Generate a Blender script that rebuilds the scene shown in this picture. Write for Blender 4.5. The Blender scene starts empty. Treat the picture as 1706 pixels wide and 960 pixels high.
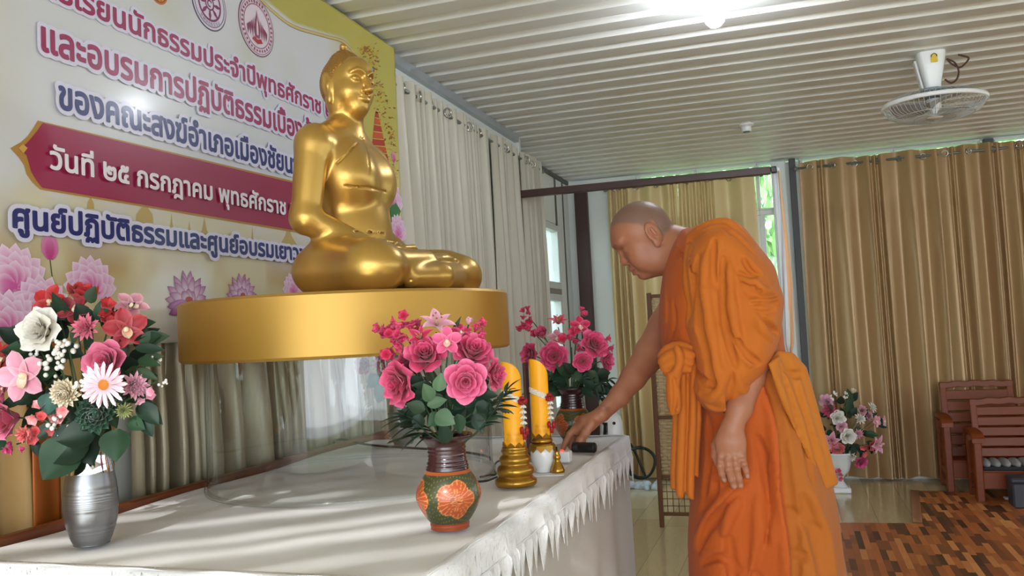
import bpy, math, random
import numpy as np
from mathutils import Vector, Matrix

PI = math.pi
scene = bpy.context.scene
COL = scene.collection

# ------------------------------------------------------------------ camera
CAM = np.array([0.0, 0.0, 1.15])
FPX, CX, CY = 1445.0, 853.0, 480.0
_vy = np.array([1320 - CX, 530 - CY, FPX]); _vy /= np.linalg.norm(_vy)
_p2 = np.array([0 - CX, 530 + .05 * 1320 - CY, FPX])
_n = np.cross(_vy, _p2); _n /= np.linalg.norm(_n)
_up = _n if _n[1] < 0 else -_n
_xr = np.cross(_vy, _up); _xr /= np.linalg.norm(_xr)
ROT = np.stack([_xr, _vy, _up])                 # world axes in lens coordinates

def on(px, py, axis, val):
    """the point of the plane axis = val that the photograph shows at pixel px, py"""
    d = ROT @ np.array([px - CX, py - CY, FPX])
    return CAM + d * ((val - CAM[axis]) / d[axis])

def at(px, py, Y):
    return on(px, py, 1, Y)

def proj(P):
    c = ROT.T @ (np.asarray(P, float) - CAM)
    return CX + FPX * c[0] / c[2], CY + FPX * c[1] / c[2], c[2]

cam_d = bpy.data.cameras.new('camera')
cam_d.sensor_width = 36.0
cam_d.lens = 36.0 * FPX / 1706.0
cam_d.clip_start = .02
cam = bpy.data.objects.new('camera', cam_d)
COL.objects.link(cam)
_M = np.eye(4)
_M[:3, 0] = ROT[:, 0]; _M[:3, 1] = -ROT[:, 1]; _M[:3, 2] = -ROT[:, 2]; _M[:3, 3] = CAM
cam.matrix_world = Matrix(_M.tolist())
scene.camera = cam

# ------------------------------------------------------------------ light and exposure
scene.view_settings.view_transform = 'Standard'
scene.view_settings.look = 'None'
scene.view_settings.gamma = 1.0
scene.view_settings.use_curve_mapping = False
scene.view_settings.exposure = 0.0
scene.cycles.use_denoising = True
scene.cycles.max_bounces = 10
scene.cycles.transparent_max_bounces = 16
scene.cycles.sample_clamp_indirect = 6.0

world = bpy.data.worlds.new('world')
scene.world = world
world.use_nodes = True
wn = world.node_tree
wn.nodes['Background'].inputs[0].default_value = (.80, .90, 1.0, 1)
wn.nodes['Background'].inputs[1].default_value = 4.2

def lamp(name, kind, loc, energy, color, target=None, size=None, size_y=None, spread=None):
    d = bpy.data.lights.new(name, kind)
    d.energy = energy; d.color = color
    if kind == 'AREA':
        d.shape = 'RECTANGLE'; d.size = size; d.size_y = size_y or size
        if spread: d.spread = spread
    elif kind == 'SUN':
        d.angle = size
    else:
        d.shadow_soft_size = size
    o = bpy.data.objects.new(name, d)
    COL.objects.link(o)
    o.location = loc
    if target is not None:
        o.rotation_euler = (Vector(target) - Vector(loc)).to_track_quat('-Z', 'Y').to_euler()
    return o

# sun through the added slatted opening of the ceiling above the photographer
lamp('sun', 'SUN', (-.30, -1.28, 2.31), 4.2, (1.0, .98, .95), target=(-.58, 1.38, .82), size=.014)
# daylight of the open side behind the photographer 
lamp('open_side_daylight', 'AREA', (.2, -3.4, 1.5), 90, (.88, .94, 1.0), target=(0, 3, 1.2), size=4.5, size_y=2.0)

# ------------------------------------------------------------------ colours and materials
def lin(c):
    out = []
    for v in c[:3]:
        v = v / 255.0
        out.append(v / 12.92 if v <= .04045 else ((v + .055) / 1.055) ** 2.4)
    return tuple(out)

class NT:
    """small helper for node trees"""
    def __init__(s, m):
        m.use_nodes = True
        s.t = m.node_tree; s.n = s.t.nodes; s.l = s.t.links
        s.bsdf = s.n['Principled BSDF']; s.out = s.n['Material Output']
    def new(s, typ, **kw):
        n = s.n.new(typ)
        for k, v in kw.items(): setattr(n, k, v)
        return n
    def link(s, a, b): s.l.new(a, b)
    def math(s, op, a, b=None, c=None):
        n = s.n.new('ShaderNodeMath'); n.operation = op
        for i, v in enumerate((a, b, c)):
            if v is None: continue
            if hasattr(v, 'is_linked'): s.l.new(v, n.inputs[i])
            else: n.inputs[i].default_value = v
        return n.outputs[0]
    def coord(s, kind='Object', scale=(1, 1, 1), loc=(0, 0, 0), rot=(0, 0, 0)):
        tc = s.n.new('ShaderNodeTexCoord'); mp = s.n.new('ShaderNodeMapping')
        mp.inputs['Scale'].default_value = scale; mp.inputs['Location'].default_value = loc
        mp.inputs['Rotation'].default_value = rot
        s.l.new(tc.outputs[kind], mp.inputs['Vector'])
        return mp.outputs[0]
    def noise(s, vec, scale=5, detail=3, rough=.5):
        n = s.n.new('ShaderNodeTexNoise')
        n.inputs['Scale'].default_value = scale; n.inputs['Detail'].default_value = detail
        n.inputs['Roughness'].default_value = rough
        s.l.new(vec, n.inputs['Vector'])
        return n.outputs['Fac']
    def ramp(s, fac, stops, interp='LINEAR'):
        r = s.n.new('ShaderNodeValToRGB'); r.color_ramp.interpolation = interp
        e = r.color_ramp.elements
        while len(e) < len(stops): e.new(.5)
        for el, (p, c) in zip(e, stops):
            el.position = p; el.color = (*c, 1)
        s.l.new(fac, r.inputs['Fac'])
        return r.outputs['Color']
    def bump(s, height, strength=.3, dist=.01):
        b = s.n.new('ShaderNodeBump')
        b.inputs['Strength'].default_value = strength; b.inputs['Distance'].default_value = dist
        s.l.new(height, b.inputs['Height']); s.l.new(b.outputs[0], s.bsdf.inputs['Normal'])
        return b

MATS = {}
def mat(name, col, rough=.5, metal=0.0, var=.0, vscale=8.0, bump=0.0, bscale=60.0, stretch=(1, 1, 1),
        coat=0.0, trans=0.0, emit=None, estr=0.0, sheen=0.0, attr=None, spec=None, sss=0.0, ior=None, alpha=None):
    if name in MATS: return MATS[name]
    m = bpy.data.materials.new(name); MATS[name] = m
    t = NT(m); b = t.bsdf
    base = lin(col)
    b.inputs['Base Color'].default_value = (*base, 1)
    b.inputs['Roughness'].default_value = rough
    b.inputs['Metallic'].default_value = metal
    b.inputs['Coat Weight'].default_value = coat
    b.inputs['Coat Roughness'].default_value = .15
    b.inputs['Transmission Weight'].default_value = trans
    if sheen: b.inputs['Sheen Weight'].default_value = sheen
    if spec is not None: b.inputs['Specular IOR Level'].default_value = spec
    if ior: b.inputs['IOR'].default_value = ior
    if sss:
        b.inputs['Subsurface Weight'].default_value = sss
        b.inputs['Subsurface Radius'].default_value = (.02, .008, .004)
        b.inputs['Subsurface Scale'].default_value = .3
    if emit:
        b.inputs['Emission Color'].default_value = (*lin(emit), 1)
        b.inputs['Emission Strength'].default_value = estr
    src = None
    if attr:
        a = t.new('ShaderNodeAttribute'); a.attribute_name = attr
        src = a.outputs['Color']; t.link(src, b.inputs['Base Color'])
    if var or bump:
        vec = t.coord(scale=stretch)
    if var:
        f = t.noise(vec, vscale, 4)
        k = t.math('MULTIPLY_ADD', f, 2 * var, 1 - var)
        mx = t.new('ShaderNodeVectorMath', operation='SCALE')
        if src: t.link(src, mx.inputs[0])
        else: mx.inputs[0].default_value = base
        t.link(k, mx.inputs['Scale'])
        t.link(mx.outputs[0], b.inputs['Base Color'])
    if bump:
        t.bump(t.noise(vec, bscale, 3), bump, .004)
    return m

# ------------------------------------------------------------------ geometry builders
class G:
    """collects shapes in world coordinates; build() links them as ONE mesh object"""
    def __init__(s):
        s.V = []; s.F = []; s.n = 0; s.C = []
    def add(s, V, F, col=None):
        V = np.asarray(V, float).reshape(-1, 3)
        s.V.append(V)
        n = s.n
        s.F.extend([tuple(int(i) + n for i in f) for f in F])
        s.n += len(V)
        if col is not None:
            c = np.asarray(col, float)
            s.C.append(np.tile(c[:3], (len(V), 1)) if c.ndim == 1 else c[:, :3])
        elif s.C is not None:
            s.C.append(np.ones((len(V), 3)))
        return s
    def merge(s, g, M=None, off=None):
        V = np.concatenate(g.V) if g.V else np.zeros((0, 3))
        if M is not None: V = V @ np.asarray(M).T
        if off is not None: V = V + np.asarray(off)
        return s.add(V, g.F, np.concatenate(g.C))
    def box(s, c, size, R=None, bev=0.0, col=None):
        hx, hy, hz = [v / 2 for v in size]
        if bev <= 0:
            V = np.array([[x, y, z] for x in (-hx, hx) for y in (-hy, hy) for z in (-hz, hz)])
            F = [(0, 1, 3, 2), (4, 6, 7, 5), (0, 4, 5, 1), (2, 3, 7, 6), (0, 2, 6, 4), (1, 5, 7, 3)]
        else:
            b = min(bev, hx * .98, hy * .98, hz * .98)
            V = []; idx = {}
            for ix, sx in enumerate((-1, 1)):
                for iy, sy in enumerate((-1, 1)):
                    for iz, sz in enumerate((-1, 1)):
                        for a in range(3):
                            p = [sx * (hx - b), sy * (hy - b), sz * (hz - b)]
                            p[a] += b * (sx, sy, sz)[a]
                            idx[ix, iy, iz, a] = len(V); V.append(p)
            V = np.array(V); F = []
            for a in range(3):
                o = [k for k in range(3) if k != a]
                for sd in (0, 1):
                    q = []
                    for (u, v) in ((0, 0), (1, 0), (1, 1), (0, 1)):
                        k = [0, 0, 0]; k[a] = sd; k[o[0]] = u; k[o[1]] = v
                        q.append(idx[k[0], k[1], k[2], a])
                    F.append(tuple(q) if (sd == 1) == (a != 1) else tuple(q[::-1]))
                for u in (0, 1):
                    for v in (0, 1):
                        k0 = [0, 0, 0]; k0[o[0]] = u; k0[o[1]] = v; k1 = list(k0); k1[a] = 1
                        F.append((idx[(*k0, o[0])], idx[(*k1, o[0])], idx[(*k1, o[1])], idx[(*k0, o[1])]))
            for ix in (0, 1):
                for iy in (0, 1):
                    for iz in (0, 1):
                        F.append(tuple(idx[ix, iy, iz, a] for a in range(3)))
        if R is not None: V = V @ np.asarray(R).T
        return s.add(V + np.asarray(c), F, col)
    def bar(s, p, q, w, t, up=(0, 0, 1), bev=0.0, col=None):
        """rectangular bar from p to q, width w across, thickness t along 'up'"""
        p = np.asarray(p, float); q = np.asarray(q, float)
        d = q - p; L = np.linalg.norm(d); d /= L
        u = np.asarray(up, float); u = u - d * u.dot(d)
        if np.linalg.norm(u) < 1e-6: u = np.array([1., 0, 0]) - d * d[0]
        u /= np.linalg.norm(u); w_ = np.cross(d, u)
        return s.box((p + q) / 2, (L, w, t), np.stack([d, w_, u], 1), bev, col)
    def rings(s, R, closed=True, cap0=True, cap1=True, col=None):
        R = np.asarray(R, float); m, n = R.shape[:2]
        F = []
        for i in range(m - 1):
            for j in range(n if closed else n - 1):
                k = (j + 1) % n
                F.append((i * n + j, i * n + k, (i + 1) * n + k, (i + 1) * n + j))
        if closed and cap0: F.append(tuple(range(n))[::-1])
        if closed and cap1: F.append(tuple((m - 1) * n + j for j in range(n)))
        return s.add(R.reshape(-1, 3), F, None if col is None else (np.asarray(col) if np.ndim(col) == 1 else np.asarray(col).reshape(-1, 3)))
    def tube(s, P, r, n=8, cap=True, flat=1.0, col=None, upv=None):
        P = np.asarray(P, float); m = len(P)
        r = np.full(m, r) if np.isscalar(r) else np.asarray(r, float)
        T = np.gradient(P, axis=0); T /= np.linalg.norm(T, axis=1)[:, None] + 1e-12
        u = np.array([0, 0, 1.]) if upv is None else np.asarray(upv, float)
        if abs(T[0].dot(u)) > .95: u = np.array([1., 0, 0])
        R = []
        for i in range(m):
            u = u - T[i] * u.dot(T[i]); u /= np.linalg.norm(u) + 1e-12
            w = np.cross(T[i], u)
            a = np.linspace(0, 2 * PI, n, endpoint=False)
            R.append(P[i] + r[i] * (np.cos(a)[:, None] * w + flat * np.sin(a)[:, None] * u))
        return s.rings(R, True, cap, cap, col)
    def lathe(s, prof, n=32, c=(0, 0, 0), cap0=True, cap1=True, col=None):
        a = np.linspace(0, 2 * PI, n, endpoint=False)
        R = [np.stack([r * np.cos(a), r * np.sin(a), np.full(n, z)], 1) + np.asarray(c) for r, z in prof]
        return s.rings(R, True, cap0, cap1, col)
    def grid(s, P, col=None):
        return s.rings(P, False, col=col)
    def ball(s, c, r, n=10, m=6, col=None, R=None):
        r = np.ones(3) * np.asarray(r, float)
        V = []
        for i in range(1, m):
            t = PI * i / m
            for j in range(n):
                p = 2 * PI * j / n
                V.append((math.sin(t) * math.cos(p), math.sin(t) * math.sin(p), math.cos(t)))
        V += [(0, 0, 1), (0, 0, -1)]
        V = np.array(V) * r
        F = []
        for i in range(m - 2):
            for j in range(n):
                k = (j + 1) % n
                F.append((i * n + j, (i + 1) * n + j, (i + 1) * n + k, i * n + k))
        t, b = (m - 1) * n, (m - 1) * n + 1
        for j in range(n):
            k = (j + 1) % n
            F.append((t, j, k)); F.append((b, (m - 2) * n + k, (m - 2) * n + j))
        if R is not None: V = V @ np.asarray(R).T
        return s.add(V + np.asarray(c), F, col)
    def build(s, name, material, parent=None, smooth=True, attr=False, loc=None, bevel=0, solid=0, sub=0, angle=None):
        V = np.concatenate(s.V)
        return link_mesh(name, V, s.F, material, parent, smooth, np.concatenate(s.C) if attr else None, loc, bevel, solid, sub, angle)

WL = {}          # world position of every object's origin
def link_mesh(name, V, F, material, parent=None, smooth=True, C=None, loc=None, bevel=0, solid=0, sub=0, angle=None):
    V = np.asarray(V, float)
    if parent is not None: o0 = WL[parent.name]
    elif loc is not None: o0 = np.asarray(loc, float)
    else: o0 = np.array([V[:, 0].mean(), V[:, 1].mean(), V[:, 2].min()])
    me = bpy.data.meshes.new(name)
    me.from_pydata((V - o0).tolist(), [], F)
    if C is not None:
        ca = me.color_attributes.new('tint', 'FLOAT_COLOR', 'POINT')
        buf = np.ones((len(V), 4), np.float32); buf[:, :3] = C
        ca.data.foreach_set('color', buf.ravel())
    me.polygons.foreach_set('use_smooth', [bool(smooth)] * len(me.polygons))
    me.update()
    mats = material if isinstance(material, (list, tuple)) else [material]
    for m in mats: me.materials.append(m)
    o = bpy.data.objects.new(name, me)
    COL.objects.link(o)
    if parent is not None:
        o.parent = parent
    else:
        o.location = o0.tolist()
    WL[o.name] = o0
    if angle is not None:
        try:
            me.set_sharp_from_angle(angle=math.radians(angle))
        except Exception:
            pass
    if bevel:
        b = o.modifiers.new('bevel', 'BEVEL'); b.width = bevel; b.segments = 2; b.limit_method = 'ANGLE'
    if solid:
        b = o.modifiers.new('solid', 'SOLIDIFY'); b.thickness = solid; b.offset = 0
    if sub:
        b = o.modifiers.new('sub', 'SUBSURF'); b.levels = sub; b.render_levels = sub
    return o

def tag(o, label, cat, group=None, kind=None):
    if label: o['label'] = label
    if cat: o['category'] = cat
    if group: o['group'] = group
    if kind: o['kind'] = kind
    return o

def thing(name, label, cat, loc, group=None):
    o = bpy.data.objects.new(name, None)
    COL.objects.link(o)
    o.location = [float(v) for v in loc]
    o.empty_display_size = .05
    WL[o.name] = np.asarray(loc, float)
    return tag(o, label, cat, group)

def struct(o):
    o['kind'] = 'structure'; return o

def copy_tree(o, loc=None, rotz=None, label=None, parent=None):
    c = o.copy(); COL.objects.link(c)
    if parent is not None: c.parent = parent
    if loc is not None: c.location = [float(v) for v in loc]
    if rotz is not None: c.rotation_euler = (0, 0, rotz)
    if label: c['label'] = label
    for ch in list(o.children): copy_tree(ch, parent=c)
    return c

def rotz(a):
    c, s = math.cos(a), math.sin(a)
    return np.array([[c, -s, 0], [s, c, 0], [0, 0, 1.]])
def rot_axis(axis, a):
    return np.array(Matrix.Rotation(a, 3, Vector([float(v) for v in axis])))
def frame_from(d, up=(0, 0, 1)):
    """matrix whose z column is d"""
    d = np.asarray(d, float); d = d / np.linalg.norm(d)
    u = np.asarray(up, float)
    x = np.cross(u, d)
    if np.linalg.norm(x) < 1e-4: x = np.cross(np.array([1., .2, 0]), d)
    x /= np.linalg.norm(x)
    return np.stack([x, np.cross(d, x), d], 1)
def smooth_path(P, n):
    """Catmull-Rom through P, n points"""
    P = np.asarray(P, float); m = len(P)
    Q = np.vstack([2 * P[0] - P[1], P, 2 * P[-1] - P[-2]])
    out = []
    for t in np.linspace(0, m - 1, n):
        i = min(int(t), m - 2); u = t - i
        a, b, c, d = Q[i], Q[i + 1], Q[i + 2], Q[i + 3]
        out.append(.5 * (2 * b + (c - a) * u + (2 * a - 5 * b + 4 * c - d) * u * u + (3 * b - a - 3 * c + d) * u ** 3))
    return np.array(out)
# ------------------------------------------------------------------ sculpting: signed distance field -> mesh
class SDF:
    def __init__(s, lo, hi, h):
        s.lo = np.asarray(lo, float); s.h = h
        n = np.ceil((np.asarray(hi, float) - s.lo) / h).astype(int) + 1
        s.ax = [s.lo[i] + h * np.arange(n[i]) for i in range(3)]
        s.F = np.full(n, 1.0, np.float32)
    def sub(s, lo, hi):
        sl = []
        for i in range(3):
            a = max(0, int(math.floor((lo[i] - s.lo[i]) / s.h)))
            b = min(len(s.ax[i]), int(math.ceil((hi[i] - s.lo[i]) / s.h)) + 1)
            if b <= a: return None, None
            sl.append(slice(a, b))
        X = [s.ax[0][sl[0]][:, None, None].astype(np.float32), s.ax[1][sl[1]][None, :, None].astype(np.float32), s.ax[2][sl[2]][None, None, :].astype(np.float32)]
        return tuple(sl), X
    def apply(s, sl, d, k, mode):
        f = s.F[sl]
        if mode == 'add':
            if k > 0:
                h = np.maximum(k - np.abs(f - d), 0) / k
                s.F[sl] = np.minimum(f, d) - h * h * k * .25
            else: s.F[sl] = np.minimum(f, d)
        elif mode == 'sub':
            if k > 0:
                h = np.maximum(k - np.abs(f + d), 0) / k
                s.F[sl] = np.maximum(f, -d) + h * h * k * .25
            else: s.F[sl] = np.maximum(f, -d)
        elif mode == 'int':
            s.F[sl] = np.maximum(f, d)
    def cap(s, a, b, ra, rb=None, k=.01, mode='add', flat=None):
        """tapered capsule; flat = (axis vector, factor) squashes it along axis"""
        rb = ra if rb is None else rb
        a = np.asarray(a, float); b = np.asarray(b, float)
        m = max(ra, rb) * (1.6 if flat else 1) + k + 2 * s.h
        sl, X = s.sub(np.minimum(a, b) - m, np.maximum(a, b) + m)
        if sl is None: return s
        ba = b - a; L2 = float(ba.dot(ba)) + 1e-12
        P = [X[i] - np.float32(a[i]) for i in range(3)]
        t = np.clip((P[0] * ba[0] + P[1] * ba[1] + P[2] * ba[2]) / L2, 0, 1)
        D = [P[i] - t * np.float32(ba[i]) for i in range(3)]
        if flat is not None:
            ax, fac = np.asarray(flat[0], float), flat[1]; ax = ax / np.linalg.norm(ax)
            dp = D[0] * ax[0] + D[1] * ax[1] + D[2] * ax[2]
            D = [D[i] + dp * np.float32(ax[i] * (1 / fac - 1)) for i in range(3)]
            d = np.sqrt(D[0] ** 2 + D[1] ** 2 + D[2] ** 2) - (ra + (rb - ra) * t)
            d = d * np.float32(min(1, .5 + .5 * fac))
        else:
            d = np.sqrt(D[0] ** 2 + D[1] ** 2 + D[2] ** 2) - (ra + (rb - ra) * t)
        s.apply(sl, d.astype(np.float32), k, mode)
        return s
    def chain(s, P, r, k=.01, mode='add', flat=None):
        P = np.asarray(P, float)
        r = [r] * len(P) if np.isscalar(r) else r
        for i in range(len(P) - 1): s.cap(P[i], P[i + 1], r[i], r[i + 1], k, mode, flat)
        return s
    def ell(s, c, r, R=None, k=.01, mode='add'):
        c = np.asarray(c, float); r = np.ones(3) * np.asarray(r, float)
        m = max(r) + k + 2 * s.h
        sl, X = s.sub(c - m, c + m)
        if sl is None: return s
        P = [X[i] - np.float32(c[i]) for i in range(3)]
        if R is not None:
            R = np.asarray(R)
            P = [P[0] * R[0, i] + P[1] * R[1, i] + P[2] * R[2, i] for i in range(3)]
        k0 = np.sqrt((P[0] / r[0]) ** 2 + (P[1] / r[1]) ** 2 + (P[2] / r[2]) ** 2)
        k1 = np.sqrt((P[0] / r[0] ** 2) ** 2 + (P[1] / r[1] ** 2) ** 2 + (P[2] / r[2] ** 2) ** 2)
        d = np.where(k0 < 1e-3, -min(r), k0 * (k0 - 1) / np.maximum(k1, 1e-6))
        s.apply(sl, d.astype(np.float32), k, mode)
        return s
    def plane(s, p, n, mode='sub', k=0):
        n = np.asarray(n, float) / np.linalg.norm(n)
        sl, X = s.sub(s.lo, [a[-1] for a in s.ax])
        d = (X[0] - p[0]) * n[0] + (X[1] - p[1]) * n[1] + (X[2] - p[2]) * n[2]
        s.apply(sl, (-d if mode == 'sub' else d).astype(np.float32), k, mode)
        return s
    def disp(s, lo, hi, fn):
        sl, X = s.sub(lo, hi)
        if sl is not None: s.F[sl] += fn(*X).astype(np.float32)
        return s
    def val(s, p):
        q = (np.asarray(p) - s.lo) / s.h
        i = np.floor(q).astype(int)
        if np.any(i < 0) or np.any(i >= np.array(s.F.shape) - 1): return 1.0
        f = q - i
        c = s.F[i[0]:i[0] + 2, i[1]:i[1] + 2, i[2]:i[2] + 2]
        c = c[0] * (1 - f[0]) + c[1] * f[0]; c = c[0] * (1 - f[1]) + c[1] * f[1]
        return float(c[0] * (1 - f[2]) + c[1] * f[2])
    def hit(s, o, d, t0, t1):
        """first surface point on the line o + t d"""
        o = np.asarray(o, float); d = np.asarray(d, float)
        step = s.h * .7 / np.linalg.norm(d)
        t = t0
        while t < t1:
            if s.val(o + d * t) <= 0: return o + d * t
            t += step
        return None
    def px(s, x, y):
        """where the sculpted surface is met by the sight line through pixel x, y"""
        d = ROT @ np.array([x - CX, y - CY, FPX]); d /= np.linalg.norm(d)
        c = s.lo + .5 * np.array(s.F.shape) * s.h
        m = float((c - CAM).dot(d)); R_ = np.linalg.norm(np.array(s.F.shape) * s.h) / 2
        return s.hit(CAM, d, max(.01, m - R_), m + R_)
    def stroke(s, pix, r, k=.008, mode='add', lift=0.0):
        """ridge (add) or crease (sub) drawn along the surface through pixels"""
        pts = [s.px(*p[:2]) for p in pix]
        pts = [p for p in pts if p is not None]
        if len(pts) < 2: return s
        if lift:
            for p in pts:
                v = CAM - p; p += v / np.linalg.norm(v) * lift
        pts = smooth_path(np.array(pts), 4 * len(pts))
        n = len(pts)
        rr = r * np.sin(PI * np.clip(np.linspace(.12, .88, n), 0, 1)) ** .7
        return s.chain(pts, rr, k, mode)
    def mesh(s):
        F = s.F; n = np.array(F.shape)
        S = F < 0
        c = np.zeros(n - 1, np.uint8)
        for i in (0, 1):
            for j in (0, 1):
                for k in (0, 1):
                    c += S[i:n[0] - 1 + i, j:n[1] - 1 + j, k:n[2] - 1 + k]
        act = (c > 0) & (c < 8)
        idx = np.full(n - 1, -1, np.int64)
        cells = np.argwhere(act); m = len(cells)
        idx[act] = np.arange(m)
        acc = np.zeros((m, 3)); cnt = np.zeros(m)
        off = [(i, j, k) for i in (0, 1) for j in (0, 1) for k in (0, 1)]
        for a in off:
            for ax in range(3):
                if a[ax]: continue
                b = list(a); b[ax] = 1
                fa = F[cells[:, 0] + a[0], cells[:, 1] + a[1], cells[:, 2] + a[2]]
                fb = F[cells[:, 0] + b[0], cells[:, 1] + b[1], cells[:, 2] + b[2]]
                x = (fa < 0) != (fb < 0)
                den = fa - fb
                t = np.clip(np.where(np.abs(den) > 1e-9, fa / np.where(den == 0, 1, den), .5), 0, 1)
                p = np.tile(np.array(a, float), (m, 1)); p[:, ax] += t
                acc[x] += p[x]; cnt[x] += 1
        V = (cells + acc / cnt[:, None]) * s.h + s.lo
        Fs = []
        for ax in range(3):
            o = [(ax + 1) % 3, (ax + 2) % 3]
            sl0 = [slice(None)] * 3; sl1 = [slice(None)] * 3
            sl0[ax] = slice(0, n[ax] - 1); sl1[ax] = slice(1, n[ax])
            for q in o:
                sl0[q] = slice(1, n[q] - 1); sl1[q] = slice(1, n[q] - 1)
            A, B = S[tuple(sl0)], S[tuple(sl1)]
            e = np.argwhere(A != B)
            if not len(e): continue
            inv = A[tuple(e.T)]
            base = e.copy(); base[:, o[0]] += 1; base[:, o[1]] += 1
            def cell(d0, d1):
                q = base.copy(); q[:, o[0]] += d0; q[:, o[1]] += d1
                return idx[q[:, 0], q[:, 1], q[:, 2]]
            q = np.stack([cell(-1, -1), cell(0, -1), cell(0, 0), cell(-1, 0)], 1)
            q[~inv] = q[~inv][:, ::-1]
            Fs.append(q[(q >= 0).all(1)])
        return V, np.concatenate(Fs)
def relax(V, F, it=2, lam=.5):
    """light smoothing that keeps the volume (lambda / mu steps)"""
    V = V.copy()
    e = np.concatenate([F[:, [i, (i + 1) % F.shape[1]]] for i in range(F.shape[1])]); e = np.concatenate([e, e[:, ::-1]])
    n = np.bincount(e[:, 0], minlength=len(V)).astype(float)
    for i in range(it):
        for l in (lam, -lam * 1.04):
            D = np.stack([np.bincount(e[:, 0], V[e[:, 1], a], len(V)) for a in range(3)], 1) / np.maximum(n, 1)[:, None] - V
            V += l * D
    return V
# ================================================================== ROOM
XL, YB, ZC = -1.5, 6.6, 2.31        # left wall, back wall, ceiling
XF = -1.62                          # recessed far end of the left wall
XR, YN = 5.0, -3.6

def plank_mat(name, w, L, stops, rough=.3, grain=.25, coat=.0, gap=.02, along='Y'):
    m = bpy.data.materials.new(name); MATS[name] = m
    t = NT(m)
    tc = t.new('ShaderNodeTexCoord'); sx = t.new('ShaderNodeSeparateXYZ'); t.link(tc.outputs['Object'], sx.inputs[0])
    x, y = (sx.outputs[0], sx.outputs[1]) if along == 'Y' else (sx.outputs[1], sx.outputs[0])
    u = t.math('DIVIDE', x, w); iu = t.math('FLOOR', u)
    wn1 = t.new('ShaderNodeTexWhiteNoise', noise_dimensions='1D'); t.link(iu, wn1.inputs['W'])
    v = t.math('ADD', t.math('DIVIDE', y, L), t.math('MULTIPLY', wn1.outputs['Value'], 7.3)); iv = t.math('FLOOR', v)
    cb = t.new('ShaderNodeCombineXYZ'); t.link(iu, cb.inputs[0]); t.link(iv, cb.inputs[1])
    wn2 = t.new('ShaderNodeTexWhiteNoise', noise_dimensions='2D'); t.link(cb.outputs[0], wn2.inputs['Vector'])
    colr = t.ramp(wn2.outputs['Value'], stops)
    mp = t.coord(scale=(40, 3, 1) if along == 'Y' else (3, 40, 1))
    nz = t.noise(mp, 3, 5, .6)
    k = t.math('MULTIPLY_ADD', nz, grain, 1 - grain / 2)
    fu = t.math('FRACT', u); fv = t.math('FRACT', v)
    e1 = t.math('LESS_THAN', fu, gap); e2 = t.math('LESS_THAN', fv, gap * w / L)
    g = t.math('SUBTRACT', 1.0, t.math('MULTIPLY', t.math('MAXIMUM', e1, e2), .35))
    k2 = t.math('MULTIPLY', k, g)
    vm = t.new('ShaderNodeVectorMath', operation='SCALE'); t.link(colr, vm.inputs[0]); t.link(k2, vm.inputs['Scale'])
    t.link(vm.outputs[0], t.bsdf.inputs['Base Color'])
    t.bsdf.inputs['Roughness'].default_value = rough
    t.bsdf.inputs['Coat Weight'].default_value = coat
    return m

M_floor = plank_mat('laminate_floor', .19, 1.3, [(0, lin((196, 176, 138))), (.5, lin((214, 196, 158))), (1, lin((224, 208, 174)))], .18, .3, coat=.3)
M_parq = plank_mat('strip_parquet', .030, .19, [(0, lin((78, 54, 40))), (.2, lin((120, 72, 44))), (.4, lin((172, 96, 54))), (.75, lin((198, 114, 62))), (1, lin((232, 158, 94)))], .38, .5, gap=.03)
M_wood0 = mat('slat_wood', (150, 120, 84), .6)
M_white = mat('white_wall_paint', (226, 230, 226), .55, var=.04, vscale=3)
M_alu = mat('white_window_frame', (218, 224, 224), .35)
M_brown = mat('dark_brown_steel', (66, 40, 34), .45, var=.1, vscale=6)
M_dark = mat('black_plastic', (24, 24, 26), .4)
M_grey = mat('grey_metal', (120, 124, 122), .4, .3)

g = G(); g.box(((XF + XR) / 2 - .05, (YN + YB) / 2, -.05), (XR - XF + .3, YB - YN + .3, .1))
struct(g.build('floor', M_floor, smooth=False, loc=(0, 0, 0)))

# corrugated metal ceiling: ribs run across the room, pitch 0.155 m
m = mat('ceiling_sheet_steel', (228, 230, 228), .4, .1, var=.08, vscale=5, stretch=(.5, 2.5, 1))
pitch = .155
ys = []; zs = []
y0 = -3.72
k = 0
while y0 + k * pitch < YB + .2:
    b = y0 + k * pitch
    for f, z in ((0, 0), (.42, 0), (.52, .026), (.78, .026), (.88, 0)):
        ys.append(b + f * pitch); zs.append(z)
    k += 1
xs = np.concatenate([np.linspace(XF - .1, -1.1, 4), np.linspace(-1.1, .12, 7)[1:], np.linspace(.12, XR + .1, 14)[1:]])
rnd = np.random.RandomState(3)
P = np.array([[[x, y, ZC + z + .003 * math.sin(x * 1.9 + y * .7)] for x in xs] for y, z in zip(ys, zs)])
n_ = len(xs)
# added opening in the sheet, out of view, with added slats to stripe the sun
F_ = [(i * n_ + j, i * n_ + j + 1, (i + 1) * n_ + j + 1, (i + 1) * n_ + j) for i in range(len(ys) - 1) for j in range(n_ - 1)
      if not (-1.1 <= .5 * (xs[j] + xs[j + 1]) <= .12 and -2.1 <= ys[i] <= -.98)]
g = G(); g.add(P.reshape(-1, 3), F_)
struct(g.build('ceiling', m, smooth=False, loc=(0, 0, ZC), solid=.004))
g = G(); rs = np.random.RandomState(6); w_ = -1.2
dsl = np.array([.77, .64, 0]); nsl = np.array([-.64, .77, 0]); csl = np.array([-.2, -1.25, ZC - .02])
while w_ < 1.2:
    b_ = rs.uniform(.035, .12)
    g.bar(csl + nsl * (w_ + b_ / 2) - dsl * 1.3, csl + nsl * (w_ + b_ / 2) + dsl * 1.3, b_, .012)
    w_ += b_ + rs.uniform(.02, .075)
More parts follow.
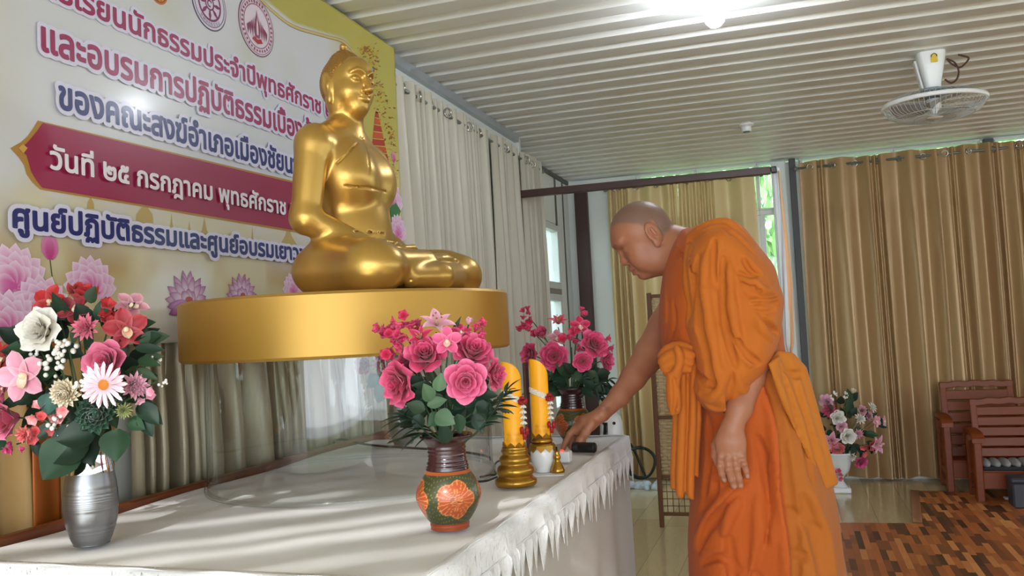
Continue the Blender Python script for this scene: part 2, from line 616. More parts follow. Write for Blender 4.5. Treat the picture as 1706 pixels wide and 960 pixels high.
struct(g.build('added_sun_slats', M_wood0, smooth=False))

# left wall (behind banner and curtains) and its recessed far end with a window
g = G()
g.box((XL - .06, (YN + 4.95) / 2, ZC / 2), (.12, 4.95 - YN, ZC - .004))
struct(g.build('wall_left', M_white, smooth=False))
g = G()
W0, W1 = 5.35, 6.28
def fz(py, px=930): return on(px, py, 0, XF)[2]
# far piece: sill wall, header, jambs round two stacked window lights
zs_t, zs_m0, zs_m1, zs_b = 1.93, 1.46, 1.41, .55
g.box((XF - .05, 5.78, zs_b / 2), (.10, 1.66, zs_b))
g.box((XF - .05, 5.78, (zs_t + ZC) / 2), (.10, 1.66, ZC - zs_t - .004))
g.box((XF - .05, (4.95 + W0) / 2, (zs_t + zs_b) / 2), (.10, W0 - 4.95, zs_t - zs_b))
g.box((XF - .05, (W1 + 6.6) / 2, (zs_t + zs_b) / 2), (.10, 6.6 - W1, zs_t - zs_b))
struct(g.build('wall_left_recess', M_white, smooth=False))
g = G(); g.box(((XL + XF) / 2 - .03, 4.94, ZC / 2), (.2, .03, ZC - .01))
struct(g.build('wall_left_return', M_white, smooth=False))

def pane_mat():
    m = bpy.data.materials.new('window_glass'); MATS['window_glass'] = m
    t = NT(m); t.n.remove(t.bsdf)
    tr = t.new('ShaderNodeBsdfTransparent'); tr.inputs[0].default_value = (.93, .97, .95, 1)
    gl = t.new('ShaderNodeBsdfGlossy'); gl.inputs['Roughness'].default_value = .02
    lw = t.new('ShaderNodeLayerWeight'); lw.inputs['Blend'].default_value = .5
    mx = t.new('ShaderNodeMixShader')
    t.link(t.math('MULTIPLY_ADD', t.math('POWER', lw.outputs['Facing'], 4.0), .6, .05), mx.inputs[0]); t.link(tr.outputs[0], mx.inputs[1]); t.link(gl.outputs[0], mx.inputs[2])
    t.link(mx.outputs[0], t.out.inputs['Surface'])
    return m
M_glass = pane_mat()

win = thing('window_1', None, None, (XF, 5.8, zs_b)); struct(win)
g = G()
def frame_rect(g, plane, a0, a1, z0, z1, t, d, axis):
    """rectangular frame of bars; axis 0: in plane x = plane (a = y); axis 1: in plane y = plane (a = x)"""
    def bx(ca, cz, sa, sz):
        if axis == 0: g.box((plane, ca, cz), (d, sa, sz), bev=.004)
        else: g.box((ca, plane, cz), (sa, d, sz), bev=.004)
    bx((a0 + a1) / 2, z0 + t / 2, a1 - a0, t); bx((a0 + a1) / 2, z1 - t / 2, a1 - a0, t)
    bx(a0 + t / 2, (z0 + z1) / 2, t, z1 - z0 - 2 * t); bx(a1 - t / 2, (z0 + z1) / 2, t, z1 - z0 - 2 * t)
frame_rect(g, XF - .03, W0, W1, zs_m1 + .04, zs_t, .05, .06, 0)
frame_rect(g, XF - .03, W0, W1, zs_b, zs_m0 - .05, .05, .06, 0)
for yy in (5.62, 5.86):
    g.box((XF - .03, yy, (zs_m0 + zs_t) / 2), (.03, .03, zs_t - zs_m0 - .06))
g.box((XF - .03, 5.80, (zs_b + zs_m1) / 2), (.03, .035, zs_m1 - zs_b - .1))
for zz in (1.6, 1.76):
    g.box((XF - .03, 5.6, zz), (.02, .4, .018))
g.build('window_frame', M_alu, win, False)
g = G(); g.box((XF - .03, (W0 + W1) / 2, (zs_m0 + zs_m1) / 2), (.05, W1 - W0, .06))
g.build('transom_rail', mat('grey_rail', (140, 134, 126), .5), win, False)
g = G(); g.box((XF - .045, (W0 + W1) / 2, (zs_t + zs_m0) / 2), (.004, W1 - W0 - .06, zs_t - zs_m0))
g.box((XF - .045, (W0 + W1) / 2, (zs_b + zs_m1) / 2), (.004, W1 - W0 - .06, zs_m1 - zs_b - .05))
g.build('pane', M_glass, win, False)

g = G(); g.box((XF + .006, 5.78, ZC - .02), (.02, 1.6, .03)); g.box((XF + .004, 6.2, 2.1), (.012, .02, .36))
g.box((XF + .004, 6.42, 1.3), (.008, .012, 2.0))
struct(g.build('trim_1', mat('dark_grey_strip', (84, 88, 86), .5), smooth=False))
# steel angle along the top of the left wall
a, b = on(654, 92, 2, ZC - .01), on(854, 222, 2, ZC - .01)
g = G(); g.bar((XL + .012, 2.2, ZC - .022), (XL + .012, 4.86, ZC - .022), .035, .04)
struct(g.build('trim_2', mat('galvanised_steel', (176, 184, 192), .35, .5, var=.1), smooth=False))

# corner column, dark brown steel
g = G(); g.box((-1.505, 6.57, 1.13), (.10, .05, 2.26), bev=.006)
struct(g.build('corner_column', M_brown, smooth=False))

# back wall: white boarding at the corner, then a row of windows in white frames
g = G()
g.box((-1.34, YB + .03, ZC / 2), (.60, .06, ZC - .01))
g.box((-1.25, YB - .004, 1.985), (.34, .012, .012))
struct(g.build('wall_back_boarding', M_white, smooth=False))
g = G()
g.box((2.0, YB + .04, .3), (6.2, .08, .6))
g.box((2.0, YB + .04, 2.3065), (6.2, .08, .006))
g.box((.115, YB + .03, 1.44), (.05, .07, 1.69)); g.box((.055, YB + .03, 1.44), (.07, .06, 1.69)); g.box((-1.09, YB + .03, 1.44), (.05, .07, 1.69))
g.box((1.34, YB + .03, 1.44), (.08, .06, 1.69))
struct(g.build('wall_back', M_white, smooth=False))
bays = [(-1.08, -.62), (-.62, -.18), (-.18, .02), (.11, .75), (.75, 1.3), (1.38, 2.0), (2.0, 2.7), (2.7, 3.4), (3.4, 4.2), (4.2, 5.0)]
for i, (x0, x1) in enumerate(bays):
    w = thing('window_%d' % (i + 2), None, None, ((x0 + x1) / 2, YB, .6)); struct(w)
    g = G()
    frame_rect(g, YB + .03, x0, x1, .6, 1.95, .035, .07, 1)
    frame_rect(g, YB + .03, x0, x1, 1.95, 2.304, .014, .07, 1)
    g.build('window_frame', M_alu, w, False)
    g = G(); g.box(((x0 + x1) / 2, YB + .03, 1.28), (x1 - x0 - .06, .004, 1.3)); g.box(((x0 + x1) / 2, YB + .03, 2.127), (x1 - x0 - .03, .004, .33))
    g.build('pane', M_glass, w, False)
g = G(); g.box((-.03, YB - .02, 1.15), (.10, .08, 2.28), bev=.004)
struct(g.build('trim_3', M_alu, smooth=False))
g = G(); g.box((.068, YB - .03, 1.15), (.045, .05, 2.3), bev=.003)
struct(g.build('trim_4', mat('dark_post', (70, 72, 74), .5), smooth=False))
g = G(); g.box((1.34, YB - .02, 1.15), (.06, .05, 2.3), bev=.003)
struct(g.build('trim_5', mat('dark_post', (70, 72, 74), .5), smooth=False))

# right wall with a long window, outside the frame: it lets the daylight and the sun in
g = G()
g.box((XR + .05, 1.5, .7), (.1, 10.2, 1.4)); g.box((XR + .05, 1.5, 2.22), (.1, 10.2, .18))
for yy in (-3.5, -.5, 1.6, 3.4, 5.0, 6.5): g.box((XR + .05, yy, 1.37), (.1, .14, 1.54))
struct(g.build('wall_right', mat('tan_wall', (190, 168, 136), .7), smooth=False))

# the tall green outside
def leaf_cloud(g, c, r, n, size, rng):
    for _ in range(n):
        d = rng.normal(size=3); d /= np.linalg.norm(d)
        p = np.asarray(c) + d * np.asarray(r) * rng.uniform(.55, 1.0)
        M = frame_from(rng.normal(size=3))
        s_ = size * rng.uniform(.6, 1.3)
        V = np.array([[0, -1, 0], [.38, 0, .12], [0, 1, 0], [-.38, 0, .12]]) * s_
        sh = rng.uniform(.7, 1.25)
        g.add(V @ M.T + p, [(0, 1, 2, 3)], col=np.array([.34, .60, .24]) * sh)
M_leafout = mat('tree_leaf', (150, 200, 110), .6, attr='tint')
M_bark = mat('bark', (92, 74, 58), .8, var=.2, vscale=20)
rng = np.random.RandomState(5)
for i, (c, r, lab) in enumerate([((-.95, 9.6, 1.9), (1.15, .9, 1.5), 'green leafy tree outside the back window beside the corner column'),
                                ((1.40, 9.9, 1.8), (1.2, .9, 1.7), 'green leafy tree outside behind the long tan curtains'),
                                ((-4.2, 7.6, 1.4), (.9, 1.5, 1.4), 'green leafy bush outside the side window by the corner column'),
                                ((4.1, 9.9, 1.8), (1.5, .9, 1.6), 'green leafy tree outside past the wooden armchairs')]):
    t = thing('tree', lab, 'tree', (c[0], c[1], 0), None)
    g = G(); leaf_cloud(g, c, r, 1500, .13, rng)
    g.build('foliage', M_leafout, t, False, attr=True)
    g = G(); g.tube(smooth_path([(c[0], c[1], 0), (c[0] + .05, c[1], .7), (c[0], c[1], c[2])], 8), np.linspace(.09, .04, 8), 8)
    g.build('trunk', M_bark, t)
g = G(); g.box((0, 12, -.12), (40, 40, .1))
struct(g.build('ground_outside', mat('outdoor_ground', (120, 128, 92), .9, var=.2, vscale=1), smooth=False, loc=(0, 0, -.2)))
# ================================================================== CURTAINS
def satin(name, col, rough=.36, metal=.3, var=.06, tr=0.0):
    m = mat(name, col, rough, metal, var=var, vscale=2.5, stretch=(6, 6, .6))
    t = NT(m)
    vec = t.coord(scale=(1, 1, 1)); 
    w = t.new('ShaderNodeTexNoise'); w.inputs['Scale'].default_value = 420; w.inputs['Detail'].default_value = 1
    t.link(vec, w.inputs['Vector'])
    t.bump(w.outputs['Fac'], .25, .001)
    if not tr: return m
    tl = t.new('ShaderNodeBsdfTranslucent'); tl.inputs['Color'].default_value = (*lin(col), 1)
    mx = t.new('ShaderNodeMixShader'); mx.inputs[0].default_value = tr
    t.link(t.bsdf.outputs[0], mx.inputs[1]); t.link(tl.outputs[0], mx.inputs[2]); t.link(mx.outputs[0], t.out.inputs['Surface'])
    return m
M_cur_grey = satin('grey_beige_curtain', (188, 182, 166), .42, .1)
M_cur_gold = satin('gold_beige_curtain', (216, 190, 142), .4, .15, tr=.12)
M_cur_tan = satin('tan_satin_curtain', (176, 142, 102), .34, .25, tr=.10)
M_cur_orange = satin('orange_brown_cloth', (168, 88, 24))
M_groove = mat('chrome_grommet', (190, 190, 186), .2, .9)

def fold_profile(L, rng, wide=(.07, .13), cluster=.35, amp=.034):
    s, d, sg = [0.0], [0.0], 1
    x = 0.0
    while x < L:
        if rng.rand() < cluster:
            for _ in range(rng.randint(3, 6)):
                x += rng.uniform(.016, .03); s.append(x); d.append(sg * amp * rng.uniform(.5, .9)); sg = -sg
        else:
            x += rng.uniform(*wide) * .5; s.append(x); d.append(sg * amp * rng.uniform(.7, 1.1)); sg = -sg
    return np.array(s) * L / s[-1], np.array(d)

def curtain(label, p0, p1, z0, z1, inward, material, seed, group=None, cluster=.35, amp=.034, wide=(.07, .13), rings=True, grow=0.0):
    """hanging panel from plan point p0 to p1; inward = unit vector into the room"""
    rng = np.random.RandomState(seed)
    p0 = np.array([*p0, 0.]); p1 = np.array([*p1, 0.]); L = np.linalg.norm(p1 - p0); u = (p1 - p0) / L
    inw = np.array([*inward, 0.])
    s, d = fold_profile(L, rng, wide, cluster, amp)
    n = int(L / .006) + 2
    ss = np.linspace(0, L, n)
    k = np.clip(np.searchsorted(s, ss) - 1, 0, len(s) - 2)
    f = (ss - s[k]) / (s[k + 1] - s[k] + 1e-9); f = np.clip(f, 0, 1); f = .5 - .5 * np.cos(PI * f)
    dd = d[k] * (1 - f) + d[k + 1] * f
    zs = np.concatenate([np.linspace(z1, z1 - .12, 5)[:-1], np.linspace(z1 - .12, z0, 22)])
    P = []
    ph = rng.uniform(0, 6, 4)
    for z in zs:
        t = (z1 - z) / (z1 - z0)
        a = .55 + .5 * min(1, t * 3) + grow * min(1, max(0, (1.13 - z) / .2))
        sway = .012 * np.sin(ss * 9 + ph[0] + t * 2.5) * t + .008 * np.sin(ss * 23 + ph[1] - 3 * t) * t
        lat = .014 * t * np.sin(ss * 6 + ph[2] + 1.5 * t)
        zz = z + (.006 * np.sin(ss * 15 + ph[3]) if z == zs[-1] else 0) + (-.006 * np.cos(ss / .08) if z == zs[0] else 0)
        P.append(p0 + u * (ss + lat)[:, None] + inw * (dd * a + sway)[:, None] + np.stack([0 * ss, 0 * ss, zz + 0 * ss], 1))
    t_ = thing('curtain', label, 'curtain', (*(p0 + p1)[:2] / 2, z0), group)
    g = G(); g.grid(np.array(P))
    g.build('fabric', material, t_, True)
    if rings:
        q = .075
        while q < L - .03:
            j = int(q / L * (n - 1))
            g = G()
            c = P[2][j] + inw * .004; c[2] = z1 - .045
            tang = P[2][min(j + 2, n - 1)] - P[2][max(j - 2, 0)]; tang[2] = 0
            nn = np.cross(tang, (0, 0, 1.)); nn /= np.linalg.norm(nn) + 1e-9
            Mx = frame_from(nn)
            prof = [(.017, -.004), (.024, -.003), (.024, .003), (.017, .004), (.017, -.004)]
            g2 = G(); g2.lathe(prof, 16, cap0=False, cap1=False)
            g.merge(g2, Mx, c)
            g.build('grommet', M_groove, t_)
            q += .15
    return t_

def rod(label, p, q, r=.009):
    t = thing('curtain_rod', label, 'curtain rod', p)
    g = G(); g.tube([p, q], r, 10); g.build('pole', M_grey, t)
    for e in (p, q):
        g = G(); g.ball(e, r * 1.9, 10, 6); g.build('finial', M_grey, t)
    return t

zt = 2.20
xc = XL + .055
xd = XL + .032
curtain('golden beige curtain behind the silver vase below the printed banner', (xd, .45), (xd, 1.64), .03, 2.2, (1, 0), mat('gold_cloth', (190, 152, 92), .6, var=.06, vscale=3), 11, cluster=.1, wide=(.2, .3), rings=False, amp=.018, grow=.6)
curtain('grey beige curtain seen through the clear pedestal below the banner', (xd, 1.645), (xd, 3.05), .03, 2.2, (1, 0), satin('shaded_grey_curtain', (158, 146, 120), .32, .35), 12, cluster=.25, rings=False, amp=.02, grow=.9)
curtain('pale grey pleated curtain directly beside the banner edge', (xc, 3.10), (xc, 4.22), .03, zt, (1, 0), M_cur_grey, 13, cluster=.3, amp=.04)
curtain('pale grey curtain panel between the pleated curtain and the corner window', (xc, 4.26), (xc, 4.72), .03, zt, (1, 0), M_cur_grey, 14, cluster=.2, amp=.035)
curtain('bunched pale curtain drawn open beside the corner window', (xc, 4.78), (xc, 5.18), .03, zt, (1, 0), M_cur_grey, 15, cluster=.8, amp=.045)
rod('grey curtain rod along the left wall above the pale curtains', (xc, 2.9, zt - .045), (xc, 5.25, zt - .045))
g = G()
ys_ = np.linspace(1.325, 1.40, 12)
P = [[(xd + .045 + .006 * math.sin((y - 1.325) * 60 + z), y, z) for y in ys_] for z in np.linspace(1.2, .05, 14)]
g.grid(P)
o = g.build('hanging_cloth', M_cur_orange, solid=.003)
tag(o, 'deep orange brown cloth strip hanging on the beige curtain behind the silver vase', 'cloth')

yc = YB - .085
zt2 = 2.262
curtain('gold beige curtain beside the white corner boarding behind the person\'s head', (-1.285, yc), (-.755, yc), .02, 2.245, (0, -1), M_cur_gold, 21, cluster=.4, amp=.045, wide=(.11, .2))
curtain('gold beige curtain beside the open window behind the person\'s shoulder', (-.75, yc), (-.20, yc), .02, 2.245, (0, -1), M_cur_gold, 22, cluster=.25, amp=.045, wide=(.12, .22))
curtain('tan satin curtain beside the dark window post behind the person\'s back', (.115, yc), (.575, yc), .02, zt2, (0, -1), M_cur_tan, 23, cluster=.3, amp=.04, wide=(.12, .24))
curtain('tan satin curtain behind the white urn of flowers', (.555, yc), (1.008, yc), .02, zt2, (0, -1), M_cur_tan, 34, cluster=.3, amp=.04, wide=(.12, .24))
curtain('tan satin curtain behind the farther wooden armchair', (.985, yc), (1.556, yc), .02, zt2, (0, -1), M_cur_tan, 25, cluster=.3, amp=.04, wide=(.12, .24))
curtain('tan satin curtain at the right border behind the nearer armchair', (1.548, yc), (2.3, yc), .02, zt2, (0, -1), M_cur_tan, 26, cluster=.3, amp=.04, wide=(.12, .24))
rod('grey curtain rod of the back left window behind the person\'s head', (-1.30, yc, 2.2), (-.15, yc, 2.2))
rod('grey curtain rod of the tan curtains on the back wall', (.09, yc, zt2 - .045), (2.4, yc, zt2 - .045))

# brown steel tube across the room's corner and the slim white post that carries its free end
BY = 4.71
pL, pR = at(848, 326, BY), at(1284, 284, BY)
t = thing('steel_tube', 'dark brown steel tube crossing from the left curtains to the slim white post', 'steel bar', pL)
g = G(); g.bar((XL + .0, BY, pL[2]), (pR[0], BY, pR[2]), .04, .04, bev=.003); g.build('tube', M_brown, t, False)
g = G(); g.bar((pR[0], BY, pR[2]), (pR[0] + .03, BY, pR[2] + .002), .034, .034, bev=.004); g.build('end_cap', M_dark, t, False)
xp = pR[0] + .028
t = thing('support_post', 'slim white metal post standing behind the person\'s back under the end of the brown tube', 'post', (xp, BY + .045, 0))
hp_ = pR[2] + .018
g = G(); g.box((xp, BY + .045, hp_ / 2), (.036, .036, hp_), bev=.003); g.build('upright', M_alu, t, False)
g = G(); g.box((xp, BY + .045, .006), (.12, .12, .012), bev=.003); g.build('foot_plate', M_alu, t, False)
# white and orange flag tied to the post
t = thing('flag', 'white cloth flag with a pale orange band hung on the slim white post', 'flag', (xp + .02, BY + .03, .8))
wpx = [(285, 1294, 1298), (330, 1297, 1304), (400, 1301, 1313), (470, 1305, 1320), (530, 1308, 1322), (570, 1310, 1323), (588, 1313, 1319)]
P = []; Cc = []
for py, xa, xb in wpx:
    A, B = at(xa, py, BY + .02), at(xb, py, BY + .02)
    row = []
    for k in range(9):
        f = k / 8
        q = A * (1 - f) + B * f; q[1] += .012 * math.sin(f * 7 + py * .02)
        row.append(q)
        Cc.append(lin((236, 236, 244)) if f < .5 else lin((246, 196, 150)))
    P.append(row)
g = G(); g.grid(np.array(P), col=np.array(Cc))
g.build('flag_cloth', mat('flag_cloth', (240, 230, 225), .7, attr='tint'), t, attr=True, solid=.002)

# ================================================================== BANNER
BX = -1.432
def bp(px, py, k=0):
    p = on(px, py, 0, BX); p[0] = BX + .0008 * k
    return p
BY0, BY1, BZ0, BZ1 = .42, 3.095, 1.165, 2.295
banner = thing('banner', 'large printed vinyl banner with Thai lettering and lotus flowers on the left wall', 'banner', (BX, (BY0 + BY1) / 2, BZ0))
M_vinyl = mat('printed_vinyl', (200, 200, 190), .34, attr='tint', bump=.35, bscale=9, coat=.25)
def vnoise(x, y, seed=0):
    """smooth value noise"""
    r = np.random.RandomState(seed).rand(64, 64)
    xi, yi = np.floor(x).astype(int), np.floor(y).astype(int)
    fx, fy = x - xi, y - yi
    fx = fx * fx * (3 - 2 * fx); fy = fy * fy * (3 - 2 * fy)
    a, b = r[xi % 64, yi % 64], r[(xi + 1) % 64, yi % 64]
    c, d = r[xi % 64, (yi + 1) % 64], r[(xi + 1) % 64, (yi + 1) % 64]
    return (a * (1 - fx) + b * fx) * (1 - fy) + (c * (1 - fx) + d * fx) * fy
ny, nz = 300, 130
Yg, Zg = np.meshgrid(np.linspace(BY0, BY1, ny), np.linspace(BZ1, BZ0, nz))
nA = vnoise(Yg * 4, Zg * 4, 1) * .6 + vnoise(Yg * 9, Zg * 9, 2) * .4
nB = vnoise(Yg * 3 + 9, Zg * 3, 3) * .5 + vnoise(Yg * 8, Zg * 8, 4) * .3 + vnoise(Yg * 17, Zg * 17, 5) * .2
def L_(c): return np.array(lin(c))
white = L_((206, 208, 214)); olive = L_((196, 190, 146)); gold = L_((176, 140, 66)); ygreen = L_((178, 168, 62)); cream = L_((214, 208, 176))
c = np.zeros((nz, ny, 3)) + white
def blend(c, col, w): 
    w = np.clip(w, 0, 1)[..., None]; return c * (1 - w) + col * w
c = blend(c, olive, (1.35 - Yg) / .35 + (nA - .5) * .8)
c = blend(c, L_((178, 176, 110)), (1.28 - Yg) / .3 * np.clip(1 - abs(Zg - 1.62) / .3, 0, 1) + (nA - .6))
c = blend(c, gold, (1.47 - Zg) / .16 + (nB - .5) * 1.6)
c = blend(c, cream, np.clip((nB - .5) * 5, 0, 1) * np.clip((1.55 - Zg) / .1, 0, 1) * .85)
c = blend(c, L_((224, 224, 222)), np.clip((nA - .55) * 5, 0, 1) * np.clip((1.40 - Zg) / .08, 0, 1) * np.clip((Yg - 1.5) / .3, 0, 1))
# curved yellow green border at the upper right
Pc = [on(x, y, 0, BX) for x, y in ((400, -30), (440, 2), (490, 42), (540, 58), (575, 66), (600, 92), (622, 130), (640, 170))]
cy_ = np.array([p[1] for p in Pc]); cz_ = np.array([p[2] for p in Pc])
zb = np.interp(Yg, cy_, cz_)
c = blend(c, ygreen, np.clip((Zg - zb) / .012, 0, 1) * np.clip((Yg - cy_[0]) / .02, 0, 1) * .95)
c = blend(c, L_((186, 176, 84)), np.clip((Yg - 2.55) / .2, 0, 1) * np.clip((Zg - 1.5) / .2, 0, 1))
c = blend(c, L_((214, 198, 120)), np.clip((Yg - 2.72) / .2, 0, 1) * np.clip((1.95 - Zg) / .2, 0, 1))
g = G(); g.grid(np.stack([np.full_like(Yg, BX), Yg, Zg], -1), col=c.reshape(-1, 3))
g.build('vinyl_sheet', M_vinyl, banner, attr=True, solid=.0012)
# ribbon line of the border
g = G()
rib = smooth_path([on(x, y, 0, BX) + np.array([.0016, 0, 0]) for x, y in ((425, -10), (455, 20), (490, 45), (540, 60), (572, 70), (592, 92), (610, 120))], 40)
g.tube(rib, .006, 6, flat=.25, upv=(1, 0, 0)); g.build('border_ribbon', mat('print_ribbon', (196, 176, 120), .4), banner)

LAYER = [0]
def nudge():
    LAYER[0] = (LAYER[0] + 1) % 97
    return LAYER[0] * 7e-6
def flat_poly(g, pts, col, k):
    """filled outline on the banner; pts are (y, z)"""
    pts = np.asarray(pts, float)
    V = np.column_stack([np.full(len(pts), BX + .0008 * k + nudge()), pts])
    cen = V.mean(0)
    V = np.vstack([cen, V]); n = len(pts)
    g.add(V, [(0, 1 + i, 1 + (i + 1) % n) for i in range(n)], col=col)
def px_poly(g, pix, col, k, dense=0):
    q = [bp(x, y)[1:] for x, y in pix]
    if dense: q = smooth_path(np.array(q), dense)
    flat_poly(g, q, col, k)

# maroon date band with its golden edge
M_print = mat('printed_ink', (255, 255, 255), .36, attr='tint', coat=.2)
ROOTD = [(612, 334), (612, 402)]
g = G()
outer = [(62, 201), (54, 214), (45, 227), (34, 237), (16, 247), (30, 262), (39, 275), (43, 290), (53, 304), (66, 316)]
inner = [(70, 205), (60, 219), (50, 231), (42, 240), (30, 247), (43, 259), (47, 273), (51, 287), (59, 300), (69, 313)]
def band(g, left, top_r, bot_r, col, k):
    pts = [bp(*p)[1:] for p in left] + [bp(*bot_r)[1:], bp(*top_r)[1:]]
    flat_poly(g, pts, col, k)
band(g, outer, (612, 331), (612, 408), lin((176, 130, 56)), 2)
g.build('band_edge', M_print, banner, attr=True)
g = G(); band(g, inner, (609, 334), (609, 404), lin((150, 26, 74)), 3)
g.build('date_band', M_print, banner, attr=True)
g = G(); px_poly(g, [(44, 247), (36, 240), (29, 247), (37, 256)], lin((206, 160, 80)), 4); g.build('band_ornament', M_print, banner, attr=True)

# lettering
def text_mesh(s):
    cu = bpy.data.curves.new('letters', 'FONT'); cu.body = s; cu.size = 1; cu.resolution_u = 4
    o = bpy.data.objects.new('letters', cu); COL.objects.link(o)
    bpy.context.view_layer.update()
    me = bpy.data.meshes.new_from_object(o.evaluated_get(bpy.context.evaluated_depsgraph_get()))
    V = np.array([v.co for v in me.vertices]).reshape(-1, 3)
    F = []
    for p in me.polygons:
        if p.area < 1e-7: continue
        F.append(tuple(p.vertices) if p.normal.z > 0 else tuple(p.vertices)[::-1])
    bpy.data.objects.remove(o); bpy.data.curves.remove(cu); bpy.data.meshes.remove(me)
    return V, F
def text_x(s): return text_mesh(s)[0][:, 0].max()
NO_H = text_mesh('น')[0][:, 1].max()
def contours(s):
    """outlines of the letters as closed point lists"""
    cu = bpy.data.curves.new('letters', 'FONT'); cu.body = s; cu.size = 1
    o = bpy.data.objects.new('letters', cu); COL.objects.link(o)
    bpy.context.view_layer.update()
    c = o.to_curve(bpy.context.evaluated_depsgraph_get())
    out = []
    for sp in c.splines:
        bp_ = sp.bezier_points; n = len(bp_); pts = []
        for i in range(n):
            p, q = bp_[i], bp_[(i + 1) % n]
            P0, P1, P2, P3 = (np.array(v[:2]) for v in (p.co, p.handle_right, q.handle_left, q.co))
            for t in np.linspace(0, 1, 6)[:-1]:
                pts.append((1 - t) ** 3 * P0 + 3 * (1 - t) ** 2 * t * P1 + 3 * (1 - t) * t * t * P2 + t ** 3 * P3)
        if len(pts) > 2: out.append(np.array(pts))
    o.to_curve_clear(); bpy.data.objects.remove(o); bpy.data.curves.remove(cu)
    return out
def fat_letters(s, bold, e=.016):
    """filled letters thickened by 'bold' (em): polygons in the text plane"""
    cs = contours(s)
    A = np.concatenate(cs); Bn = np.concatenate([np.roll(c, -1, 0) for c in cs])
    lo = A.min(0) - bold - 2 * e; hi = A.max(0) + bold + 2 * e
    xs = np.arange(lo[0], hi[0], e); ys = np.arange(lo[1], hi[1], e)
    f = np.full((len(xs), len(ys)), -1.0)
    for i0 in range(0, len(xs), 24):
        xx = xs[i0:i0 + 24]
        m = (np.maximum(A[:, 0], Bn[:, 0]) > xx[0] - bold - .05) & (np.minimum(A[:, 0], Bn[:, 0]) < xx[-1] + bold + .05)
        if not m.any(): continue
        a, b = A[m], Bn[m]
        X, Y = np.meshgrid(xx, ys, indexing='ij'); X = X[..., None]; Y = Y[..., None]
        ex, ey = (b - a).T
        t = np.clip(((X - a[:, 0]) * ex + (Y - a[:, 1]) * ey) / (ex * ex + ey * ey + 1e-12), 0, 1)
        d = np.sqrt(((X - a[:, 0] - t * ex) ** 2 + (Y - a[:, 1] - t * ey) ** 2).min(-1))
        # winding number with vertical rays
        up_ = (a[:, 0] <= X) & (b[:, 0] > X); dn = (a[:, 0] > X) & (b[:, 0] <= X)
        yc_ = a[:, 1] + (X - a[:, 0]) / np.where(ex == 0, 1e-12, ex) * ey
        w = ((up_ & (yc_ > Y)).astype(int) - (dn & (yc_ > Y)).astype(int)).sum(-1)
        f[i0:i0 + 24] = np.where(w != 0, bold + d, bold - d)
    V = []; F = []
    S = f > 0
    full = S[:-1, :-1] & S[1:, :-1] & S[1:, 1:] & S[:-1, 1:]
    any_ = S[:-1, :-1] | S[1:, :-1] | S[1:, 1:] | S[:-1, 1:]
    for i in range(full.shape[0]):
        j = 0; col_ = full[i]
        while j < len(col_):
            if col_[j]:
                k = j
                while k < len(col_) and col_[k]: k += 1
                n = len(V); V += [(xs[i], ys[j]), (xs[i + 1], ys[j]), (xs[i + 1], ys[k]), (xs[i], ys[k])]; F.append((n, n + 1, n + 2, n + 3)); j = k
            else: j += 1
    for i, j in np.argwhere(any_ & ~full):
        q = ((i, j), (i + 1, j), (i + 1, j + 1), (i, j + 1)); pts = []
        for k in range(4):
            (p, r), (p2, r2) = q[k], q[(k + 1) % 4]
            v, v2 = f[p, r], f[p2, r2]
            if v > 0: pts.append((xs[p], ys[r]))
            if (v > 0) != (v2 > 0):
                t = v / (v - v2); pts.append((xs[p] + (xs[p2] - xs[p]) * t, ys[r] + (ys[r2] - ys[r]) * t))
        if len(pts) > 2:
            n = len(V); V += pts; F.append(tuple(range(n, n + len(pts))))
    return np.array(V), F
def lettering(s, i0, p0, i1, p1, hpx, col, edge, k, bold, rim):
    """s placed so that letter i0 begins at pixel p0 and letter i1-1 ends at p1; hpx = (x, ytop, ybottom) of one consonant"""
    V, F = text_mesh(s)
    x0 = text_x(s[:i0]) + .03 if i0 else V[:, 0].min()
    x1 = text_x(s[:i1])
    A, B = bp(*p0)[1:], bp(*p1)[1:]
    u = (B - A) / (x1 - x0)
    hh = (bp(hpx[0], hpx[1])[2] - bp(hpx[0], hpx[2])[2]) / NO_H
    em = .5 * (abs(u[0]) + hh)
    def put(V, kk):
        q = A + np.outer(V[:, 0] - x0, u) + np.outer(V[:, 1], [0, hh])
        return np.column_stack([np.full(len(q), BX + .0008 * kk), q])
    if rim:
        V, F = fat_letters(s, rim / em, .022)
        g = G(); g.add(put(V, k), F, col=lin(edge)); g.build('lettering_rim', M_print, banner, False, attr=True)
    V, F = fat_letters(s, bold / em)
    g = G(); g.add(put(V, k + 1), F, col=lin(col)); g.build('lettering', M_print, banner, False, attr=True)
MAR, NAVY, WHT, LIL = (150, 24, 84), (28, 36, 108), (232, 226, 236), (214, 212, 236)
s1 = 'การเรียนนักธรรมประจำปีพุทธศักราช ๒๕'
lettering(s1, 8, (208, 50), 32, (533, 190), (262, 46, 72), MAR, LIL, 4, .0022, .010)
lettering('และอบรมการปฏิบัติธรรมเบื้องต้น', 0, (67, 84), 21, (449, 214), (193, 92, 126), MAR, LIL, 6, .0026, .0115)
lettering('ของคณะสงฆ์อำเภอเมืองชัยนาท', 0, (95, 180), 20, (441, 277), (105, 146, 181), NAVY, LIL, 8, .0026, .0115)
lettering('วันที่ ๒๕ กรกฎาคม พุทธศักราช ๒๕', 0, (79, 281), 28, (472, 358), (85, 254, 282), WHT, WHT, 10, .0018, 0)
lettering('ศูนย์ปฏิบัติธรรมและศูนย์อบรมเยาวชน', 0, (16, 379), 34, (517, 437), (25, 349, 379), NAVY, LIL, 12, .0026, .0115)

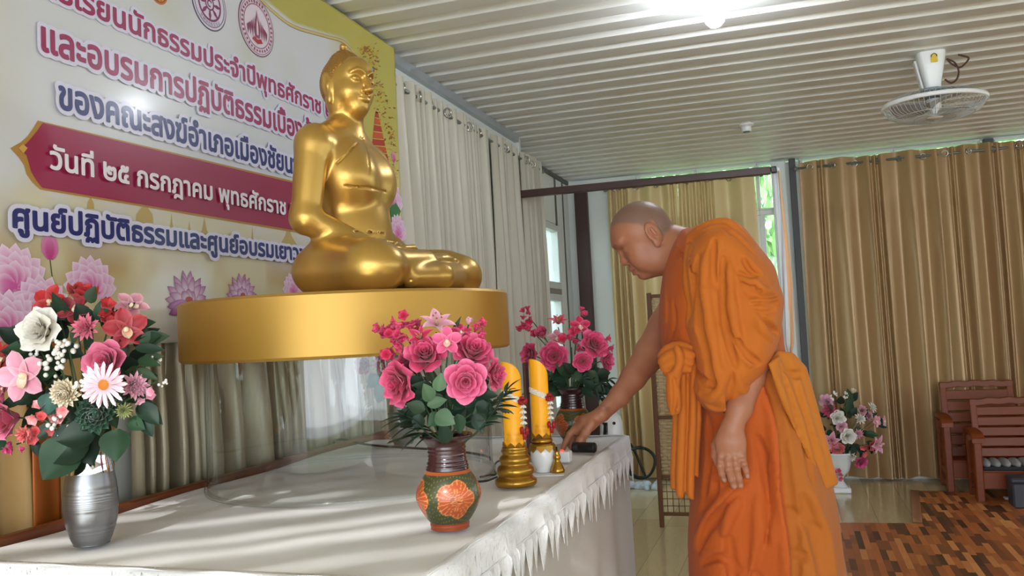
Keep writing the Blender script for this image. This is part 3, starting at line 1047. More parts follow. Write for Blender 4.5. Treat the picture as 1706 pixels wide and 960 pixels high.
# round seals along the top
def seal(cpx, bpx, kind):
    c0 = bp(*cpx)[1:]; r = abs(bp(*bpx)[2] - c0[1])
    g = G()
    def disc(rad, col, k, n=48): flat_poly(g, [(c0[0] + rad * math.cos(a), c0[1] + rad * math.sin(a)) for a in np.linspace(0, 2 * PI, n, endpoint=False)], lin(col), k)
    def ring(r0, r1, col, k, a0=0, a1=2 * PI, n=48):
        aa = np.linspace(a0, a1, n)
        kx = BX + .0008 * k + nudge()
        R = np.array([[(kx, c0[0] + q * math.cos(a), c0[1] + q * math.sin(a)) for q in (r0, r1)] for a in aa])
        g.grid(R, col=np.tile(lin(col), (2 * n, 1)))
    if kind == 'orange':
        disc(r, (190, 110, 40), 1); ring(r * .8, r * .86, (120, 60, 24), 2); ring(r * .5, r * .56, (230, 170, 70), 2)
        for a in np.linspace(0, 2 * PI, 12, endpoint=False): ring(r * .58, r * .78, (230, 160, 60), 2, a, a + .22, 4)
    elif kind == 'wheel':
        disc(r, (70, 56, 84), 1); disc(r * .95, (214, 206, 226), 2); ring(r * .84, r * .87, (96, 70, 110), 3); ring(r * .58, r * .66, (128, 44, 96), 3)
        ring(r * .2, r * .26, (128, 44, 96), 3); ring(r * .08, r * .14, (128, 44, 96), 3, .4, 5.2, 20)
        for a in np.linspace(0, 2 * PI, 8, endpoint=False):
            d = np.array([math.cos(a), math.sin(a)]); w = np.array([-d[1], d[0]])
            flat_poly(g, [c0 + r * (.26 * d + .03 * w), c0 + r * (.42 * d + .075 * w), c0 + r * (.58 * d + .035 * w), c0 + r * (.58 * d - .035 * w), c0 + r * (.42 * d - .075 * w), c0 + r * (.26 * d - .03 * w)], lin((128, 44, 96)), 3)
        for j, ch in enumerate(['แ', 'ผ', 'น', 'ก', 'ธ', 'ร', 'ร', 'ม']):
            V, F = text_mesh(ch); a = -PI / 2 + (j - 3.5) * .2
            sc_ = r * .2; V = (V - [V[:, 0].mean(), .28, 0]) * sc_
            ca, sa = math.cos(a + PI / 2), math.sin(a + PI / 2)
            q = np.column_stack([V[:, 0] * ca - V[:, 1] * sa, V[:, 0] * sa + V[:, 1] * ca]) + c0 + r * .75 * np.array([math.cos(a), math.sin(a)])
            g.add(np.column_stack([np.full(len(q), BX + .0032), q]), F, col=lin((110, 50, 100)))
    else:
        disc(r, (110, 70, 100), 1); disc(r * .96, (222, 208, 222), 2); ring(r * .90, r * .92, (140, 60, 96), 3); ring(r * .70, r * .73, (140, 60, 96), 3)
        rg = np.random.RandomState(4)
        for a in np.linspace(0, 2 * PI, 34, endpoint=False):
            ring(r * rg.uniform(.75, .78), r * rg.uniform(.84, .88), (140, 60, 96), 3, a, a + .09, 4)
        for sx in (-1, 1):      # flame shaped ornament
            for q in range(4):
                w0 = .12 + .13 * q
                flat_poly(g, [c0 + r * np.array([sx * w0 * 1.0, -.45 + .02 * q]), c0 + r * np.array([sx * (w0 + .06), -.1]), c0 + r * np.array([sx * w0 * .75, .35 - .1 * q]), c0 + r * np.array([sx * w0 * .8, -.05])], lin((134, 50, 92)), 3)
        flat_poly(g, [c0 + r * np.array(v) for v in ((-.09, -.4), (-.1, 0), (0, .55), (.1, 0), (.09, -.4))], lin((150, 66, 100)), 3)
        flat_poly(g, [c0 + r * np.array(v) for v in ((-.05, -.3), (-.05, 0), (0, .3), (.05, 0), (.05, -.3))], lin((226, 206, 220)), 4)
        flat_poly(g, [c0 + r * np.array(v) for v in ((-.3, -.5), (-.2, -.38), (0, -.44), (.2, -.38), (.3, -.5), (0, -.6))], lin((168, 40, 56)), 3)
    g.build('seal', M_print, banner, False, attr=True)
seal((263, -16), (268, 9), 'orange')
seal((348, 6), (356, 54), 'wheel')
seal((427, 44), (431, 95), 'seal')

# printed lotus flowers
def petal2d(g, base, ang, L, w, cb, ct, k):
    """pointed petal from base along angle; colours run from base to tip"""
    d = np.array([math.cos(ang), math.sin(ang)]); n = np.array([-d[1], d[0]])
    ts = np.linspace(0, 1, 9)
    wid = np.sin(PI * np.clip(ts * .9 + .1, 0, 1)) ** .8 * w; wid[-1] = 0
    V = []; C = []; kx = BX + .0008 * k + nudge()
    cb, ct = np.array(lin(cb)), np.array(lin(ct))
    for t, q in zip(ts, wid):
        for e in (-1, -.45, .45, 1):
            V.append([kx, *(np.asarray(base) + d * L * t + n * q * e)])
            f = max(t ** 2.2, (abs(e) > .9) * (.35 + .65 * t))
            C.append(cb * (1 - f) + ct * f)
    F = [(i * 4 + j, i * 4 + j + 1, (i + 1) * 4 + j + 1, (i + 1) * 4 + j) for i in range(8) for j in range(3)]
    g.add(V, F, col=np.array(C))
def lotus(pix, size, kind='open', seed=0, k=2):
    c0 = bp(*pix)[1:]
    g = G(); rg = np.random.RandomState(seed)
    A, Bc, Cc = (238, 218, 240), (196, 60, 150), (222, 150, 208)
    if kind == 'bud':
        for a, w in ((PI / 2 + .25, .32), (PI / 2 - .25, .32), (PI / 2, .36)):
            petal2d(g, c0 - np.array([0, size * .5]), a, size, size * w, (190, 60, 130), (226, 150, 200), k)
        flat_poly(g, [c0 + np.array(v) * size for v in ((-.03, -.5), (.03, -.5), (.12, -1.2), (.06, -1.2))], lin((84, 110, 60)), k - 1)
    elif kind == 'full':
        for row, (n, L, w) in enumerate(((9, 1.0, .30), (7, .82, .30), (5, .6, .28))):
            for a in np.linspace(PI * .02, PI * .98, n) + rg.uniform(-.08, .08, n):
                petal2d(g, c0 - np.array([0, size * .3]), a, size * L, size * w, (206, 84, 160), A, k + row)
    else:
        for row, (n, L, w, a0) in enumerate(((8, 1.0, .17, .12), (6, .85, .17, .3), (3, .45, .2, .9))):
            for a in np.linspace(a0, PI - a0, n) + rg.uniform(-.06, .06, n):
                petal2d(g, c0 - np.array([0, size * .25]), a, size * L, size * w, A, (150, 44, 128), k + row)
        for a in (-.12, PI + .12, -.35, PI + .35):
            petal2d(g, c0 - np.array([0, size * .25]), a, size * .95, size * .16, (214, 150, 214), (120, 30, 100), k + 3)
        flat_poly(g, [c0 + size * np.array([.16 * math.cos(a), -.14 + .10 * math.sin(a)]) for a in np.linspace(0, 2 * PI, 14, endpoint=False)], lin((176, 70, 60)), k + 4)
    g.build('lotus_print', M_print, banner, False, attr=True)
lotus((22, 455), .085, 'full', 1); lotus((150, 465), .075, 'full', 2); lotus((66, 500), .075, 'full', 3, 6); lotus((8, 530), .08, 'full', 9, 9)
lotus((82, 412), .05, 'bud', 4); lotus((312, 492), .085, 'open', 5); lotus((402, 486), .07, 'open', 6)
lotus((488, 476), .06, 'full', 7); lotus((520, 452), .03, 'bud', 8)
lotus((652, 328), .10, 'full', 10); lotus((661, 380), .08, 'full', 11, 6); lotus((655, 262), .04, 'bud', 12)
g = G()
for q in ([(43, 478), (60, 482), (78, 500), (70, 506), (52, 495)], [(28, 560), (45, 545), (62, 560), (40, 580)], [(648, 345), (658, 338), (666, 352), (660, 368), (650, 362)]):
    g = G(); px_poly(g, q, lin((50, 120, 70)), 5)
    g.build('leaf_print', M_print, banner, False, attr=True)
# pagoda silhouettes and the red spire
g = G()
for (x, y, h, w) in ((150, 348, 30, 12), (240, 372, 48, 30), (285, 395, 40, 10), (315, 402, 34, 14), (340, 410, 48, 26), (420, 420, 44, 10), (480, 425, 60, 30)):
    g = G(); px_poly(g, [(x - w / 2, y), (x - w * .45, y - h * .3), (x - w * .16, y - h * .55), (x, y - h), (x + w * .16, y - h * .55), (x + w * .45, y - h * .3), (x + w / 2, y)], lin((186, 160, 96)), 1)
    g.build('pagoda_print', M_print, banner, False, attr=True)
g = G()
for i in range(9):
    f0, f1 = i / 9, (i + .86) / 9
    w0, w1 = 2 + 17 * f0, 2 + 17 * f1
    px_poly(g, [(627 - w0 + f0 * 6, 185 + 105 * f0), (627 + w0 + f0 * 6, 187 + 105 * f0), (627 + w1 + f1 * 6, 187 + 105 * f1), (627 - w1 + f1 * 6, 185 + 105 * f1)], lin((178, 54, 40) if i % 2 == 0 else (196, 84, 44)), 2)
g.build('spire_print', M_print, banner, False, attr=True)
g = G(); rg = np.random.RandomState(8)
trunk = smooth_path(np.array([(604, 90), (612, 82), (622, 96), (618, 128), (632, 158), (640, 200), (652, 250), (656, 300)], float), 60)
for i, (x, y) in enumerate(trunk):
    for _ in range(7):
        ox, oy = rg.normal(0, 5 + .05 * i), rg.normal(0, 5)
        s_ = rg.uniform(1.2, 3.2); w_ = rg.uniform(0, 3)
        cc = (146, 92, 34) if rg.rand() < .6 else (206, 170, 44)
        if x + ox < 662: px_poly(g, [(x + ox + s_ * math.cos(a + w_) * (1 if int(round(a * 10)) % 2 else .6), y + oy + s_ * .55 * math.sin(a - w_)) for a in np.linspace(0, 2 * PI, 8, endpoint=False)], lin(cc), 2)
g.build('golden_tree_print', M_print, banner, False, attr=True)

# ================================================================== ALTAR TABLE
TX0, TX1, TY0, TY1, TZ = -1.335, -.50, 1.085, 2.605, .82
M_wood = mat('brown_table_wood', (110, 66, 36), .5, var=.15, vscale=12, stretch=(1, 8, 1))
tb = thing('altar_table', 'long wooden altar table under the white cloth by the left wall', 'table', ((TX0 + TX1) / 2, (TY0 + TY1) / 2, 0))
g = G(); g.box(((TX0 + TX1) / 2, (TY0 + TY1) / 2, TZ - .022), (TX1 - TX0 - .03, TY1 - TY0 - .03, .03), bev=.004); g.build('tabletop', M_wood, tb, False)
for x in (TX0 + .08, TX1 - .08):
    for y in (TY0 + .08, TY1 - .08):
        g = G(); g.box((x, y, (TZ - .037) / 2), (.05, .05, TZ - .037), bev=.004); g.build('leg', M_wood, tb, False)
g = G(); frame_rect(g, 0, 0, 0, 0, 0, 0, 0, 1) if False else None
g.box(((TX0 + TX1) / 2, (TY0 + TY1) / 2, TZ - .075), (TX1 - TX0 - .14, TY1 - TY0 - .14, .07)); g.build('apron', M_wood, tb, False)

cl = thing('tablecloth', 'white tablecloth with a lace fringe draped over the altar table', 'tablecloth', ((TX0 + TX1) / 2, (TY0 + TY1) / 2, .02))
M_cloth = mat('white_cotton', (226, 226, 226), .85, var=.03, vscale=4, bump=.15, bscale=220, sheen=.2)
def rrect(sx, sy, r, n=60):
    """rounded rectangle outline, centre 0, 4n points"""
    pts = []
    per = []
    for (a, b) in (((sx, -sy), (sx, sy)), ((sx, sy), (-sx, sy)), ((-sx, sy), (-sx, -sy)), ((-sx, -sy), (sx, -sy))):
        a, b = np.array(a), np.array(b)
        for t in np.linspace(0, 1, n, endpoint=False): per.append(a + (b - a) * t)
    per = np.array(per)
    q = np.maximum(np.abs(per) - np.array([sx - r, sy - r]), 0)
    L = np.linalg.norm(q, axis=1); f = np.where(L > r, r / np.maximum(L, 1e-9), 1)
    return np.sign(per) * (np.minimum(np.abs(per), np.array([sx - r, sy - r])) + q * f[:, None])
sx, sy = (TX1 - TX0) / 2, (TY1 - TY0) / 2
cen = np.array([(TX0 + TX1) / 2, (TY0 + TY1) / 2])
rg = np.random.RandomState(2)
base = rrect(sx, sy, .012, 70)
ang_s = np.arange(len(base)) / len(base)
R = []
def wr(p): return .0022 * np.sin(p[:, 0] * 19 + 3 * np.sin(p[:, 1] * 5)) * np.sin(p[:, 1] * 13 + 1) + .0012 * np.sin(p[:, 0] * 41 - p[:, 1] * 27)
for f in np.linspace(.02, .985, 40):
    p = base * f + cen
    R.append(np.column_stack([p, TZ - .002 + wr(p)]))
for f, dz in ((1.0, .0), (1.006, -.006), (1.008, -.014)):
    p = base * f + cen
    R.append(np.column_stack([p, np.full(len(p), TZ + dz) + (.003 * np.sin(ang_s * 60) if dz == 0 else 0)]))
for z in np.linspace(TZ - .04, .02, 16):
    t_ = (TZ - z) / TZ
    d = base / np.array([sx, sy]); nrm = np.where(np.abs(d) > .985, np.sign(d), 0); nrm = nrm / np.maximum(np.linalg.norm(nrm, axis=1), 1)[:, None]
    off = .008 + t_ * (.012 + .012 * np.sin(ang_s * 2 * PI * 17 + 2 * np.sin(ang_s * 31))) + .004 * np.sin(ang_s * 200) * t_
    p = base + nrm * off[:, None] + cen
    R.append(np.column_stack([p, np.full(len(p), z)]))
g = G(); g.rings(np.array(R[:43]), True, True, False)
g.build('cloth', M_cloth, cl, True)
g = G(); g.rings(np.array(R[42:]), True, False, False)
sk = g.build('skirt', mat('shaded_white_cotton', (186, 181, 173), .88, var=.03, vscale=4, bump=.15, bscale=220, sheen=.1), cl, True)  # hanging sides of the white cloth; their shade is put in as greyer colour
sk['label'] = 'skirt of the white tablecloth with shade put into its colour'
# lace: woven band and hanging points
def lace_mat():
    m = mat('white_lace', (238, 238, 240), .8)
    t = NT(m)
    v = t.new('ShaderNodeTexVoronoi'); v.inputs['Scale'].default_value = 320
    t.link(t.coord(), v.inputs['Vector'])
    t.bump(v.outputs['Distance'], .35, .001)
    a = t.math('GREATER_THAN', t.noise(t.coord(scale=(1, 1, .16)), 420, 2), .36)
    t.link(a, t.bsdf.inputs['Alpha'])
    return m
M_lace = lace_mat()
def lace(p0, p1, out, seed):
    rg = np.random.RandomState(seed)
    p0, p1, out = (np.array([*v, 0.]) for v in (p0, p1, out))
    L = np.linalg.norm(p1 - p0); u = (p1 - p0) / L
    g = G(); x = 0
    ns = int(L / .0025)
    s = np.linspace(0, L, ns)
    P = []
    tooth = .046; tl = rg.uniform(.055, .085, int(L / tooth) + 3); lean = rg.uniform(-.3, .3, len(tl))
    i = np.minimum((s / tooth).astype(int), len(tl) - 1); f = s / tooth - np.floor(s / tooth)
    pk = .5 + lean[i] * .4
    tri = np.where(f < pk, f / pk, (1 - f) / (1 - pk)) ** .85
    depth = .045 + .010 + tl[i] * tri + rg.uniform(-.003, .003, ns)
    bulge = .006 * np.sin(s * 23) + .004 * np.sin(s * 57 + 1)
    for k, (dz, o_) in enumerate(((.004, -.004), (0, .0115), (-.02, .014), (-.045, .016))):
        P.append(p0 + u * s[:, None] + out * (o_ + (bulge * .2 * k)[:, None] * .5) + np.column_stack([0 * s, 0 * s, TZ + dz + 0 * s]))
    for q in (.35, .7, 1.0):
        zz = -.045 + (-(depth - .045)) * q
        P.append(p0 + u * s[:, None] + out * (.018 + .004 * q + bulge * .6)[:, None] + np.column_stack([0 * s, 0 * s, TZ + zz]))
    g.grid(np.array(P))
    g.build('lace_trim', M_lace, cl, True, solid=.0008)
    g = G(); g.tube(np.array([p0 + u * v + out * .017 + (0, 0, TZ - .045) for v in np.linspace(0, L, 90)]), .0016, 5)
    g.tube(np.array([p0 + u * v + out * .004 + (0, 0, TZ + .002 + .0015 * math.sin(v * 40)) for v in np.linspace(0, L, 90)]), .0014, 5)
    g.build('lace_cord', mat('white_cord', (232, 232, 234), .8), cl, True)
lace((TX1, TY0), (TX1, TY1), (1, 0), 1)
lace((TX1, TY1), (TX0 + .05, TY1), (0, 1), 2)
lace((TX0 + .02, TY0), (TX1, TY0), (0, -1), 3)

g = G(); g.box((-1.356, 1.62, .417), (.022, 2.3, .834), bev=.004)
o = g.build('low_partition', mat('red_brown_wood', (112, 56, 28), .4, var=.18, vscale=9, stretch=(1, .6, 8)), smooth=False)
tag(o, 'low red brown wooden panel along the wall behind the white altar table', 'partition')

# ================================================================== PEDESTAL
PC = np.array([-1.01, 1.855])
M_goldp = mat('matte_gold_paint', (188, 146, 66), .42, .5, var=.05, vscale=6)
ped = thing('pedestal', 'clear acrylic cylinder pedestal under the golden round platform', 'pedestal', (*PC, TZ + .003))
def clear_mat():
    m = bpy.data.materials.new('clear_acrylic'); t = NT(m); t.n.remove(t.bsdf)
    tr = t.new('ShaderNodeBsdfTransparent'); tr.inputs[0].default_value = (.93, .95, .945, 1)
    gl = t.new('ShaderNodeBsdfGlossy'); gl.inputs['Roughness'].default_value = .03
    lw = t.new('ShaderNodeLayerWeight'); lw.inputs['Blend'].default_value = .5
    mx = t.new('ShaderNodeMixShader')
    t.link(t.math('MULTIPLY_ADD', t.math('POWER', lw.outputs['Facing'], 4.0), .85, .07), mx.inputs[0]); t.link(tr.outputs[0], mx.inputs[1]); t.link(gl.outputs[0], mx.inputs[2]); t.link(mx.outputs[0], t.out.inputs['Surface'])
    return m
M_clear = clear_mat()
g = G(); g.lathe([(.33, TZ + .003), (.33, 1.114)], 96, (*PC, 0), False, False); g.build('cylinder_wall', M_clear, ped)
g = G(); g.lathe([(.332, TZ + .003), (.336, TZ + .003), (.336, TZ + .012), (.330, TZ + .012)], 96, (*PC, 0), False, False); g.build('base_rim', M_clear, ped)
DC = np.array([-1.025, 1.885]); DR, DZ0, DZ1 = .388, 1.115, 1.25
g = G()
e = .006
g.lathe([(.02, DZ0), (DR - e, DZ0), (DR, DZ0 + e), (DR, DZ1 - e), (DR - e, DZ1), (.02, DZ1)], 128, (*DC, 0))
o = g.build('platform_disc', M_goldp, loc=(*DC, DZ0), angle=40)
tag(o, 'thick golden round platform under the seated statue', 'platform')
# black power cord lying on the cloth behind the pedestal
g = G()
pts = [on(x, y, 2, TZ + .006) for x, y in ((556, 738), (560, 733), (580, 733), (600, 739), (640, 744), (690, 747), (740, 750), (790, 756), (815, 762), (818, 770))]
g.tube(smooth_path(pts, 70), .0035, 8)
o = g.build('extension_lead', M_dark); tag(o, 'thin black power cord lying on the white tablecloth behind the clear pedestal', 'cord')
# ================================================================== SEATED STATUE
B0 = np.array([-1.03, 1.87, 1.25])
M_gold = mat('brushed_gold_paint', (198, 158, 82), .32, .72, var=.05, vscale=9, bump=.05, bscale=300)
M_goldhair = mat('gold_paint_curls', (168, 124, 58), .42, .6)
def build_statue():
    s = SDF(B0 + [-.13, -.30, -.006], B0 + [.33, .30, .66], .0024)
    P = lambda *v: B0 + np.array(v)
    # pelvis and torso
    s.ell(P(.03, 0, .07), (.095, .125, .075), k=.0)
    s.cap(P(.035, 0, .08), P(.038, 0, .22), .092, .090, .03, flat=((1, 0, 0), .80))
    s.ell(P(.042, 0, .14), (.084, .102, .12), k=.03)
    s.ell(P(.042, -.05, .285), (.075, .075, .085), k=.03); s.ell(P(.042, .05, .285), (.075, .075, .085), k=.03)
    s.ell(P(.03, 0, .33), (.06, .13, .055), k=.03)
    s.ell(P(.074, -.048, .278), (.040, .064, .052), k=.034); s.ell(P(.074, .048, .278), (.040, .064, .052), k=.034)
    s.ell(P(.02, 0, .378), (.042, .08, .034), k=.03)
    for q in (-1, 1): s.cap(P(.02, q * .03, .402), P(.02, q * .115, .366), .034, .030, .03)
    # shoulders and arms
    for q in (-1, 1):
        s.ell(P(.02, q * .142, .350), (.040, .042, .046), k=.025)
        s.cap(P(.02, q * .150, .345), P(.012, q * .174, .182), .039, .033, .014)
        s.ell(P(.008, q * .174, .180), (.034, .031, .036), k=.014)
    # right forearm (near side) lies over the left hand in the lap
    s.cap(P(.014, -.173, .172), P(.128, -.085, .108), .033, .021, .012)
    s.cap(P(.014, .173, .172), P(.128, .085, .098), .033, .021, .012)
    # hands: left below, right on top, palms up, fingers across the lap
    s.ell(P(.148, .055, .088), (.034, .045, .014), rotz(-.3), k=.012)
    s.ell(P(.150, -.045, .104), (.034, .045, .014), rotz(.3), k=.012)
    for i in range(4):
        x = .125 + i * .0165
        s.chain([P(x + .006, -.03, .106), P(x + .012, .01, .110), P(x + .010, .042 - abs(i - 1.3) * .006, .106)], [.0088, .0085, .0065], .003)
        s.chain([P(x + .008, .03, .090), P(x + .014, -.02, .092), P(x + .012, -.058 + abs(i - 1.3) * .006, .088)], [.0088, .0085, .0065], .003)
    s.chain([P(.118, -.068, .112), P(.135, -.038, .122), P(.140, -.006, .124)], [.0105, .0095, .007], .004)
    s.chain([P(.118, .068, .104), P(.135, .038, .120), P(.140, .010, .124)], [.0105, .0095, .007], .004)
    # legs: half lotus, right leg on top
    for q in (-1, 1):
        s.ell(P(.035, q * .115, .06), (.088, .085, .064), k=.03)
        s.cap(P(.05, q * .12, .062), P(.175, q * .195, .056), .072, .060, .03)
        s.ell(P(.182, q * .196, .053), (.068, .058, .055), k=.025)
    # left shin below, across the front; its knee reaches far forward on the far side
    s.cap(P(.215, .185, .046), P(.262, -.02, .036), .049, .034, .012, flat=((0, 0, 1), .86))
    s.cap(P(.12, .205, .052), P(.235, .195, .048), .060, .052, .03)
    s.cap(P(.262, -.02, .036), P(.235, -.12, .032), .033, .024, .012)
    # right shin above, foot lying on the left thigh
    s.cap(P(.200, -.175, .052), P(.225, -.02, .070), .047, .030, .014)
    s.cap(P(.225, -.02, .072), P(.222, .085, .082), .027, .021, .010, flat=((0, 0, 1), .8))
    s.ell(P(.226, .10, .084), (.024, .045, .016), k=.01)
    for i in range(5):
        x = .206 + i * .0095
        s.cap(P(x, .13, .084), P(x - .001, .156 - abs(i - 1) * .005, .084), .0062, .0052, .003)
    # neck
    s.cap(P(.018, 0, .385), P(.034, 0, .47), .046, .040, .02)
    # head, turned a little towards the room
    RZ = rotz(-.30)
    def PH(x, y, z): return B0 + np.array([.022, 0, 0]) + RZ @ np.array([x - .022, y, z])
    H = np.array([.034, 0, .522])
    s.ell(PH(*H), (.066, .0535, .068), RZ, k=.01)
    s.ell(PH(H[0] + .012, 0, H[2] - .03), (.052, .045, .054), RZ, k=.018)
    s.ell(PH(H[0] + .040, 0, H[2] - .066), (.021, .024, .019), RZ, k=.02)       # chin
    for q in (-1, 1):
        s.ell(PH(H[0] + .030, q * .027, H[2] - .032), (.026, .021, .024), RZ, k=.016)   # cheek
        s.ell(PH(H[0] - .004, q * .037, H[2] - .052), (.024, .014, .024), RZ, k=.014)   # jaw
    s.ell(PH(H[0] + .042, 0, H[2] + .022), (.026, .040, .034), RZ, k=.012)      # brow
    # nose
    s.cap(PH(H[0] + .0655, 0, H[2] + .006), PH(H[0] + .079, 0, H[2] - .028), .0062, .0082, .008)
    for q in (-1, 1): s.ell(PH(H[0] + .0735, q * .0085, H[2] - .031), (.0075, .0065, .0062), RZ, k=.005)
    # eye sockets, lids, brows
    for q in (-1, 1):
        s.ell(PH(H[0] + .0665, q * .0225, H[2] - .0015), (.0105, .0150, .0085), RZ, k=.008, mode='sub')
        s.ell(PH(H[0] + .0555, q * .0225, H[2] - .0035), (.0105, .0128, .0090), RZ, k=.004)
        arc = [PH(H[0] + .0700 - .0165 * t * t, q * (.0085 + .0275 * t), H[2] + .0065 + .0115 * math.sin(PI * (.15 + .75 * t))) for t in np.linspace(0, 1, 7)]
        s.chain(arc, .0026, .005)
        lid = [PH(H[0] + .0668 - .012 * t * t, q * (.0120 + .0225 * t), H[2] - .0068 - .0022 * math.sin(PI * t)) for t in np.linspace(0, 1, 7)]
        s.chain(lid, .0011, .0012, 'sub')
    # mouth
    for z, r, x in ((-.0435, .0048, .0655), (-.0505, .0054, .0635)):
        s.chain([PH(H[0] + x - .008 * (t / .017) ** 2, t, H[2] + z + .0035 * (t / .017) ** 2) for t in np.linspace(-.017, .017, 9)], [r * v for v in (.4, .7, .95, 1, .95, 1, .95, .7, .4)], .004)
    s.chain([PH(H[0] + .0695 - .009 * (t / .018) ** 2, t, H[2] - .0468 + .0036 * (t / .018) ** 2) for t in np.linspace(-.018, .018, 9)], .0013, .001, 'sub')
    s.ell(PH(H[0] + .068, 0, H[2] - .0375), (.003, .0028, .004), RZ, k=.003, mode='sub')
    # long ears
    for q in (-1, 1):
        e0 = np.array([H[0] - .008, q * .054, H[2] - .012])
        s.ell(PH(*e0), (.0165, .0075, .034), RZ @ rot_axis((0, 1, 0), -.22), k=.005)
        s.ell(PH(e0[0] + .003, e0[1] + q * .008, e0[2] + .004), (.0095, .0052, .021), RZ @ rot_axis((0, 1, 0), -.22), k=.004, mode='sub')
        s.ell(PH(e0[0] + .009, e0[1] + q * .003, e0[2] - .034), (.0062, .0052, .013), RZ, k=.006)
        s.ell(PH(e0[0] + .006, e0[1] + q * .004, e0[2] - .003), (.004, .0045, .012), RZ, k=.004)
    # robe edges cut into chest and belly
    for pix in ([(562, 272), (580, 255), (596, 238), (606, 231)], [(601, 229), (609, 243), (614, 262), (616, 288)],
                [(541, 309), (580, 310), (615, 313), (642, 320)], [(590, 386), (615, 387), (640, 390)],
                [(658, 487), (672, 475), (685, 466)]):
        pts = [s.px(*p) for p in pix]
        if all(p is not None for p in pts):
            s.chain(smooth_path(np.array(pts), 24), .0023, .0012, 'sub')
    # below the robe's upper edge the cloth lies a little deeper
    s.plane(B0 + [0, 0, .0005], (0, 0, -1), 'int')
    V, F = s.mesh()
    V = relax(V, F, 2)
    st = thing('seated_statue', 'golden seated statue in meditation on the round golden platform', 'statue', B0)
    link_mesh('body', V, F.tolist(), M_gold, st, True)
    # hair of small curls, crown bump and finial
    hs = SDF(B0 + [-.06, -.075, .44], B0 + [.12, .075, .64], .0011)
    hs.ell(PH(*H), (.0685, .0560, .0705), RZ, k=0)
    hs.ell(PH(H[0] - .004, 0, H[2] + .058), (.030, .027, .026), RZ, k=.018)
    # hairline: keep the hair behind and above a tilted plane and behind the ears
    def back(X, Y):
        x, y = X - B0[0] - .022, Y - B0[1]
        return B0[0] + .022 + RZ[0, 0] * x + RZ[1, 0] * y, B0[1] + RZ[0, 1] * x + RZ[1, 1] * y
    def hairline(X, Y, Z):
        X, Y = back(X, Y)
        x, z = X - (B0[0] + H[0]), Z - (B0[2] + H[2])
        y = np.abs(Y - B0[1])
        side = .030 - .30 * y + np.where(z < .012, (z - .012) * .55, 0) + np.maximum(z - .02, 0) * .9
        return x - side + 0 * Z
    sl, X = hs.sub(hs.lo, [a[-1] for a in hs.ax])
    hs.F[sl] = np.maximum(hs.F[sl], hairline(*X).astype(np.float32) * .8)
    hs.F[sl] = np.maximum(hs.F[sl], ((B0[2] + H[2] - .052 + .35 * (back(X[0], X[1])[0] - B0[0] - H[0] + .06)) - X[2]).astype(np.float32))
    def curls(X, Y, Z):
        X, Y = back(X, Y)
        x, y, z = X - (B0[0] + H[0] - .004), Y - B0[1], Z - (B0[2] + H[2])
        r = np.sqrt(x * x + y * y + z * z) + 1e-6
        el = np.arcsin(np.clip(z / r, -1, 1)); az = np.arctan2(y, x)
        row = el / .098
        n = np.maximum(8, np.round(64 * np.cos(np.round(row) * .098)))
        return -.0018 * (np.cos(2 * PI * row) * .5 + .5) * (np.cos(az * n + PI * np.round(row)) * .5 + .5) + .0006
    hs.disp(hs.lo, [a[-1] for a in hs.ax], curls)
    hs.ell(PH(H[0] - .004, 0, H[2] + .088), (.0085, .0085, .0085), k=.003)
    V, F = hs.mesh()
    link_mesh('hair', V, F.tolist(), M_goldhair, st, True)
    g = G(); g.ball(PH(H[0] - .004, 0, H[2] + .0925), (.0088, .0088, .0095), 16, 10); g.build('finial', M_gold, st)
build_statue()
# ================================================================== FLOWERS
rgF = np.random.RandomState(77)
def petal(g, c, M, phi, L, half, a0, a1, cb, ct, nu=7, nv=7, r0=.0, shape=.8, tip=0.0, ruffle=0.0, edge=None, lift=0.0):
    """one petal of a flower with axis M[:,2]: opens from angle a0 to a1 (from the axis); half = half angle it wraps"""
    ts = np.linspace(0, 1, nv); us = np.linspace(-1, 1, nu)
    a = a0 + (a1 - a0) * ts ** 1.5
    dr = np.sin(a) / (nv - 1) * L; dz = np.cos(a) / (nv - 1) * L
    r = r0 + np.concatenate([[0], np.cumsum(dr[1:])]); z = lift + np.concatenate([[0], np.cumsum(dz[1:])])
    w = (np.sin(PI * (.10 + ts * .58)) ** .7) * 1.12
    V = []; C = []
    cb, ct = np.asarray(cb), np.asarray(ct)
    ed = np.asarray(edge) if edge is not None else ct
    rf = rgF.uniform(0, 6)
    for i, t in enumerate(ts):
        for u in us:
            if True:
                te = t * (1 - .24 * t * abs(u) ** 2.2)        # rounded outer corners
                ri, zi = np.interp(te, ts, r), np.interp(te, ts, z)
                wid = half * L * w[i]                     # half width in length units
                rr = max(ri, .12 * L)
                ph = phi + np.clip(u * wid / rr, -1.9, 1.9)
                k = .0 if t == 0 else ruffle * L * t * math.sin(u * 5 + rf) * .5
                x, y, zz = ri * math.cos(ph), ri * math.sin(ph), zi + k + .06 * L * t * u * u
                V.append((x, y, zz))
                f = t ** 1.3
                q = cb * (1 - f) + ct * f
                e = min(1, (max(abs(u) - .72, 0) / .28) * t + max(t - .86, 0) / .14)
                C.append(q * (1 - e * .55) + ed * e * .55)
    F = [(i * nu + j, i * nu + j + 1, (i + 1) * nu + j + 1, (i + 1) * nu + j) for i in range(nv - 1) for j in range(nu - 1)]
    g.add(np.array(V) @ M.T + c, F, col=np.array(C))

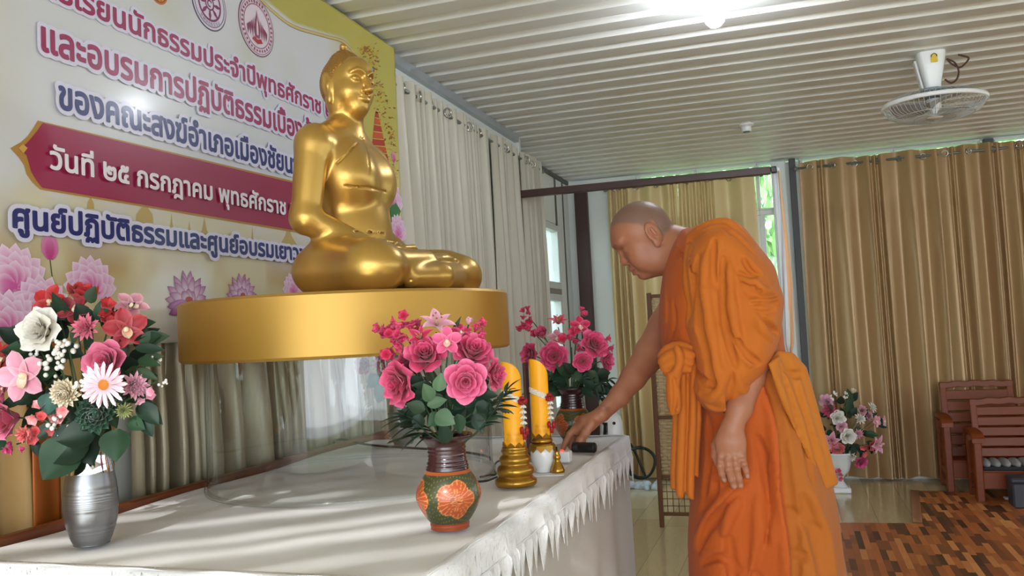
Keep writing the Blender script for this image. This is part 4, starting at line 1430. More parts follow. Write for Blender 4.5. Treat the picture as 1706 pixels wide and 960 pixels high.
def flatpetal(g, c, M, phi, L, W, a0, a1, cb, ct, nv=7, tip=.6, cup=.15, r0=0., edge=None):
    """strap shaped petal (lily, orchid, gerbera)"""
    ts = np.linspace(0, 1, nv); us = (-1, -.5, 0, .5, 1)
    a = a0 + (a1 - a0) * ts
    r = r0 + np.concatenate([[0], np.cumsum((np.sin(a) * L / (nv - 1))[1:])]); z = np.concatenate([[0], np.cumsum((np.cos(a) * L / (nv - 1))[1:])])
    w = W * (np.sin(PI * np.clip(.1 + .9 * ts ** .9, 0, 1)) ** .75 * (1 - tip) + tip * np.sin(PI * np.clip(.08 + .92 * ts ** .75, 0, 1)))
    if tip < .3: w = W * np.sin(PI * np.clip(.12 + .70 * ts, 0, 1)) ** .75 * np.sqrt(np.clip(1 - ts ** 7, 0, 1)) if tip > .05 else W * (.55 + .45 * ts) * np.sqrt(np.clip(1 - ts ** 6, 0, 1))
    w[0] = max(w[0], W * .25)
    d = np.array([math.cos(phi), math.sin(phi), 0]); n = np.array([-d[1], d[0], 0])
    V = []; C = []; cb, ct = np.asarray(cb), np.asarray(ct); ed = np.asarray(edge) if edge is not None else ct
    for i, t in enumerate(ts):
        nn = np.array([-math.cos(a[i]) * d[0], -math.cos(a[i]) * d[1], math.sin(a[i])])
        for u in us:
            V.append(d * r[i] + np.array([0, 0, z[i]]) + n * w[i] * u + nn * cup * W * u * u)
            q = cb * (1 - t) + ct * t; e = max(0, abs(u) - .6) / .4 * .6
            C.append(q * (1 - e) + ed * e)
    F = [(i * 5 + j, i * 5 + j + 1, (i + 1) * 5 + j + 1, (i + 1) * 5 + j) for i in range(nv - 1) for j in range(4)]
    g.add(np.array(V) @ M.T + c, F, col=np.array(C))

M_petal = mat('fabric_petal', (255, 255, 255), .55, attr='tint', sheen=.2)
M_leaf = mat('artificial_leaf', (60, 84, 60), .5, attr='tint', spec=.3)
M_stem = mat('green_stem', (58, 84, 46), .6)
def A_(c): return np.array(lin(c))
PINK = (A_((170, 8, 44)), A_((214, 36, 92)), A_((244, 116, 166)))
ROSEPINK = (A_((206, 60, 104)), A_((222, 92, 134)), A_((238, 150, 178)))
RED = (A_((150, 12, 22)), A_((196, 26, 36)), A_((210, 60, 62)))
WHITE = (A_((236, 226, 204)), A_((244, 240, 232)), A_((252, 250, 246)))
CREAM = (A_((206, 186, 150)), A_((232, 220, 194)), A_((244, 236, 218)))
PALE = (A_((214, 120, 150)), A_((238, 176, 200)), A_((250, 214, 226)))
DUSK = (A_((170, 96, 116)), A_((214, 150, 164)), A_((228, 184, 192)))
MAGENTA = (A_((196, 20, 96)), A_((220, 50, 130)), A_((240, 110, 170)))
CORAL = (A_((200, 60, 66)), A_((226, 100, 104)), A_((240, 150, 146)))

def rose(g, c, d, R, pal, open_=1.0, outer=6):
    M = frame_from(d) @ rotz(rgF.uniform(0, 6)); c = np.asarray(c, float) - M[:, 2] * R * .55
    for q, (n, L, half, a0, a1, r0, ph) in enumerate((
            (3, .92, .42, .02, .10, .05, 0), (4, 1.0, .42, .05, .34, .10, .6), (5, 1.1, .44, .12, .62 * open_, .14, .2),
            (5, 1.2, .48, .25, 1.0 * open_, .18, .8), (outer, 1.22, .50, .5, 1.5 * open_, .2, .4))):
        for i in range(n):
            f = q / 4
            cb = pal[0] * (1 - f * .3) + pal[1] * f * .3; ct = pal[1] * (1 - f * .35) + pal[2] * f * .35
            petal(g, c, M, ph + 2 * PI * i / n + rgF.uniform(-.12, .12), L * R * rgF.uniform(.93, 1.06), half, a0, a1, cb, ct, r0=r0 * R, ruffle=.14 + .1 * f, edge=pal[2], lift=-.05 * R * q)
    g.ball(c + M[:, 2] * R * .45, R * .13, 8, 6, col=pal[0])
    return M
def lily(g, c, d, R, pal, n=6):
    M = frame_from(d) @ rotz(rgF.uniform(0, 6)); c = np.asarray(c, float) - M[:, 2] * R * .3
    for i in range(n):
        flatpetal(g, c, M, 2 * PI * i / n, R * (1.15 if i % 2 else 1.05), R * (.30 if i % 2 else .22), .35, 1.75, pal[0], pal[1], edge=pal[2], nv=8, tip=.8)
    for i in range(5):
        a = 2 * PI * i / 5
        e = np.array([math.cos(a) * .22, math.sin(a) * .22, .75]) * R
        g.tube([c, c + M @ e], R * .018, 4, col=A_((190, 180, 120))); g.ball(c + M @ e, R * .05, 5, 4, col=A_((150, 84, 40)))
def orchid(g, c, d, R, pal, roll=0):
    M = frame_from(d) @ rotz(roll); c = np.asarray(c, float)
    for a, L, W in ((.5 * PI, 1, .36), (.5 * PI + 1.25, 1.0, .38), (.5 * PI - 1.25, 1.0, .38), (.5 * PI + 2.5, .98, .34), (.5 * PI - 2.5, .98, .34)):
        flatpetal(g, c, M, a, R * L, R * W, 1.0, 1.75, pal[0], pal[1], edge=pal[2], tip=.15, cup=.35)
    flatpetal(g, c, M, -.5 * PI, R * .55, R * .22, .5, 1.5, pal[2], A_((236, 210, 170)), tip=.1, cup=.5)
    g.ball(c + M[:, 2] * R * .14, R * np.array([.13, .13, .2]), 8, 6, col=A_((240, 224, 190)), R=M)
def gerbera(g, c, d, R, pal, centre=(214, 130, 40)):
    M = frame_from(d); c = np.asarray(c, float)
    for k, n in ((0, 17), (1, 15)):
        for i in range(n):
            flatpetal(g, c + M[:, 2] * R * .05 * k, M, 2 * PI * (i + .5 * k) / n, R * (1 - .12 * k) * rgF.uniform(.93, 1.05), R * .115, 1.30 - .15 * k, 1.62, pal[1], pal[2], nv=8, tip=.0, cup=.2, r0=R * .12)
    g.ball(c + M[:, 2] * R * .08, R * np.array([.25, .25, .1]), 14, 6, col=A_(centre), R=M)
    for i in range(22):
        a = 2 * PI * i / 22
        g.ball(c + M @ (R * np.array([.24 * math.cos(a), .24 * math.sin(a), .1])), R * .035, 5, 4, col=A_((232, 160, 70)))
def mum(g, c, d, R, pal, n=60, W=.13):
    M = frame_from(d); c = np.asarray(c, float)
    for i in range(n):
        f = (i + .5) / n
        ph = i * 2.39996; a = .15 + 1.5 * f
        flatpetal(g, c - M[:, 2] * R * .3, M, ph, R * (.85 + .2 * f), R * W, a * .55, a * 1.05, pal[0], pal[1], nv=6, tip=.1, cup=.5, r0=R * .05, edge=pal[2])
def puffs(g, c, d, R, n, pal, r=.18):
    M = frame_from(d)
    for i in range(n):
        v = rgF.normal(size=3); v /= np.linalg.norm(v); v[2] = abs(v[2])
        g.ball(np.asarray(c) + M @ (v * R * rgF.uniform(.5, 1)), R * r * rgF.uniform(.8, 1.25), 7, 5, col=pal[rgF.randint(1, 3)])
def leafmesh(g, c, d, up, L, W, col, fold=.25, bend=.4, tip=.7):
    """pointed leaf from c along d"""
    d = np.asarray(d, float); d /= np.linalg.norm(d)
    up = np.asarray(up, float); up = up - d * up.dot(d); up /= np.linalg.norm(up) + 1e-9
    n = np.cross(d, up)
    nv = 8; V = []; C = []
    col = np.asarray(col)
    for i, t in enumerate(np.linspace(0, 1, nv)):
        w = W * (np.sin(PI * (.04 + .96 * t ** .8)) ** (.7 + .3 * tip))
        for u in (-1, -.5, 0, .5, 1):
            V.append(np.asarray(c) + d * L * t + n * w * u + up * (abs(u) * w * fold - bend * L * t * t * .5))
            C.append(col * (1.15 if u == 0 else 1.0) * (.9 + .2 * t))
    F = [(i * 5 + j, i * 5 + j + 1, (i + 1) * 5 + j + 1, (i + 1) * 5 + j) for i in range(nv - 1) for j in range(4)]
    g.add(np.array(V), F, col=np.array(C))
def frond(g, pts, n, L, W, col, side=None):
    P = smooth_path(np.asarray(pts, float), n)
    g.tube(P, np.linspace(.0016, .0006, n), 5, col=A_((50, 74, 40)))
    T = np.gradient(P, axis=0); T /= np.linalg.norm(T, axis=1)[:, None]
    up = np.array([0, 0, 1.])
    for i in range(2, n):
        nrm = np.cross(T[i], up); nrm /= np.linalg.norm(nrm) + 1e-9
        l = L * math.sin(PI * (.25 + .7 * i / n))
        for sd in (-1, 1):
            if side is not None and sd != side and i % 3: continue
            leafmesh(g, P[i], T[i] * .75 + nrm * sd * .75 + up * .05, up + nrm * sd * .3, l, W, np.asarray(col) * rgF.uniform(.8, 1.2), .2, .5)
LG1, LG2, LG3, LG4 = A_((26, 48, 34)), A_((40, 70, 46)), A_((92, 122, 92)), A_((56, 76, 54))

def bouquet(name, label, mouth, Y, items, leaves, fronds=(), group=None, strands=()):
    """artificial bouquet standing in a vase whose mouth is at world point 'mouth'; blooms given by pixel, radius in px"""
    t = thing(name, label, 'artificial flowers', mouth)
    for it in items:
        kind, px, py, rpx, dy, dirv, pal = it[:7]
        c = at(px, py, Y + dy); dep = proj(c)[2]; R = rpx * dep / FPX
        d = np.asarray(dirv, float)
        g = G()
        if kind == 'rose': rose(g, c, d, R, pal, *(it[7:]))
        elif kind == 'bud': rose(g, c, d, R * 1.15, pal, .3, 4)
        elif kind == 'lily': lily(g, c, d, R, pal)
        elif kind == 'orchid': orchid(g, c, d, R, pal, *(it[7:]))
        elif kind == 'gerbera': gerbera(g, c, d, R, pal, *(it[7:]))
        elif kind == 'mum': mum(g, c, d, R, pal, *(it[7:]))
        elif kind == 'puffs': puffs(g, c, d, R, it[7] if len(it) > 7 else 14, pal)
        elif kind == 'spray':
            for _ in range(5):
                o = rgF.normal(size=3) * R * .55
                flowerlet = frame_from(d + rgF.normal(size=3) * .5)
                for i in range(5):
                    flatpetal(g, c + o, flowerlet, 2 * PI * i / 5, R * .82, R * .36, .4, 1.2, pal[0], pal[1], nv=5, tip=.2, cup=.4, edge=pal[2])
        nm = {'rose': 'rose', 'bud': 'rose_bud', 'lily': 'lily', 'orchid': 'orchid', 'gerbera': 'gerbera', 'mum': 'chrysanthemum', 'puffs': 'white_berries', 'spray': 'blossom_spray'}[kind]
        bl = g.build(nm, M_petal, t, attr=True)
        m0 = np.asarray(mouth); dn = d / np.linalg.norm(d)
        g = G(); P = smooth_path(np.array([m0 + [rgF.uniform(-.008, .008), rgF.uniform(-.008, .008), -.03], m0 + (c - m0) * .45 + [0, 0, .02], c - dn * R * .6]), 10)
        g.tube(P, .0016 if R > .008 else .001, 5); g.build('stem', M_stem, bl)
    for (px, py, dx, dy_, Lpx, Wpx, col, dyv) in leaves:
        c = at(px, py, Y + dyv); dep = proj(c)[2]; k = dep / FPX
        d = ROT @ np.array([dx, dy_, -.25 + rgF.uniform(-.3, .3)])
        g = G(); leafmesh(g, c, d, ROT @ np.array([rgF.uniform(-.3, .3), -.5, -1.]), Lpx * k, Wpx * k, np.asarray(col) * rgF.uniform(.8, 1.2), .25, .35)
        g.build('leaf', M_leaf, t, attr=True)
    for (rib, tips, dyv) in strands:
        rp = smooth_path(np.array([at(x, y, Y + dyv) for x, y in rib]), 20)
        g = G(); g.tube(rp, np.linspace(.0018, .0007, 20), 5, col=LG1)
        for j, (x, y, f) in enumerate(tips):
            b = rp[int(f * 19)]; e = at(x, y, Y + dyv + .012 * ((j % 3) - 1)); L = np.linalg.norm(e - b); d = (e - b) / L
            leafmesh(g, b, d + [0, 0, .22], (0, -.5, 1), L * 1.03, .0042, LG1 * rgF.uniform(.8, 1.3), .35, .45)
        g.build('palm_frond', M_leaf, t, attr=True)
    for (pix, n, Lpx, Wpx, col, dyv, sd) in fronds:
        pts = [at(x, y, Y + dyv + .02 * i) for i, (x, y) in enumerate(pix)]
        k = proj(pts[0])[2] / FPX
        g = G(); frond(g, pts, n, Lpx * k, Wpx * k, col, sd); g.build('palm_frond', M_leaf, t, attr=True)
    return t

# ------------------------------------------------------------------ clay vases
def clay_vase(label, loc, turn):
    t = thing('clay_vase', label, 'vase', loc)
    prof = [(.0, 0), (.030, 0), (.0325, .002), (.0335, .008), (.0325, .010), (.040, .020), (.0495, .036), (.0545, .050), (.0548, .058), (.0525, .070), (.0465, .083), (.0395, .094), (.0362, .0985)]
    nu = 150
    P = smooth_path(np.array(prof), 110); P[:, 0] = np.maximum(P[:, 0], 0); P[0, 0] = .0005
    a = np.linspace(0, 2 * PI, nu, endpoint=False)
    R = []; C = []
    clay, green, incise, rim = A_((160, 70, 34)), A_((62, 66, 40)), A_((206, 130, 74)), A_((176, 84, 36))
    for r, z in P:
        row = []; 
        for q in a:
            col = clay; dr = 0
            if z > .0115 and z < .094:
                col = green; s5 = 2 * PI / 4
                f = ((q + s5 / 2) % s5) - s5 / 2                     # flower centred on each quarter
                x, y = f * .050, (z - .054)
                rr = math.hypot(x, y); th = math.atan2(y, x)
                pet = .0330 * (.80 + .20 * abs(math.cos(2.5 * th)))
                if rr < pet:
                    col = clay * 1.08
                    k5 = (th * 22 / (2 * PI)) % 1
                    if rr > .009 and abs(k5 - .5) > .40: col = incise
                    if pet - rr < .0016: col = incise
                    if rr < .010: col = clay * .75 if (rr * 900 + th * 3) % 2 < 1 else incise
                    dr = .0012 * (1 - rr / pet)
                else:
                    g5 = (q + s5 / 2 + s5 / 2) % s5 - s5 / 2
                    vein = abs(((z - .054) * 34 + abs(g5) * 6) % .8 - .4)
                    if vein < .035 and rr > .03: col = A_((120, 110, 60))
            elif z >= .094: col = rim
            row.append(((r + dr) * math.cos(q + turn), (r + dr) * math.sin(q + turn), z)); C.append(col)
        R.append(row)
    g = G(); g.rings(np.array(R) + np.asarray(loc), True, True, False, col=np.array(C))
    g.build('body', mat('carved_clay', (150, 70, 40), .38, attr='tint', coat=.25), t, attr=True)
    n = 15
    neck = [(.0362, .098), (.0372, .100)]
    for i in range(6):
        z = .102 + i * .0062; r = .0348 - .0030 * math.sin(PI * i / 7) + (.0006 if i < 2 else 0)
        neck += [(r, z), (r + .0013, z + .0025), (r, z + .005)]
    neck += [(.0335, .141), (.0385, .148), (.0450, .153), (.0462, .1555), (.0452, .158), (.0425, .1575), (.0375, .152), (.0300, .140), (.0290, .100), (.0290, .06), (.0005, .055)]
    g = G(); g.lathe(neck, 64, loc, False, True)
    g.build('neck', mat('dark_maroon_glaze', (52, 22, 26), .22, coat=.5), t)
    return t
v1 = on(750, 879, 2, TZ + .0035)
clay_vase('nearer carved clay vase with orange flower motifs, on the white tablecloth beside the clear pedestal', v1, -.95)
v2 = on(957, 737, 2, TZ + .0035)
clay_vase('farther carved clay vase at the far end of the white tablecloth by the reaching hand', v2, -.7)

L1 = []
rl = np.random.RandomState(9)
for _ in range(76):
    a = rl.uniform(-.5, PI + .5); rr = rl.uniform(8, 62)
    px, py = 742 + rr * 1.05 * math.cos(a), 665 - rr * .45 * math.sin(a) + rl.uniform(-6, 22)
    L1.append((px, py, math.cos(a) * 1.1 + rl.uniform(-.3, .3), rl.uniform(-.5, .9), rl.uniform(24, 42), rl.uniform(9, 14), (LG1, LG2, LG1, LG4)[rl.randint(4)], rl.uniform(-.035, .05)))
L1 += [(718, 668, -.3, -1, 34, 13, LG3, -.05), (730, 652, .2, -1, 32, 12, LG3 * .9, -.05), (712, 676, .8, -.3, 34, 11, LG3 * .9, -.052), (726, 690, .9, .35, 38, 16, LG3 * .8, -.06),
       (735, 690, -.6, .5, 30, 13, LG2, -.05), (745, 738, -.2, -1, 38, 13, LG1, -.045), (790, 690, .5, 1, 36, 11, LG1, -.03), (762, 690, .2, 1, 34, 12, LG2 * .8, -.03),
       (752, 565, .35, -1, 44, 5, LG4, .02), (700, 690, -.2, 1, 30, 12, LG1, -.04), (680, 680, -.4, 1, 30, 11, LG1, -.03)]
TOC = ROT @ np.array([0, 0, -1.])            # towards the photographer
def dv(x, y, z): return ROT @ np.array([x, -y, -z])     # right, up, towards the photographer
I1 = [('rose', 660, 640, 37, -.03, dv(-.75, -.1, .7), PINK), ('rose', 776, 636, 34, -.05, dv(.05, .0, 1), ROSEPINK if False else (A_((190, 20, 66)), A_((226, 66, 124)), A_((248, 146, 186)))),
      ('rose', 708, 588, 32, -.02, dv(-.1, .55, .75), PINK), ('rose', 789, 582, 34, -.0, dv(.3, .6, .6), PINK), ('rose', 828, 624, 25, .0, dv(.9, .1, .4), PINK),
      ('rose', 672, 606, 28, .02, dv(-.6, .4, .4), RED if False else PINK), ('lily', 728, 538, 34, .0, dv(.1, .7, .5), PALE), ('lily', 700, 562, 26, -.01, dv(-.2, .5, .7), PINK),
      ('orchid', 745, 570, 27, -.02, dv(.0, .3, .8), (A_((210, 50, 100)), A_((232, 100, 150)), A_((246, 150, 186)))), ('spray', 641, 546, 15, .02, dv(-.6, .5, .4), PINK), ('spray', 655, 563, 17, .01, dv(-.6, .5, .5), PINK),
      ('spray', 672, 550, 17, .02, dv(-.3, .7, .4), PINK), ('spray', 668, 580, 20, -.01, dv(-.5, .3, .7), PINK), ('spray', 690, 545, 15, .03, dv(-.1, .7, .4), PINK),
      ('bud', 782, 534, 8, .02, dv(.2, 1, .2), PALE), ('bud', 795, 545, 9, .02, dv(.5, .8, .2), PINK), ('orchid', 768, 556, 20, .01, dv(.1, .6, .5), PINK), ('spray', 800, 560, 16, .02, dv(.5, .6, .3), PINK)]
F1 = [([(735, 735), (712, 712), (690, 705), (668, 705)], 11, 46, 4.2, LG1 * 1.1, -.05, -1), ([(735, 735), (705, 722), (680, 728), (656, 735)], 11, 40, 4, LG1, -.04, -1),
      ([(770, 700), (800, 680), (825, 668), (850, 650)], 12, 34, 4, LG2, -.02, None), ([(775, 705), (800, 695), (826, 682), (846, 686)], 11, 32, 3.6, LG2 * .9, .0, None)]
bouquet('rose_bouquet', 'bouquet of deep pink roses with palm fronds in the nearer carved clay vase', v1 + [0, 0, .152], v1[1], I1, L1, F1, strands=[
    ([(738, 738), (712, 722), (690, 700), (676, 693)], [(645, 691, .95), (632, 706, .9), (630, 718, .8), (640, 728, .7), (646, 738, .6), (652, 746, .5), (668, 753, .4), (686, 752, .28), (660, 684, 1), (680, 680, 1)], -.05),
    ([(772, 738), (800, 715), (826, 680), (842, 655)], [(864, 632, 1), (868, 650, .92), (862, 666, .8), (860, 680, .7), (848, 700, .55), (836, 706, .45), (822, 708, .35), (846, 636, 1), (838, 650, .8), (812, 668, .5)], -.03)])

L2 = []
for _ in range(60):
    a = rl.uniform(-.4, PI + .4); rr = rl.uniform(4, 46)
    px, py = 957 + rr * 1.1 * math.cos(a), 628 - rr * .4 * math.sin(a) + rl.uniform(-4, 20)
    L2.append((px, py, math.cos(a) + rl.uniform(-.3, .3), rl.uniform(-.6, .8), rl.uniform(18, 30), rl.uniform(7, 10), (LG1, LG2, LG1, LG4)[rl.randint(4)], rl.uniform(-.04, .05)))
I2 = [('rose', 922, 594, 23, -.03, dv(-.1, .1, 1), PINK), ('rose', 972, 603, 16, -.05, dv(.1, .0, 1), PINK), ('rose', 992, 572, 23, -.02, dv(.3, .4, .8), PINK), ('rose', 1012, 600, 17, .0, dv(.8, .1, .6), PINK),
      ('rose', 880, 590, 18, .0, dv(-.7, .1, .6), PINK), ('bud', 902, 555, 13, .0, dv(-.3, .6, .6), PINK), ('spray', 882, 545, 13, .02, dv(-.4, .7, .3), PINK), ('spray', 879, 523, 10, .02, dv(-.4, .7, .3), PINK),
      ('lily', 930, 535, 20, .01, dv(.0, .8, .4), PINK), ('orchid', 966, 545, 19, .0, dv(.1, .4, .7), PINK), ('spray', 966, 525, 10, .01, dv(.1, .8, .3), PINK), ('orchid', 928, 565, 17, .0, dv(0, .5, .7), DUSK),
      ('spray', 955, 575, 16, .0, dv(.2, .4, .7), PINK), ('spray', 1008, 578, 12, .01, dv(.7, .4, .3), PINK)]
F2 = [([(975, 660), (990, 642), (1005, 640), (1020, 648)], 10, 22, 3, LG1 * 1.2, -.03, None), ([(965, 660), (980, 650), (995, 655), (1008, 668)], 9, 20, 3, LG1, -.02, None), ([(940, 660), (918, 640), (895, 645), (876, 655)], 9, 24, 3, LG1, .0, None)]
bouquet('rose_bouquet', 'bouquet of deep pink roses in the farther clay vase by the corner window', v2 + [0, 0, .152], v2[1], I2, L2, F2, strands=[
    ([(960, 668), (985, 650), (1004, 636), (1014, 632)], [(1027, 645, 1), (1022, 655, .8), (1008, 664, .6), (998, 668, .45), (1030, 632, 1), (1012, 622, .9)], -.03)])

# ------------------------------------------------------------------ silver vases with mixed bouquets
def silver_vase(label, loc):
    t = thing('silver_vase', label, 'vase', loc)
    prof = [(.0005, .001), (.026, 0), (.029, .003), (.034, .014), (.0400, .034), (.0436, .060), (.0440, .075), (.0425, .095), (.0385, .122)]
    P = smooth_path(np.array(prof), 90)
    P[2:, 0] += .00035 * np.sin(P[2:, 1] * 2 * PI / .0026)
    g = G(); g.lathe(P, 72, loc, True, False)
    g.build('body', mat('brushed_silver', (146, 147, 150), .33, .95, var=.12, vscale=30, stretch=(.3, .3, 6)), t)
    g = G(); g.lathe([(.0385, .122), (.0385, .1225), (.0360, .136), (.0335, .150), (.0325, .164), (.0335, .170), (.0325, .1705), (.0312, .164), (.0322, .150), (.034, .135), (.034, .1), (.0005, .09)], 72, loc, False, True)
    g.build('polished_neck', mat('mirror_chrome', (216, 216, 218), .06, 1.0), t)
    return t
sv = on(153, 906, 2, TZ + .0035)
silver_vase('silver vase with a mirror neck near the near end of the white tablecloth', sv)
I3 = [('rose', 62, 549, 35, -.04, dv(-.15, .25, 1), WHITE), ('orchid', 42, 626, 46, -.05, dv(-.1, .0, 1), PALE, .3), ('rose', 6, 700, 32, -.02, dv(-.5, -.1, .8), ROSEPINK, .7), ('orchid', 85, 505, 32, .0, dv(-.1, .4, .8), RED, 1.0),
      ('rose', 138, 488, 28, .02, dv(.3, .8, .3), RED, .55), ('orchid', 124, 518, 28, .0, dv(.2, .4, .8), (A_((110, 20, 34)), A_((150, 30, 48)), A_((180, 70, 80))), 2.0), ('mum', 143, 546, 25, -.03, dv(.1, .1, 1), (A_((214, 80, 110)), A_((238, 130, 160)), A_((246, 170, 190))), 34),
      ('spray', 182, 528, 22, .0, dv(.3, .5, .7), RED), ('orchid', 218, 512, 30, .02, dv(.4, .6, .5), DUSK, .6), ('orchid', 210, 550, 38, -.01, dv(.4, .2, .8), (A_((130, 16, 30)), A_((178, 44, 58)), A_((206, 100, 110))), .2),
      ('rose', 173, 602, 36, -.045, dv(.05, .25, 1), ROSEPINK, .75), ('gerbera', 174, 641, 36, -.075, dv(.0, -.05, 1), (PALE[0], PALE[1], A_((252, 222, 232)))), ('mum', 224, 642, 26, -.03, dv(.6, .1, .7), (DUSK[0], PALE[1], PALE[2]), 40), ('spray', 238, 656, 15, -.02, dv(.7, 0, .6), PALE),
      ('mum', 108, 655, 26, -.055, dv(.05, -.05, 1), CREAM, 70, .2), ('puffs', 108, 582, 22, -.03, dv(0, 0, 1), WHITE, 16), ('puffs', 90, 608, 22, -.035, dv(0, 0, 1), WHITE, 18), ('puffs', 60, 584, 18, -.03, dv(0, 0, 1), WHITE, 10),
      ('puffs', 137, 645, 18, -.04, dv(0, 0, 1), WHITE, 12), ('puffs', 103, 706, 22, -.05, dv(0, 0, 1), WHITE, 10), ('spray', 82, 692, 19, -.05, dv(-.2, 0, 1), (CORAL[1], A_((246, 176, 176)), PALE[2])), ('spray', 70, 712, 17, -.045, dv(-.2, -.1, 1), CORAL), ('mum', 40, 724, 19, -.03, dv(-.3, -.2, .9), CORAL, 26),
      ('mum', 160, 690, 34, -.055, dv(.05, .1, 1), (A_((30, 60, 44)), A_((44, 84, 60)), A_((90, 130, 110))), 60, .26), ('mum', 206, 684, 16, -.035, dv(.5, 0, .8), (A_((120, 130, 60)), A_((170, 180, 110)), A_((210, 214, 170))), 40, .08),
      ('orchid', 8, 600, 34, .01, dv(-.5, .2, .8), RED, .4), ('orchid', 10, 648, 26, .02, dv(-.6, .1, .7), (A_((150, 30, 70)), A_((190, 70, 110)), A_((214, 120, 150))), 1.), ('puffs', 258, 600, 14, .0, dv(1, .2, .4), WHITE, 7), ('puffs', 268, 636, 14, .0, dv(1, 0, .4), WHITE, 6), ('spray', 22, 745, 12, .0, dv(-.4, -.5, .6), MAGENTA)]
L3 = []
for _ in range(80):
    a = rl.uniform(0, 2 * PI); rr = 105 * math.sqrt(rl.uniform(.02, 1))
    px, py = 140 + rr * 1.08 * math.cos(a), 615 - rr * .95 * math.sin(a)
    L3.append((px, py, math.cos(a) + rl.uniform(-.4, .4), -math.sin(a) * .8 + rl.uniform(-.4, .4), rl.uniform(34, 60), rl.uniform(11, 17), (LG1, LG1, LG2, LG1 * .7, LG4)[rl.randint(5)], rl.uniform(-.02, .05)))
L3 += [(230, 600, 1, .1, 48, 9, LG2, -.02), (225, 580, 1, .0, 50, 9, LG1, -.02), (228, 615, 1, .35, 44, 8, LG4, -.02), (240, 570, .8, -.4, 34, 12, LG1, 0), (150, 505, .3, -1, 30, 13, LG4 * .7, -.02), (90, 580, .9, .2, 50, 16, LG1, -.02), (84, 655, -.1, 1, 36, 17, A_((44, 80, 70)), -.06),
       (125, 735, -.5, .7, 76, 36, LG2 * .8, -.045), (150, 725, -.85, .45, 80, 36, LG1, -.035), (195, 715, .1, 1, 54, 26, LG2, -.04), (140, 720, .3, .8, 58, 30, LG1 * .8, -.035), (160, 720, -.8, .1, 60, 26, LG1, -.05), (235, 690, .6, .8, 44, 14, LG1, -.01), (215, 700, .8, .3, 36, 13, LG2, -.02), (120, 570, .5, -.7, 40, 12, LG4, -.03), (10, 735, -.4, .2, 40, 13, LG2, .0), (60, 735, .3, .9, 26, 8, LG1, -.02)]
bouquet('mixed_bouquet', 'mixed bouquet of roses, orchids and a pale pink gerbera in the silver vase', sv + [0, 0, .165], sv[1], I3, L3)

s2 = on(668, 738, 2, TZ + .0035); s2 = np.array([-1.22, 2.42, TZ + .0035])
s2 = on(672, 740, 2, TZ + .0035)
silver_vase('silver vase standing behind the clear pedestal near the pale curtains', s2)
I4 = [('rose', 604, 608, 17, -.02, dv(-.6, 0, .8), RED, .8), ('orchid', 636, 606, 17, -.02, dv(-.2, 0, 1), DUSK, .5), ('rose', 660, 590, 20, .0, dv(0, .4, .8), WHITE), ('rose', 700, 588, 18, .0, dv(.4, .4, .8), ROSEPINK), ('gerbera', 690, 620, 20, -.03, dv(.1, 0, 1), PALE), ('mum', 730, 600, 18, .0, dv(.7, .2, .6), CREAM, 40)]
L4 = [(640, 640, -.3, .8, 34, 13, A_((60, 110, 84)), -.03), (632, 625, -.6, .6, 30, 12, A_((60, 110, 84)), -.02), (650, 635, -.2, .9, 30, 12, LG2, -.02), (690, 650, .4, .7, 34, 12, LG2, -.02), (665, 650, -.1, .8, 32, 14, LG1, -.02), (700, 620, .9, .3, 34, 12, LG1, 0), (650, 600, -.9, .2, 34, 10, LG1, .02), (670, 570, .1, -1, 34, 10, LG1, .02)]
bouquet('mixed_bouquet', 'mixed bouquet with a red rose in the silver vase behind the clear pedestal', s2 + [0, 0, .165], s2[1], I4, L4)

